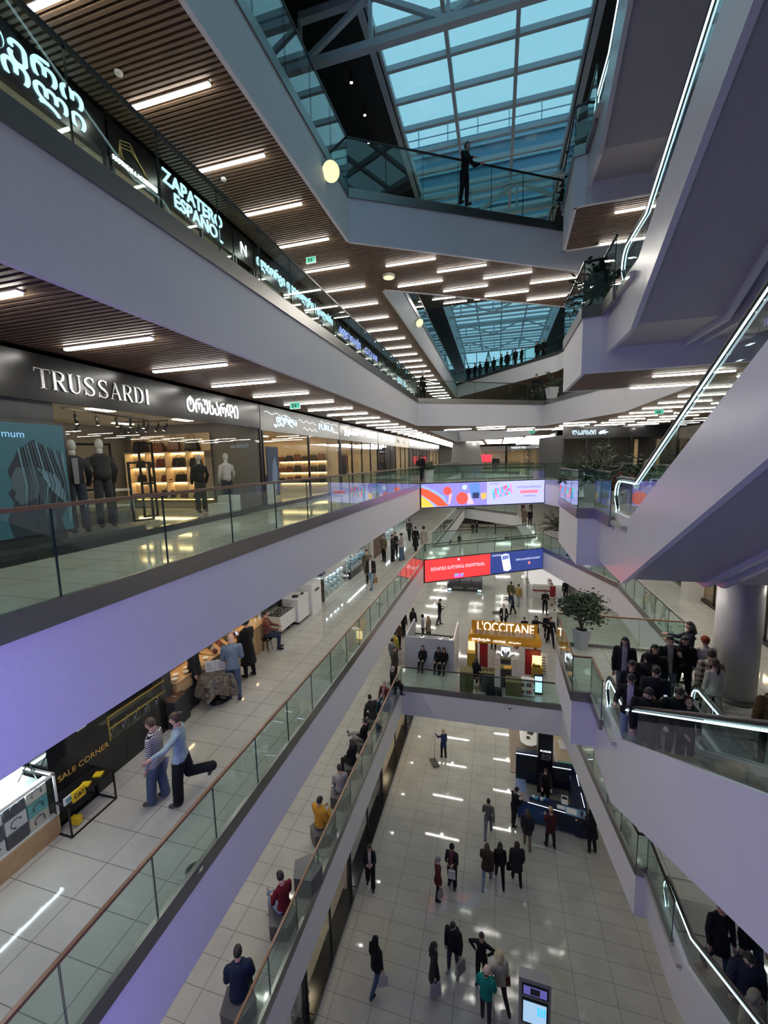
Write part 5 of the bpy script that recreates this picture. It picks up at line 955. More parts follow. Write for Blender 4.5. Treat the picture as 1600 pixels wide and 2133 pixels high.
# ground-floor shop line under the left balcony
wallbox(-5.45, -4.95, -5, 40, 0, .12, BLACK, 'trim_7')
for i, (y0, y1, lb, wl) in enumerate(((5.2, 8.9, 'bookshop window with white magazine shelves under the left balcony', SHOPW), (9.0, 12.6, 'bright shop window with posters under the left balcony', SHOPW), (12.7, 17.0, 'dark framed shop entrance behind the woman in black', SHOPG2), (17.1, 22.5, 'shop window with pale counters under the left balcony', CREAM), (22.6, 30, 'far shop window with a white lit logo under the left balcony', SHOPW))):
    shopfront(0, y0, y1, lb, wl, lamp=PANEL if i % 2 else PANELC, x=-5.2, depth=3, zs=2.6, zt=3.35, mull=2)
t = thing('magazine_rack', 'white rack of magazines in the shop window under the left balcony', 'rack', (-5.55, 8.7, 0), 0); g = MB(); MB().box(-.3, 0, 0, .9, 0, 2.0).build('body', WHITE, t)
for k in range(4): MB().box(0, .12, 0, .9, .35 + .42 * k, .38 + .42 * k).build('shelf', WHITE, t)
for k in range(4):
    for i in range(5): card('magazine', MB().box(-.01, .01, -.07, .07, 0, .24), cloth0([(.5, .48, .45), (.12, .12, .12), (.35, .3, .25)][(i + k) % 3]), '%s magazine in the white rack' % ('pale', 'dark', 'tan')[(i + k) % 3], 'magazine', 'magazines in the white rack', (-5.48, 8.79 + .175 * i, .382 + .42 * k))
# ------------------------------------------------------------------ plants
LEAFS = [mat('leaf_dark', (.022, .045, .018), .55, noise=.3, scale=8), mat('leaf_mid', (.05, .085, .035), .55, noise=.3, scale=8), mat('leaf_red', (.16, .05, .04), .6)]
BARK = mat('bark', (.09, .06, .04), .8)
def leafquad(g, p, d, L, w_, rnd):
    d = d.normalized(); s = d.cross(Vector((rnd.uniform(-1, 1), rnd.uniform(-1, 1), rnd.uniform(-.3, 1)))).normalized() * w_; n = d.cross(s).normalized()
    g.add([p, p + d * L * .45 + s + n * L * .06, p + d * L - n * L * .1, p + d * L * .45 - s + n * L * .06], [(0, 1, 2, 3)])
def pot(t, r0, r1, h, square=False):
    if square: g = MB(); g.add([(x * r, y * r, z) for z, r in ((0, r0), (h, r1)) for x, y in ((-1, -1), (1, -1), (1, 1), (-1, 1))], [(3, 2, 1, 0), (4, 5, 6, 7)] + [(k, (k + 1) % 4, 4 + (k + 1) % 4, 4 + k) for k in range(4)])
    else: g = MB(); g.lathe([(r0, 0), (r1, h), (r1 - .03, h), (r1 - .04, h - .05)], n=24)
    g.build('pot', mat('pot_white', (.50, .50, .52), .45), t); MB().lathe([(r1 * .9, h + .004), (.001, h + .02)], n=18).build('soil', cloth0((.02, .015, .01)), t)
def bush(label, loc, h, rad, kind='tree', mt=0, seed=1, potd=(.2, .27, .7, True), n=420, sink=0):
    t = thing('potted_plant', label, 'plant', loc, seed * .7); rnd = random.Random(seed); ph = 0
    if potd: pot(t, *potd); ph = potd[2]
    g, st = MB(), MB()
    if kind == 'tree':
        for k in range(9):
            a = k * 2.4; r = rad * (.3 + .6 * rnd.random()); top = Vector((r * math.cos(a), r * math.sin(a), ph + h * (.45 + .5 * rnd.random())))
            st.tube([(0, 0, ph), (top.x * .25, top.y * .25, ph + h * .3), top], [.022, .015, .005], 6)
            for i in range(n // 9):
                q = top + Vector((rnd.gauss(0, rad * .25), rnd.gauss(0, rad * .25), rnd.gauss(0, h * .09)))
                leafquad(g, q, Vector((rnd.gauss(0, 1), rnd.gauss(0, 1), rnd.uniform(-.8, .3))), .14, .034, rnd)
    elif kind == 'palm':
        for k in range(max(10, n // 24)):
            a = k * 2.4; el = rnd.uniform(.1, 1.3); L = h * rnd.uniform(.55, 1); base = Vector((0, 0, ph + h * .15 * rnd.random())); pts = []
            for i in range(6):
                f = i / 5; pts.append(base + Vector((math.cos(a) * math.cos(el) * rad * 1.6 * f, math.sin(a) * math.cos(el) * rad * 1.6 * f, L * math.sin(el) * f - rad * .7 * f * f)))
            st.tube(pts, [.008] * 5 + [.003], 5)
            for i in range(1, 6):
                for s in range(3): leafquad(g, pts[i], (pts[i] - pts[i - 1]).normalized() + Vector((rnd.gauss(0, .6), rnd.gauss(0, .6), rnd.gauss(-.2, .4))), .26, .026, rnd)
    else:
        for k in range(n): 
            q = Vector((rnd.gauss(0, rad * .4), rnd.gauss(0, rad * .4), ph + h * .45 + rnd.gauss(0, h * .25))); leafquad(g, q, Vector((rnd.gauss(0, 1), rnd.gauss(0, 1), rnd.uniform(-1, .5))), .15, .045, rnd)
        st.tube([(0, 0, ph + (.0 if h > 0 else 0)), (0, 0, ph + h * .8)], .012, 6)
    g.build('foliage', LEAFS[mt], t); st.build('stem', BARK, t); return t
q = atz(1208, 1352, Z2); bush('leafy tree in a tapered white pot on the landing', (q.x + .05, q.y + .12, Z2), 1.12, .66, 'tree', 0, 3, (.14, .21, .64, True), 1300)
q = atz(1152, 1125, Z2); bush('tall palm-like plant in a white pot at the far right gallery corner', (q.x + .2, q.y - .3, Z2), 2.1, .8, 'palm', 0, 4, (.26, .34, .8, True), 1000)
bush('grey-green bush in a white pot on the bridge above the purple screen', (*atz(893, 1003, Z3).xy, Z3), .6, .6, 'bush', 1, 5, (.24, .30, .8, True), 300)
bush('palm in a white pot behind the glass of the landing by the long lit escalator', (3.0, 16.8 - 2.4, Z3), 1.5, .7, 'palm', 0, 6, (.2, .28, .6, True), 900); bush('broad dark bush right of the palm on the same landing', (4.2, 14.2, Z3), .9, .6, 'bush', 0, 7, (.2, .28, .5, True), 350); bush('reddish leafed plant beside the broad dark bush', (3.5, 14.0, Z3), .55, .5, 'bush', 2, 8, (.2, .26, .4, True), 260)
bush('thin plant near the timber posts of the dark shop', (6.2, 27.5, Z3), 1.6, .5, 'tree', 0, 9, (.25, .3, .6, True), 260); bush('pot plant in front of the dark shop sign', (5.2, 26.2, Z3), 1.5, .6, 'palm', 0, 19, (.25, .3, .6, True), 300)
bush('dark palm at the corner of the upper landing, leaves over the railing', (2.35, 11.7, 4 * H), 1.25, .45, 'palm', 0, 10, (.16, .2, .4, True), 420); bush('dense dark plant behind the upper landing glass', (2.3, 11.35, 4 * H), 1.0, .25, 'bush', 0, 11, (.15, .18, .3, True), 300); bush('dark plant further along the upper landing edge', (2.2, 13.0, 4 * H), .9, .35, 'tree', 0, 12, (.15, .2, .4, True), 260); bush('dark plant at the far end of the upper landing', (2.3, 13.6, 4 * H), .5, .35, 'bush', 0, 13, (.15, .2, .3, True), 260)
bush('red-flowered palm behind the far bridge railing', (*atz(1150, 800, 4 * H + .8).xy, 4 * H), 1.2, .6, 'palm', 0, 14, (.2, .28, .6, True), 300)
bush('dark hanging bush at the topmost landing edge', (2.25, 16.4, 5 * H), .8, .32, 'bush', 0, 15, (.14, .18, .3, True), 320); bush('small plant at the topmost landing beside the escalator', (2.6, 13.45, 5 * H), .6, .3, 'bush', 0, 16, (.14, .18, .3, True), 200); bush('small dark plant at the topmost landing corner', (2.25, 14.2, 5 * H), .5, .25, 'bush', 0, 17, (.14, .18, .3, True), 160)
# ------------------------------------------------------------------ ceiling and wall fittings
EXG = emis('exit_green', (.02, .35, .22), 1.0)
for px, py, z, lb in ((648, 542, 22.6, 'green running-man exit sign under the upper wooden ceiling'), (615, 845, 17.75, 'green exit sign under the wooden ceiling before the bag shop'), (1373, 858, 17.75, 'green exit sign under the wooden ceiling behind the long lit escalator'), (1108, 900, 17.75, 'green exit sign in the far right corridor')):
    p = atz(px, py, z); t = thing('exit_sign', lb, 'exit sign', p); MB().box(-.17, .17, -.02, .02, -.1, .1).build('casing', WHITE, t); MB().box(-.155, .155, -.024, -.021, -.085, .085).build('panel', EXG, t); MB().box(-.01, .05, -.027, -.025, -.05, .04).box(-.09, -.04, -.027, -.025, -.06, .05).build('pictogram', mat('exit_dark', (.01, .05, .035), .5), t); MB().tube([(0, 0, .1), (0, 0, .22)], .008, 6).build('rod', STEEL, t)
YL = emis('lamp_reflection_glow', (.80, .78, .45), 1.1)  # glowing discs stand in for reflections of lamps in the glass
def lamp_reflection(label, p, r, wall=False):
    t = thing('lamp_reflection', label, 'lamp', p); 
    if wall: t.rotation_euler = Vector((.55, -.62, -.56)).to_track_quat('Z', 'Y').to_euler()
    MB().lathe([(r, 0), (r, .04), (r * .9, .06)], n=24).build('casing', mat('reflection_rim', (.5, .5, .36), .4), t); MB().lathe([(r * .92, .061), (r * .5, .075), (.001, .08)], n=24).build('diffuser', YL, t)
lamp_reflection('round yellowish disc standing in for a lamp reflection, left balcony front below the skylight', atx(688, 357, -4.36), .26, True)
lamp_reflection('smaller yellowish disc standing in for a lamp reflection, left side of the inner void', atx(873, 672, -4.26), .24, True)
for px, py, lb in ((810, 575, 'yellowish disc standing in for a lamp reflection, wooden ceiling of the upper bridge'),):
    p = atz(px, py, 22.79); t = thing('lamp_reflection', lb, 'lamp', p); MB().lathe([(.22, -.06), (.23, -.02), (.23, .03)], n=24).build('casing', MATS['reflection_rim'], t); MB().lathe([(.001, -.08), (.12, -.075), (.2, -.061)], n=24).build('diffuser', YL, t)
for px, py, lb in ((247, 150, 'smoke detector in the upper wooden ceiling near the first bar light'), (466, 372, 'smoke detector in the upper wooden ceiling near the third bar light')):
    o = card('smoke_detector', MB().lathe([(.03, -.05), (.06, -.04), (.07, 0)], n=16), WHITE, lb, 'detector', None, atz(px, py, 22.82))
p = aty(1062, 1474, 18.55); t = thing('security_camera', 'small dome security camera on the front of the first-floor bridge', 'camera', p); MB().lathe([(.05, 0), (.06, .08)], n=14).build('mount', WHITE, t); MB().ell((0, -.02, -.02), (.05, .05, .05), 12, 8).build('dome', BLACK, t)
t = thing('floor_drain', 'round metal floor plate behind the left glass railing', 'floor plate', (*atz(405, 1812, Z2).xy, Z2 + .004)); MB().lathe([(.13, 0), (.13, .008)], n=24).build('ring', STEEL, t); MB().lathe([(.09, .009), (.001, .010)], n=24).build('cover', SHOPD, t)
# ------------------------------------------------------------------ people
import numpy as np
DOWN = (.16, .02, -1, .03, .26, -1); PHONE = (.14, .25, -1, -.45, .8, .42); AKIMBO = (.85, -.35, -.8, -.85, .35, -.55)
CARRY = (.12, -.02, -1, .05, .12, -1); LEAN = (.18, .55, -.85, -.12, .9, -.25); SWF = (.12, .38, -1, .0, .62, -.8); SWB = (.15, -.38, -1, .05, -.12, -1)
LAP = (.14, .25, -1, -.35, .85, -.3); REACH = (.2, .75, -.6, -.05, .95, .15); FACE = (.25, .5, -.7, -.35, .35, .9); AROUND = (.95, .3, -.15, .75, .5, .1); FOLD = (.12, .3, -1, -.85, .5, .1)
SKINS = [mat('skin_a', (.50, .30, .22), .5), mat('skin_b', (.42, .25, .18), .5), mat('skin_c', (.56, .36, .28), .5)]
HAIRC = {'black': mat('hair_black', (.012, .010, .009), .55), 'brown': mat('hair_brown', (.05, .028, .016), .55), 'blond': mat('hair_blond', (.30, .21, .11), .55), 'red': mat('hair_red', (.22, .05, .02), .55), 'grey': mat('hair_grey', (.25, .24, .23), .6)}
EYE = mat('eye_dark', (.02, .015, .012), .3); LIP = mat('lip', (.36, .13, .11), .5)
def cloth(c, kind=None, c2=None):
    key = 'cloth_%s_%s' % ('_'.join('%d' % (v * 255) for v in c), kind)
    if key in MATS: return MATS[key]
    m = mat(key, c, .85, noise=.18, scale=9, bump=.25, spec=.2)
    if kind:
        t = m.node_tree; N, L = t.nodes, t.links; b = N['Principled BSDF']; tc = N.new('ShaderNodeTexCoord'); sp = N.new('ShaderNodeSeparateXYZ'); L.new(tc.outputs['Object'], sp.inputs[0])
        def wave(o, f, th):
            a = N.new('ShaderNodeMath'); a.operation = 'MULTIPLY'; a.inputs[1].default_value = f; L.new(o, a.inputs[0])
            r = N.new('ShaderNodeMath'); r.operation = 'FRACT'; L.new(a.outputs[0], r.inputs[0])
            g = N.new('ShaderNodeMath'); g.operation = 'GREATER_THAN'; g.inputs[1].default_value = th; L.new(r.outputs[0], g.inputs[0]); return g.outputs[0]
        f = wave(sp.outputs[2], 27 if kind == 'stripe' else 7, .55)
        if kind == 'plaid':
            h = wave(sp.outputs[0], 7, .6); a = N.new('ShaderNodeMath'); a.operation = 'ADD'; L.new(f, a.inputs[0]); L.new(h, a.inputs[1])
            d = N.new('ShaderNodeMath'); d.operation = 'DIVIDE'; d.inputs[1].default_value = 2; L.new(a.outputs[0], d.inputs[0]); f = d.outputs[0]
        x = N.new('ShaderNodeMix'); x.data_type = 'RGBA'; x.inputs[6].default_value = (*c, 1); x.inputs[7].default_value = (*c2, 1)
        L.new(f, x.inputs[0]); L.new(x.outputs[2], b.inputs['Base Color'])
    return m
def _ell(V, Fc, c, r, n=10, k=7):
    o = len(V); g = MB().ell(c, r, n, k); V += g.v; Fc += [[i + o for i in f] for f in g.f]
def _cone(V, Fc, a, b, ra, rb, n=10):
    o = len(V); g = MB().tube([a, b], [ra, rb], n); V += g.v; Fc += [[i + o for i in f] for f in g.f]
def person(label, at, head=0, h=1.72, top=(.02, .02, .022), bot=(.02, .02, .025), shoe=(.02, .02, .02), hair='short', hc='black', arms=(DOWN, DOWN), legs=None, sit=False, lean=0, bulk=.0, hem=.475, coat=None, inner=None, tk=None, tc=None, look=(0, 0), fem=False, sleeve=1, vox=.017, hat=None, group=None, bare=True, skin=None, fingers=False, roll=0, wide=0):
    """a figure in local axes: x right, y the way it faces, z up; lengths as shares of the height"""
    cap = []          # (kind, a, b, ra, rb) capsules used both for the surface and for the colouring
    legs = legs or ((4, 6), (-3, 6)); V, Fc = [], []
    rot = lambda p: Vector((p[0] + math.tan(math.radians(roll)) * max(0, p[2] - .52), p[1] + math.tan(math.radians(lean)) * max(0, p[2] - .52), p[2] - (1 - math.cos(math.radians(lean))) * max(0, p[2] - .52)))
    sw = (.094 if fem else .105) + bulk * .4; hw = .052
    J = {}
    for s in (-1, 1):
        th, kn = legs[0 if s < 0 else 1][:2]; sp = legs[0 if s < 0 else 1][2] if len(legs[0 if s < 0 else 1]) > 2 else .03
        hip = Vector((s * hw, 0, .515)); a = math.radians(th); k = math.radians(th - kn)
        d1 = Vector((s * sp, math.sin(a), -math.cos(a))).normalized(); d2 = Vector((s * sp * .3, math.sin(k), -math.cos(k))).normalized()
        knee = hip + d1 * .245; ank = knee + d2 * .235
        wl = wide * .012
        cap += [('leg', hip, knee, .056 + wl, .042 + wl), ('leg', knee, ank + d2 * .0, .042 + wl, .031 + wl * 1.6)]
        fd = Vector((s * .12, math.cos(k) if abs(th - kn) > 45 else 1, math.sin(k) * 1.0 if abs(th - kn) > 45 else -.12)).normalized()
        if kn - th > 45: fd = Vector((0, -d2.z, d2.y)).normalized() if False else Vector((0, .35, -.94))
        heel = ank + Vector((0, -.012, -.022)) if kn - th <= 45 else ank
        cap += [('foot', heel, heel + fd * .095, .026, .021)]
    for q in ((-.04, .515), (.04, .515)): pass
    w_ = .004 if fem else 0
    rings = [(.47, .088, .068), (.52, .092 + w_, .068), (.60, .080, .060), (.68, .086, .064), (.75, .100, .070), (.80, .104, .062), (.828, .075, .048), (.85, .040, .040), (.885, .034, .036)]
    if coat: rings = [(coat, .098 + (.52 - coat) * .12, .080 + (.52 - coat) * .10), (.5, .098, .078)] + rings[2:]
    n = 14; o = len(V)
    for z, rx, ry in rings:
        for k in range(n):
            a = 2 * PI * k / n; bb = bulk if z < .83 else 0
            V.append(tuple(rot((math.cos(a) * (rx + bb), math.sin(a) * (ry + bb), z))))
    for i in range(len(rings) - 1):
        Fc += [[o + i * n + k, o + i * n + (k + 1) % n, o + (i + 1) * n + (k + 1) % n, o + (i + 1) * n + k] for k in range(n)]
    Fc += [[o + k for k in range(n)][::-1], [o + (len(rings) - 1) * n + k for k in range(n)]]
    for x in (-.045, 0, .045): cap.append(('torso', rot((x, 0, coat or .5)), rot((x, 0, .80)), .058 + bulk, .058 + bulk))
    cap.append(('neck', rot((0, 0, .845)), rot((0, 0, .90)), .036, .036))
    hands = []
    for s in (-1, 1):
        u = arms[0 if s < 0 else 1]; sh = rot((s * sw, 0, .785))
        d1 = Vector((s * u[0], u[1], u[2])).normalized(); d2 = Vector((s * u[3], u[4], u[5])).normalized()
        el = sh + d1 * .172; wr = el + d2 * .14; bl = bulk * .75
        cap += [('arm', sh - d1 * .01, el, .038 + bl, .031 + bl), ('arm', el, wr, .031 + bl, .022 + bl * .6)]
        hd = (d2 + Vector((0, 0, -.15))).normalized(); pm = wr + hd * .05
        cap.append(('hand', wr, pm, .020, .021)); hands.append((wr, pm, hd, s))
    for kind, a, b, ra, rb in cap:
        if kind in ('torso',): continue
        _ell(V, Fc, a, (ra, ra, ra)); _ell(V, Fc, b, (rb, rb, rb)); _cone(V, Fc, a, b, ra, rb)
    zmin = min(v[2] for v in V)
    drop = 0 if sit else -zmin
    me = D.meshes.new('t'); me.from_pydata([(v[0] * h, v[1] * h, v[2] * h) for v in V], [], Fc); o = D.objects.new('t', me); COL.objects.link(o)
    r = o.modifiers.new('r', 'REMESH'); r.mode = 'VOXEL'; r.voxel_size = vox; sm = o.modifiers.new('s', 'SMOOTH'); sm.factor = .5; sm.iterations = 3
    nm = D.meshes.new_from_object(o.evaluated_get(bpy.context.evaluated_depsgraph_get())); D.objects.remove(o); D.meshes.remove(me)
    nv = len(nm.vertices); co = np.empty(nv * 3); nm.vertices.foreach_get('co', co); co = co.reshape(-1, 3) / h
    rnd = np.random.default_rng(len(D.objects)); ph = rnd.random(3) * 6                                   # soft folds in the cloth
    co += (np.sin(co[:, 2:3] * 95 + 9 * np.sin(co[:, 0:1] * 40 + ph[0]) + ph[1]) * np.sin(co[:, 0:1] * 60 + co[:, 1:2] * 70 + ph[2])) * .0022 * np.sign(co - co.mean(0))
    nf = len(nm.polygons); fc = np.empty(nf * 3); nm.vertices.foreach_set('co', (co * h).ravel()); nm.update(); nm.polygons.foreach_get('center', fc); fc = fc.reshape(-1, 3) / h
    best = np.full(nf, 9.); lab = np.zeros(nf, int); kinds = ['leg', 'foot', 'torso', 'neck', 'arm', 'hand']
    for kind, a, b, ra, rb in cap:
        a, b = np.array(a), np.array(b); d = b - a; t = np.clip(((fc - a) @ d) / max(1e-9, d @ d), 0, 1); q = np.linalg.norm(fc - a - t[:, None] * d, axis=1) - (ra + (rb - ra) * t)
        k = q < best; best[k] = q[k]; lab[k] = kinds.index(kind)
    mi = np.full(nf, 1); L = lambda k: lab == kinds.index(k)
    lowz = coat if coat else hem
    mi[L('leg')] = 2; mi[L('leg') & (fc[:, 2] > lowz) & (not sit)] = 1; mi[L('torso') & (fc[:, 2] < lowz)] = 2
    mi[L('foot')] = 3; mi[L('hand')] = 0; mi[L('neck') & (fc[:, 2] > .835)] = 0
    if coat: mi[L('leg') & (fc[:, 2] > coat) & (not sit)] = 1
    if inner: 
        k = (L('torso') | L('neck')) & (np.abs(fc[:, 0]) < .034) & (fc[:, 1] > math.tan(math.radians(lean)) * np.maximum(0, fc[:, 2] - .52) + .02) & (fc[:, 2] > lowz); mi[k] = 4
    V2, F2, M2 = [tuple(v) for v in co], [list(p.vertices) for p in nm.polygons], list(mi)
    D.meshes.remove(nm)
    def isl(g, m):
        o = len(V2); V2.extend(g.v); F2.extend([[i + o for i in f] for f in g.f]); M2.extend([m] * len(g.f))
    # head with face; turned and tilted on the neck
    hcn = rot((0, .012, .935)); ly, lp = math.radians(look[0]), math.radians(look[1] + lean * .6)
    RM = Matrix.Rotation(ly, 3, 'Z') @ Matrix.Rotation(lp, 3, 'X')
    def hp(g):
        g.v = [tuple(RM @ Vector(v) + hcn + (RM @ Vector((0, 0, .03)) - Vector((0, 0, .03)))) for v in g.v]; return g
    g = MB().ell((0, 0, 0), (.043, .054, .066), 18, 14)
    g.v = [(x * (1 - .22 * max(0, -z / .066)), y * (1.0 if y < 0 else 1 - .05 * max(0, z / .066)) + (.004 if z < -.03 and y > 0 else 0), z) for x, y, z in g.v]; isl(hp(g), 0)
    g = MB(); g.ell((0, .054, -.012), (.0085, .012, .014), 8, 6); isl(hp(g), 0)
    for s in (-1, 1):
        g = MB(); g.ell((s * .044, -.004, -.006), (.006, .013, .018), 8, 6); isl(hp(g), 0)
        g = MB(); g.ell((s * .018, .0475, .006), (.0075, .004, .0042), 8, 5); isl(hp(g), 5)
        g = MB(); g.ell((s * .018, .0475, .0175), (.011, .004, .0022), 8, 5); isl(hp(g), 6)
    g = MB(); g.ell((0, .0480, -.036), (.0135, .005, .0038), 8, 5); isl(hp(g), 7)
    g = MB(); g.tube([(0, -.012, -.085), (0, -.008, -.02)], [.034, .036], 12); isl(hp(g), 0)
    for wr, pm, hd, s in hands:                                   # thumb and four fingers, each bent
        sd = hd.cross(Vector((0, 1, 0)));
        if sd.length < .1: sd = Vector((1, 0, 0))
        sd.normalize(); nr = sd.cross(hd).normalized(); sgn = -s
        for i, ln in enumerate((.036, .042, .040, .032)):
            b0 = pm + sd * ((i - 1.5) * .0105) + hd * .006; c = .35 + .1 * i; b1 = b0 + (hd - nr * .25 * sgn * 0).normalized() * ln * .5; b2 = b1 + (hd + Vector((0, .25, -.1)) - sd * 0).normalized() * ln * .5
            g = MB(); g.tube([b0 - hd * .01, b1, b2], [.0062, .0058, .0046], 6); isl(g, 0)
        b0 = wr + hd * .02; g = MB(); g.tube([b0, b0 + Vector((-s * .022, .012, 0)) + hd * .016, b0 + Vector((-s * .024, .016, 0)) + hd * .038], [.0075, .0068, .005], 6); isl(g, 0)
    sk = SKINS[skin if skin is not None else len(D.objects) % 3]
    ms = [sk, cloth(top, tk, tc), cloth(bot), cloth(shoe), cloth(inner or (.5, .5, .5)), EYE, HAIRC[hc] if hc in HAIRC else HAIRC['black'], LIP]
    me = D.meshes.new('person'); me.from_pydata([(v[0] * h, v[1] * h, (v[2] + drop) * h) for v in V2], [], F2)
    for q in ms: me.materials.append(q)
    me.polygons.foreach_set('material_index', M2); me.polygons.foreach_set('use_smooth', [True] * len(F2)); me.update()
    ob = link(D.objects.new('person', me), None, label, 'person', group, None, at, -math.radians(head))
    if sit: ob.location.z = at[2] - (.515 - .060) * h
    # hair and headwear
    fin = lambda g: [(v[0] * h, v[1] * h, (v[2] + drop) * h) for v in g.v]
    def child(g, name, m, face=True):
        g = hp(g); g.v = fin(g); g.build(name, m, ob)
    if hair and hair != 'bald':
        g = MB().ell((0, -.003, .008), (.050, .060, .069), 18, 14); vs = []
        cut = -.030 if hair in ('short', 'bun') else -.075
        for x, y, z in g.v:
            if y > .012 and z < .030: x, y, z = x * .80, y * .78, z * .8
            elif z < cut: x, y, z = x * .75, y * .85, max(z, cut - .012)
            vs.append((x * (1 + .03 * math.sin(40 * x + 31 * z)), y, z))
        g.v = vs
        if hair == 'bun': g.ell((0, -.058, .045), (.024, .024, .024), 12, 8)
        if hair == 'pony': g.tube([(0, -.05, .02), (0, -.075, -.01), (0, -.08, -.08), (0, -.07, -.15)], [.018, .022, .02, .006], 10)
        if hair == 'curly':
            for i in range(26):
                a, b = i * 2.4, 1 - i / 16
                if b > -.6: q = math.sqrt(max(0, 1 - b * b)); X, Yq = math.cos(a) * q, math.sin(a) * q; g.ell((X * .048, Yq * .055 - .012 if Yq < .4 else Yq * .03, b * .06 + .015), (.022, .022, .022), 8, 6)
        if hair == 'long':
            g.tube([(0, -.026, .02), (0, -.040, -.05), (0, -.052, -.11), (0, -.056, -.19), (0, -.056, -.24)], [.046, .052, .055, .046, .016], 14)
            for s in (-1, 1): g.tube([(s * .036, -.01, .02), (s * .044, -.006, -.05), (s * .05, .012, -.13), (s * .048, .02, -.19)], [.018, .02, .021, .008], 8)
        child(g, 'hair', HAIRC[hc])
    if hat:
        kind, col = hat; g = MB()
        if kind == 'cap':
            g.lathe([(.054, .012), (.055, .03), (.046, .062), (.02, .078), (.001, .08)], n=18, sy=1.15); g.add([(-.036, .045, .022), (.036, .045, .022), (.03, .105, .012), (-.03, .105, .012), (-.036, .045, .017), (.036, .045, .017), (.03, .105, .007), (-.03, .105, .007)], [(0, 1, 2, 3), (7, 6, 5, 4), (2, 6, 7, 3), (1, 5, 6, 2), (0, 4, 7, 3)[::-1]])
        elif kind == 'beanie': g.lathe([(.053, .004), (.056, .02), (.053, .05), (.036, .074), (.012, .084), (.001, .085)], n=18, sy=1.13)
        elif kind == 'brim': g.lathe([(.085, .012), (.088, .02), (.056, .028), (.055, .06), (.04, .082), (.001, .088)], n=20, sy=1.1)
        elif kind == 'hood': g.lathe([(.05, -.075), (.058, -.04), (.06, .02), (.05, .06), (.02, .082), (.001, .084)], n=18, sy=1.1); g.v = [(x, y * (.55 if y > 0 else 1) - .008, z) for x, y, z in g.v]
        child(g, 'hat' if kind != 'hood' else 'hood', cloth(col))
    ob['_h'] = 0; del ob['_h']
    hw_ = []
    ob_m = Matrix.Translation(ob.location) @ Matrix.Rotation(-math.radians(head), 4, 'Z')
    for wr, pm, hd, s in hands: hw_.append(ob_m @ Vector((pm.x * h, pm.y * h, (pm.z + drop) * h)))
    HANDS[ob.name] = hw_
    return ob
HANDS = {}
def hand(ob, i): return HANDS[ob.name][i]
def on(px, py, n): p = atz(px, py, n * H); return (p.x, p.y, n * H)
# things that are carried
def carrier(kind, label, p, col, rz=0, s=1.0):
    g = MB(); w_, d_, hh = (.30 * s, .10 * s, .34 * s)
    v = [(-w_ / 2, -d_ / 2, -hh - .14), (w_ / 2, -d_ / 2, -hh - .14), (w_ / 2, d_ / 2, -hh - .14), (-w_ / 2, d_ / 2, -hh - .14), (-w_ * .46, -d_ * .3, -.14), (w_ * .46, -d_ * .3, -.14), (w_ * .46, d_ * .3, -.14), (-w_ * .46, d_ * .3, -.14)]
    g.add(v, [(3, 2, 1, 0), (0, 1, 5, 4), (1, 2, 6, 5), (2, 3, 7, 6), (3, 0, 4, 7), (4, 5, 6, 7)])
    o = g.build('shopping_bag' if kind == 'bag' else kind, cloth(col) if kind != 'paper' else cloth(col))
    o['label'] = label; o['category'] = 'bag'; o.location = p; o.rotation_euler = (0, 0, rz)
    hl = MB()
    for y in (-d_ * .3, d_ * .3): hl.tube([(-.07 * s, y, -.14), (-.03 * s, y * .4, -.02), (.0, 0, 0.005), (.03 * s, y * .4, -.02), (.07 * s, y, -.14)], .007, 6)
    hl.build('handle', cloth(col), o); return o
def phone(label, p, rz=0):
    o = MB().cbox((0, 0, 0), (.075, .012, .15)).build('phone', BLACK); o['label'] = label; o['category'] = 'phone'; o.location = (p[0], p[1], p[2]); o.rotation_euler = (-.7, 0, rz)
    MB().add([(-.034, -.0065, -.07), (.034, -.0065, -.07), (.034, -.0065, .07), (-.034, -.0065, .07)], [(0, 1, 2, 3)]).build('screen', emis('phone_glow', (.6, .75, 1), .6), o); return o
WALK = ((24, 8), (-16, 22)); WALK2 = ((-16, 22), (24, 8)); STEP = ((14, 6), (-10, 14))
BK = (.012, .012, .014); DK = (.025, .025, .03); NAVY = (.02, .028, .055); JEAN = (.06, .09, .15); JEANL = (.20, .26, .34); GREY = (.14, .14, .14); BRN = (.06, .035, .022); MAR = (.09, .018, .02); BEI = (.42, .37, .30); OLV = (.08, .075, .04); WHT_ = (.62, .60, .57)
# ---- ground floor
P = person
a = P('woman in black trousers and open black jacket by the dark shop base strip', on(772, 1846, 0), 165, 1.75, BK, BK, inner=(.45, .42, .42), arms=(PHONE, PHONE), hair='long', hc='brown', legs=((10, 4), (-8, 8)), fem=1, wide=1)
a = P('person in black sleeveless jacket over grey sleeves, walking with a pale bag', on(785, 2055, 0), 25, 1.76, BK, JEAN, arms=(DOWN, CARRY), hair='short', hat=('hood', BK), legs=WALK, coat=.42)
carrier('bag', 'translucent pale bag of the walker in the black sleeveless jacket', hand(a, 1), (.42, .40, .40), .4)
a = P('long-haired woman in long dark coat beside her bag on the ground', on(905, 2066, 0), 80, 1.7, DK, NAVY, hair='long', hc='black', coat=.27, arms=(DOWN, CARRY), fem=1)
carrier('bag', 'grey plastic bag held low by the long-haired woman in long coat', hand(a, 1) + Vector((0, 0, -.02)), (.30, .29, .32), .6, 1.15)
a = P('man in black jacket with backpack straps and white-soled shoes', on(945, 2024, 0), 195, 1.8, BK, (.05, .055, .06), shoe=(.35, .33, .3), bulk=.012, look=(0, -25), arms=(DOWN, CARRY), legs=((3, 4, .10), (3, 4, .10)), hem=.43)
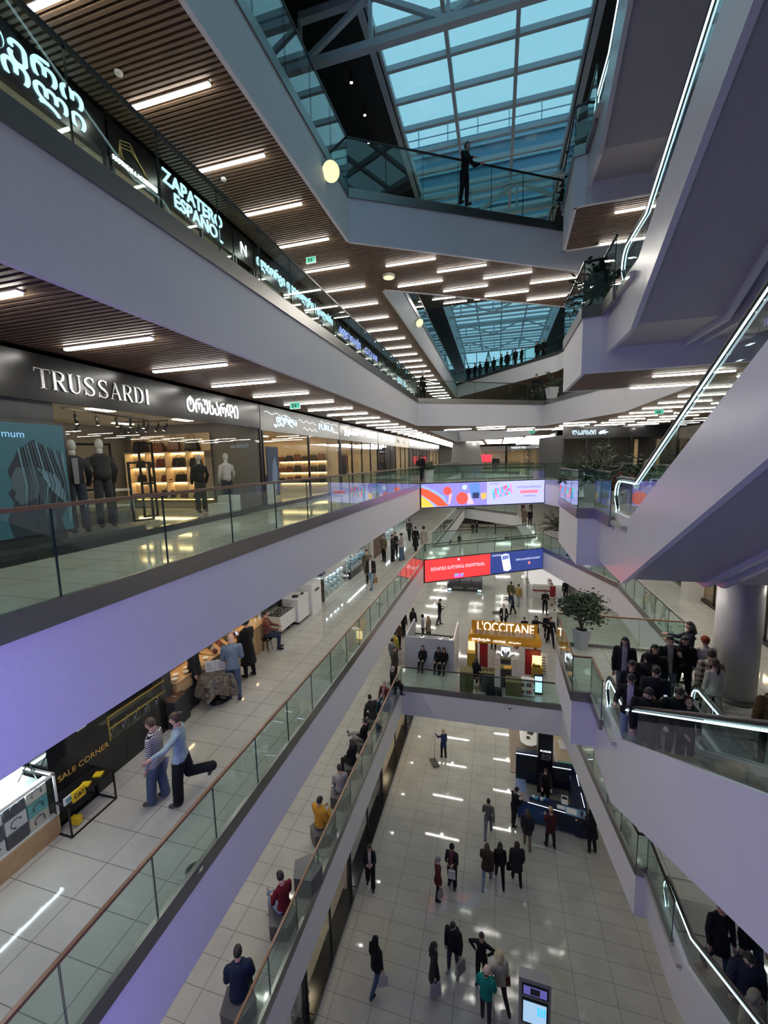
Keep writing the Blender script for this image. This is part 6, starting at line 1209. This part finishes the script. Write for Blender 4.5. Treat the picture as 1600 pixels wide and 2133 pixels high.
b = MB().ell((0, -.19, 1.22), (.15, .09, .22), 14, 10).build('backpack', cloth(BK)); b['label'] = 'black backpack on the back of the man with white-soled shoes'; b['category'] = 'backpack'; b.location = a.location; b.rotation_euler = a.rotation_euler
carrier('bag', 'grey shopping bag carried by the man with white-soled shoes', hand(a, 0), (.30, .28, .28), .9, 1.2)
P('person in black with hands on hips, elbows out', on(1003, 2046, 0), 190, 1.72, BK, BK, arms=(AKIMBO, AKIMBO), hair='short', legs=((2, 3, .05), (2, 3, .05)), bulk=-.004)
P('person in turquoise jacket and pale pink cap seen from behind', on(1012, 2124, 0), 10, 1.66, (.01, .20, .18), (.035, .04, .05), hat=('cap', (.62, .42, .38)), bulk=.02, arms=(PHONE, PHONE), hc='black')
a = P('person in beige jacket and brimmed hat walking away', on(1040, 2092, 0), 330, 1.72, (.38, .35, .29), (.025, .025, .03), hat=('brim', (.45, .38, .24)), bulk=.015, legs=WALK, arms=(SWF, DOWN), hem=.44)
carrier('bag', 'brown leather bag at the hip of the person in the brimmed hat', hand(a, 1) + Vector((.02, 0, .18)), (.14, .06, .035), .2, .85)
a = P('grey-haired person in maroon coat standing side-on', on(913, 1872, 0), 70, 1.7, MAR, BK, hair='short', hc='grey', coat=.40, arms=(DOWN, CARRY), inner=(.4, .33, .3))
carrier('bag', 'small grey bag in the hand of the person in maroon coat', hand(a, 1), (.28, .27, .27), .9, .8)
a = P('person in dark cap and scarf holding a white bag to the chest', on(942, 1845, 0), 190, 1.72, DK, BK, hat=('beanie', BK), inner=(.2, .05, .06), arms=(PHONE, PHONE), coat=.42, wide=1)
carrier('bag', 'white printed bag hanging on the chest of the person in dark cap', hand(a, 0) + Vector((.02, -.1, .05)), (.60, .56, .55), 0, .9)
P('long-haired woman in brown coat and jeans walking away', on(1014, 1842, 0), 5, 1.72, (.045, .032, .022), JEANL, hair='long', hc='brown', coat=.42, bulk=.018, legs=WALK2, fem=1, arms=(SWF, SWB))
P('woman in black jacket with pale belt line beside the brown coat', on(1041, 1838, 0), 355, 1.7, BK, BK, hair='long', hc='black', legs=WALK, hem=.5, fem=1)
a = P('dark-haired person in long quilted black coat, walking away with a bag', on(1076, 1838, 0), 350, 1.68, (.018, .02, .02), BK, hat=('hood', (.05, .03, .02)), coat=.34, bulk=.02, legs=STEP, arms=(CARRY, DOWN))
carrier('bag', 'black bag of the person in the quilted coat', hand(a, 0) + Vector((0, 0, .22)), BK, .3, .9)
P('person in grey jacket and jeans with a strap across the back', on(1017, 1740, 0), 2, 1.72, (.13, .125, .115), (.16, .19, .23), hair='short', arms=(PHONE, SWB), legs=WALK2, hem=.46)
a = P('man in black bent over his phone at the left end of the blue phone kiosk', on(1070, 1719, 0), 60, 1.78, BK, BK, arms=(PHONE, PHONE), look=(0, -35), lean=6)
P('woman with brown hair and dark coat in front of the blue kiosk', on(1098, 1764, 0), 5, 1.66, (.028, .024, .03), (.2, .16, .12), hair='long', hc='brown', coat=.40, bulk=.015, legs=STEP, fem=1)
P('person in knitted beige beanie and maroon jacket in front of the blue kiosk', on(1146, 1764, 0), 340, 1.74, (.06, .016, .02), (.02, .02, .022), hat=('beanie', (.40, .29, .16)), arms=(PHONE, DOWN), coat=.40, legs=((5, 5, .09), (-3, 5, .09)))
P('person in long black hooded coat at the right end of the blue kiosk', on(1232, 1776, 0), 320, 1.78, BK, BK, shoe=(.3, .28, .25), hat=('hood', BK), arms=(LEAN, LEAN), coat=.40, bulk=.03, lean=8)
P('shop assistant in black inside the blue kiosk, hands on the counter', (atz(1140, 1690, 0).x - .05, 18.55, 0), 180, 1.75, BK, BK, arms=(LEAN, LEAN), look=(0, -20))
a = P('cleaner with blond hair, navy vest and red sleeve pushing a wide mop', on(924, 1578, 0), 320, 1.62, (.02, .03, .09), (.015, .015, .02), hair='short', hc='blond', coat=.42, arms=(REACH, DOWN), fem=1)
hh = hand(a, 0); mp = atz(905, 1590, 0)
t = thing('floor_mop', 'wide grey dust mop of the cleaner in the navy vest', 'mop', mp)
MB().tube([(0, 0, .06), (hh.x - mp.x, hh.y - mp.y, hh.z - mp.z + .12)], .014, 8).build('pole', STEEL, t); g = MB(); g.cbox((0, 0, .04), (.32, .62, .07), .5); g.build('mop_head', cloth((.10, .10, .10)), t)
# ---- first floor: on the benches along the left railing
def seat(px, py, z=5.28): p = atz(px, py, z); return (p.x, p.y, z)
SITL = ((80, 80, .12), (78, 84, .12))
P('seated person in navy jacket at the lower edge, holding a phone', (-4.95, 5.95, 5.30), 330, 1.75, (.015, .022, .045), BK, sit=True, legs=SITL, arms=(LAP, LAP), bulk=.02, hair='short', look=(0, -20), vox=.013, lean=10)
P('seated man in red jacket and light jeans with crossed leg', (-4.86, 7.62, 5.30), 300, 1.76, (.13, .012, .018), JEANL, shoe=(.4, .38, .35), sit=True, legs=((84, 82, .1), (92, 40, -.2)), arms=(LAP, LAP), inner=(.5, .47, .45), look=(0, -25), vox=.013, lean=6)
P('seated person in mustard yellow jacket seen from behind', (-4.97, 9.95, 5.30), 20, 1.74, (.46, .23, .025), (.10, .12, .14), sit=True, legs=SITL, arms=(PHONE, PHONE), bulk=.018, look=(-10, -10), hem=.5)
P('seated man in pale grey shirt and blue jeans', (-4.86, 11.3, 5.30), 335, 1.76, (.34, .32, .30), JEAN, sit=True, legs=SITL, arms=(LAP, LAP))
P('seated woman in black with chequered bag strap', (-4.9, 12.6, 5.30), 300, 1.68, BK, BK, hair='long', sit=True, legs=SITL, arms=(LAP, LAP), fem=1)
P('seated person in light grey trousers and dark top with crossed leg', (-4.9, 13.9, 5.30), 290, 1.72, BK, (.26, .26, .25), sit=True, legs=((80, 80, .1), (92, 30, -.2)), arms=(LAP, LAP), lean=-8)
P('seated person in black jacket leaning forward beyond the light grey trousers', (-4.95, 15.3, 5.30), 310, 1.75, DK, BK, sit=True, legs=SITL, arms=(LAP, LAP), bulk=.015, lean=18)
P('seated person in dark red jacket facing the viewer', (-4.8, 16.6, 5.30), 200, 1.72, (.09, .016, .02), (.02, .1, .12), sit=True, legs=SITL, arms=(LAP, LAP), inner=(.3, .2, .2), hc='grey')
P('grey-haired seated person in black coat near the railing corner', (-4.75, 17.9, 5.30), 60, 1.75, BK, DK, hc='grey', sit=True, legs=SITL, arms=(LAP, LAP), bulk=.01)
P('person in dark coat standing at the railing corner', (-5.0, 19.3, 4.85), 100, 1.72, (.045, .035, .028), BK, bulk=.02, coat=.4)
P('person in grey jacket beside the white booth', on(818, 1395, 1), 30, 1.74, (.12, .13, .15), JEAN, legs=STEP)
P('person in yellow vest beside the white booth', on(825, 1378, 1), 40, 1.70, (.42, .36, .06), DK, hc='black')
P('person in brown jacket standing further behind the white booth', on(831, 1352, 1), 20, 1.72, BRN, BK, hc='black')
P('person in black hooded coat near the left balcony edge', on(841, 1325, 1), 20, 1.72, BK, BK, hat=('hood', BK), legs=STEP)
P('long-haired person in black top and grey trousers seen from behind', on(861, 1320, 1), 10, 1.70, BK, (.13, .13, .13), hair='long', fem=1)
P('short person in pale grey sweater facing the woman in beige coat', on(881, 1331, 1), 60, 1.56, (.36, .37, .42), (.03, .03, .04), hair='curly')
P('woman in beige coat with fair hair behind the white booth', on(893, 1336, 1), 300, 1.62, (.22, .18, .14), (.05, .05, .06), hair='long', hc='blond', coat=.4, fem=1)
a = P('tall man in dark clothes reading his phone on the open first floor', on(916, 1302, 1), 70, 1.82, BK, (.035, .04, .045), arms=(PHONE, PHONE), look=(0, -30), legs=((6, 4), (-12, 8)))
phone('phone of the tall man standing on the open first floor', hand(a, 1) + Vector((.02, 0, .05)), -1.2)
P('person in dark red coat behind the yellow perfume stand', on(1028, 1352, 1), 185, 1.74, (.08, .015, .016), (.03, .03, .03), bulk=.025, coat=.25)
P('man in dark jacket over white shirt walking towards the perfume stand', on(1049, 1312, 1), 170, 1.76, (.03, .026, .024), BK, inner=(.6, .58, .56), hair='short', hc='grey', legs=STEP)
P('person in olive jacket before the white kiosk', on(1064, 1258, 1), 20, 1.74, OLV, BK, bulk=.02)
P('person in patterned yellow and grey jacket before the white kiosk', on(1080, 1262, 1), 30, 1.72, (.30, .20, .06), (.24, .24, .24), legs=WALK)
P('cleaner in dark blue uniform pushing a long mop on the first floor', on(1068, 1280, 1), 270, 1.64, (.02, .025, .06), BK, hc='blond', arms=(REACH, REACH), legs=STEP, lean=8)
hh = atz(1034, 1277, 4.85); t = thing('floor_mop', 'long-handled dust mop of the cleaner in dark blue uniform', 'mop', hh); q = atz(1062, 1262, 5.75) - hh
MB().tube([(0, 0, .05), (q.x, q.y, q.z)], .014, 8).build('pole', STEEL, t); MB().cbox((0, 0, .04), (.5, .3, .07), .3).build('mop_head', cloth((.10, .10, .10)), t)
P('person in black with orange bag straps standing before the white kiosk', on(1135, 1279, 1), 180, 1.74, BK, BK, arms=(PHONE, PHONE), legs=((4, 4), (-4, 4)))
P('boy in black jacket behind the perfume stand', on(1092, 1335, 1), 175, 1.5, BK, BK, hair='short')
P('person in black jacket stretching an arm to the right', on(1116, 1340, 1), 190, 1.68, BK, BK, arms=(AROUND, DOWN), hat=('hood', BK))
P('person in black coat walking just behind the man in black suit', on(1139, 1333, 1), 185, 1.66, BK, BK, legs=STEP)
P('man in black suit striding towards the viewer', on(1146, 1345, 1), 170, 1.80, BK, BK, legs=WALK, arms=(SWF, SWB))
P('seated woman in black on the stool in front of the perfume stand', (atz(992, 1440, 4.85).x, 19.25, 5.55), 20, 1.66, BK, BK, hair='long', sit=True, legs=((60, 70), (60, 70)), arms=(LAP, LAP), fem=1)
for i, (px, py, hcx) in enumerate(((881, 1362, 'brown'), (914, 1366, 'black'), (925, 1367, 'brown'))):
    P('%s sitting inside the white booth' % ('brown-haired person at the left', 'dark-haired person in the middle', 'brown-haired person at the right')[i], (*atz(px, py, 5.7).xy, 5.3), 190, 1.62, BK, BK, hair='long', hc=hcx, sit=True, legs=((80, 80), (80, 80)), arms=(LAP, LAP))
P('dark-clothed man by the pale kiosk at the far right', on(1178, 1253, 1), 200, 1.75, BK, BK); P('person in grey coat beside the dark-clothed man at the far right', on(1190, 1258, 1), 190, 1.72, GREY, BK, coat=.4)
# ---- second floor, left
a = P('woman in striped sweater and jeans, arm in arm, walking', on(333, 1668, 2), 255, 1.66, (.55, .53, .52), (.07, .10, .16), shoe=(.09, .085, .08), tk='stripe', tc=(.03, .03, .05), hair='short', hc='brown', legs=((8, 4), (-2, 6)), arms=(DOWN, CARRY), look=(0, -18), vox=.011, wide=1, fem=1, hem=.46)
o = MB().cbox((0, 0, -.15), (.30, .012, .36), .0).build('paper_bag', cloth((.50, .48, .62))); o['label'] = 'pale violet flat bag held by the woman in striped sweater'; o['category'] = 'bag'; o.location = hand(a, 1); o.rotation_euler = (0, .25, .5)
P('woman in pale blue sweater with hair bun, one leg lifted behind', on(384, 1668, 2), 245, 1.76, (.27, .36, .42), (.012, .012, .014), shoe=(.09, .085, .08), hair='bun', hc='brown', legs=((6, 4), (-14, 82)), arms=(AROUND, DOWN), look=(0, -10), vox=.011, wide=1.1, fem=1, hem=.5)
P('man in grey-blue hooded sweater and jeans at the cloth-covered table', on(490, 1455, 2), 325, 1.80, (.16, .21, .28), JEAN, hair='bald', arms=(PHONE, PHONE), look=(0, -20), vox=.013, bulk=.01, legs=((2, 4, .05), (-6, 6, .05)))
a = P('woman in long black coat looking at her phone beside the wooden counter', on(520, 1409, 2), 285, 1.76, BK, BK, hair='curly', coat=.22, arms=(PHONE, PHONE), look=(0, -25), fem=1, bulk=.01)
phone('phone of the woman in long black coat', hand(a, 0) + Vector((-.02, 0, .05)), 1.3)
P('person in black whose head is hidden above the balcony edge, by the wooden counter', on(410, 1462, 2), 60, 1.85, (.02, .021, .022), BK, arms=(DOWN, DOWN), bulk=.015, coat=.42)
P('person in patterned sweater sitting by the white jewellery counter', (*atz(556, 1325, 10.2).xy, 10.2), 60, 1.7, (.16, .06, .05), (.03, .04, .07), sit=True, legs=((75, 80), (75, 80)), arms=(LEAN, LEAN))
P('person in black sitting behind the white jewellery counter', (-8.25, 14.0, 10.2), 90, 1.72, BK, BK, sit=True, legs=((75, 80), (75, 80)), arms=(LAP, LAP))
a = P('woman in dark cardigan, white shirt and jeans carrying a brown paper bag', on(774, 1225, 2), 185, 1.72, (.03, .018, .018), (.20, .27, .33), inner=(.66, .64, .62), hc='brown', legs=WALK, arms=(CARRY, DOWN))
carrier('paper_bag', 'brown paper bag of the woman in dark cardigan', hand(a, 0), (.30, .20, .10), .9, .8)
P('person in olive coat walking behind the woman in dark cardigan', on(765, 1213, 2), 190, 1.74, (.12, .10, .07), BK, coat=.36, legs=STEP)
P('person in chequered shirt by the wooden kiosk', on(800, 1170, 2), 200, 1.72, (.20, .15, .10), BK, tk='plaid', tc=(.04, .03, .03))
P('person in dark jacket facing the woman in grey sweater', on(818, 1170, 2), 80, 1.74, DK, BK, arms=(REACH, PHONE)); P('person in black hidden behind the dark jacket', on(824, 1163, 2), 120, 1.72, BK, BK)
P('woman in grey sweater and wide jeans by the far kiosks', on(837, 1167, 2), 280, 1.72, (.30, .28, .26), (.10, .14, .22), hair='bun', wide=1.5, arms=(PHONE, DOWN), fem=1)
P('person in dark jacket walking away far along the left gallery', on(853, 1127, 2), 10, 1.74, (.03, .03, .032), BK, legs=STEP); P('person in long black coat walking away along the left gallery', on(866, 1148, 2), 5, 1.74, BK, BK, coat=.2, legs=STEP)
P('person in long pale grey coat at the corner of the glass railing', on(883, 1148, 2), 10, 1.72, (.32, .30, .28), (.1, .1, .1), hair='curly', coat=.25)
P('woman in long brown coat walking in the far right gallery', on(1092, 1096, 2), 180, 1.70, (.14, .10, .075), (.2, .2, .22), coat=.2, fem=1, hair='long', hc='brown'); P('boy in black standing in the far right gallery', on(1104, 1095, 2), 180, 1.55, BK, BK)
P('person in dark red top further back in the far right gallery', on(1089, 1068, 2), 180, 1.7, (.15, .02, .03), BK); P('person in black at the far end of the right gallery', on(1106, 1066, 2), 170, 1.75, BK, BK)
P('person in cream jacket hurrying beside the tall plant', (4.6, 27.5, 9.7), 330, 1.72, (.40, .36, .33), BK, legs=WALK, hc='brown')
# ---- second floor, right: the crowd at the escalator
def hd(px, py, hgt, n=2):
    p = atz(px, py, n * H + hgt); st = max(0, 9.4 - p.y - .25) * TAN if n == 2 else 0
    return (p.x, p.y, n * H)
VX = .013
P('girl in black bomber jacket and grey jeans at the left of the crowd', hd(1303, 1328, 1.70), 195, 1.70, BK, (.16, .18, .20), hair='long', hc='black', inner=(.25, .25, .26), bulk=.018, vox=VX, fem=1, legs=STEP)
P('person in dark hood in the second row of the crowd', hd(1365, 1345, 1.72), 190, 1.72, BK, BK, hair='long', bulk=.015, vox=VX)
P('person in cap looking down in the middle of the crowd', hd(1350, 1362, 1.74), 185, 1.74, DK, BK, hat=('cap', BK), bulk=.018, look=(0, -25), vox=VX)
P('young man in black jacket over white shirt, hand at his face', hd(1397, 1327, 1.76), 190, 1.76, BK, (.10, .12, .15), inner=(.28, .26, .26), arms=(FACE, DOWN), vox=VX)
P('girl with long black hair and wide black jacket at the right of the crowd', hd(1427, 1327, 1.72), 185, 1.72, BK, BK, hair='long', bulk=.022, arms=(FOLD, DOWN), vox=VX, fem=1, legs=STEP)
P('girl with black hair behind the man in white collar', hd(1317, 1378, 1.66), 195, 1.66, BK, DK, hair='long', look=(0, -15), vox=VX, fem=1)
a = P('man in dark jacket typing on his phone in the crowd', hd(1367, 1390, 1.76), 190, 1.76, (.018, .02, .03), BK, arms=(PHONE, PHONE), look=(0, -30), bulk=.015, vox=VX)
phone('phone in the hands of the man typing in the crowd', hand(a, 0) + Vector((.05, -.05, .04)), .2)
P('young man with white collar and light blue jeans, hand on the handrail', hd(1316, 1403, 1.74), 200, 1.74, BK, JEANL, inner=(.38, .36, .38), arms=(DOWN, REACH), look=(0, -30), vox=VX, legs=STEP)
P('man in black at the front of the escalator, head lowered', hd(1350, 1437, 1.66), 190, 1.7, BK, BK, look=(20, -30), bulk=.02, vox=VX, arms=(REACH, DOWN))
P('young man with short black hair looking down, behind the brown hood', hd(1414, 1439, 1.62), 185, 1.68, BK, BK, look=(0, -30), bulk=.015, vox=VX)
P('woman in brown knitted hood facing the viewer on the escalator', hd(1433, 1464, 1.42), 180, 1.52, (.03, .03, .028), BK, hat=('hood', (.10, .05, .025)), hair=None, vox=VX, skin=2, arms=(LAP, LAP))
P('woman in brown and white chequered flannel shirt seen from behind', on(1472, 1500, 2), 5, 1.72, (.40, .34, .27), (.03, .03, .03), tk='plaid', tc=(.055, .025, .02), hair='short', hc='brown', bulk=.018, hem=.44, vox=VX, fem=1)
P('girl with dark ponytail and white jacket beside the chequered shirt', hd(1492, 1375, 1.60), 350, 1.60, (.55, .50, .45), (.4, .36, .32), hair='pony', hc='brown', vox=VX, fem=1, legs=STEP)
P('woman in cream jacket and orange-red beret seen from behind', (5.1, 11.6, 9.7), 355, 1.68, (.52, .47, .42), (.50, .45, .40), hat=('beanie', (.25, .05, .02)), hc='red', bulk=.02, vox=VX, hem=.45, fem=1)
P('woman in navy top with outstretched arms beside the round column', (5.12, 12.5, 9.7), 285, 1.72, (.015, .018, .035), (.5, .46, .42), hair='long', hc='black', arms=(REACH, REACH), fem=1)
P('man in brown jacket with dark shoulder strap riding away from the viewer', (5.3, 9.3, 9.7), 0, 1.74, (.10, .055, .025), BK, hair='short', bulk=.02, vox=VX)
# ---- lowest escalator
P('person in long black coat and dark trousers at the foot of the lowest escalator', (4.62, 9.05, 4.86), 170, 1.82, BK, NAVY, coat=.36, legs=STEP, vox=VX)
P('person in black jacket and dark blue jeans beside the long black coat', (5.25, 9.15, 4.86), 175, 1.75, BK, (.03, .035, .07), shoe=(.25, .24, .22), legs=STEP, vox=VX)
def esc(px, py, x, hgt):
    p = atx(px, py, x); return (p.x, p.y, p.z - hgt)
P('man with black hair and navy jacket riding the lowest escalator', esc(1560, 1985, 4.75, 1.76), 185, 1.76, (.025, .028, .045), BK, bulk=.02, look=(0, -20), vox=.011)
P('woman in beige hooded coat riding the lowest escalator', esc(1572, 2066, 4.55, 1.62), 150, 1.62, (.30, .25, .19), BK, hat=('hood', (.30, .25, .19)), hair=None, bulk=.025, vox=.011, fem=1, look=(20, -15))
for i, (px, py) in enumerate(((985, 1112), (993, 1110), (1032, 1112), (937, 1143), (957, 1141), (1055, 1143))):
    P('dark figure on the first floor seen through the inner void, %s from the left' % ('third', 'fourth', 'fifth', 'first', 'second', 'last')[i], on(px, py, 1), 40 * i, 1.74, BK, BK, vox=.024)
# ---- third, fourth and top storeys
P('person with dark hair behind the far railing of the shop gallery', on(851, 990, 3), 60, 1.72, BK, BK); P('person in brown coat with a companion by the far shops', on(863, 985, 3), 200, 1.72, (.10, .045, .03), BK, coat=.4)
P('tall man in black at the bridge railing over the purple screen', on(879, 1004, 3), 30, 1.82, BK, BK, bulk=.015); P('person in black behind the tall man at the bridge railing', on(873, 998, 3), 330, 1.70, BK, BK)
for px, py, lb in ((985, 975, 'person in white top in the distant corridor'), (992, 975, 'person in black in the distant corridor, hand raised'), (1030, 975, 'dark figure before the distant bright shop'), (1036, 975, 'second dark figure before the distant bright shop')):
    P(lb, (*atz(px, 960, 15.6).xy.normalized() * 50, 14.55), 0, 1.75, (.5, .48, .46) if 'white' in lb else BK, BK, vox=.03)
P('person in long patterned coat in the distant right corridor', on(1098, 982, 3), 0, 1.76, (.16, .12, .09), BK, coat=.25)
P('person in white cap and dark top behind the fourth-floor bridge railing', on(881, 838, 4), 120, 1.7, BK, BK, hat=('beanie', (.6, .6, .62))); P('woman in long black coat behind the fourth-floor bridge railing', on(1117, 840, 4), 200, 1.75, BK, BK, coat=.2, bulk=.02)
P('lone dark figure leaning on the topmost railing under the skylight', (-1.11, 14.75, 24.25), 120, 1.78, BK, BK, arms=(LEAN, LEAN), lean=8)
a5 = Vector((-4.2, 46.8)); b5 = Vector((4.6, 36.6))
for i, f in enumerate((.08, .16, .22, .3, .38, .46, .52, .6, .66, .8, .85)):
    q = a5.lerp(b5, f) + Vector((.45, .55)); P('dark figure leaning on the railing under the distant skylight', (q.x, q.y, 24.25), 200 + 20 * (i % 3), 1.68 + .03 * (i % 4), BK, BK, vox=.03, group='figures along the railing under the distant skylight')
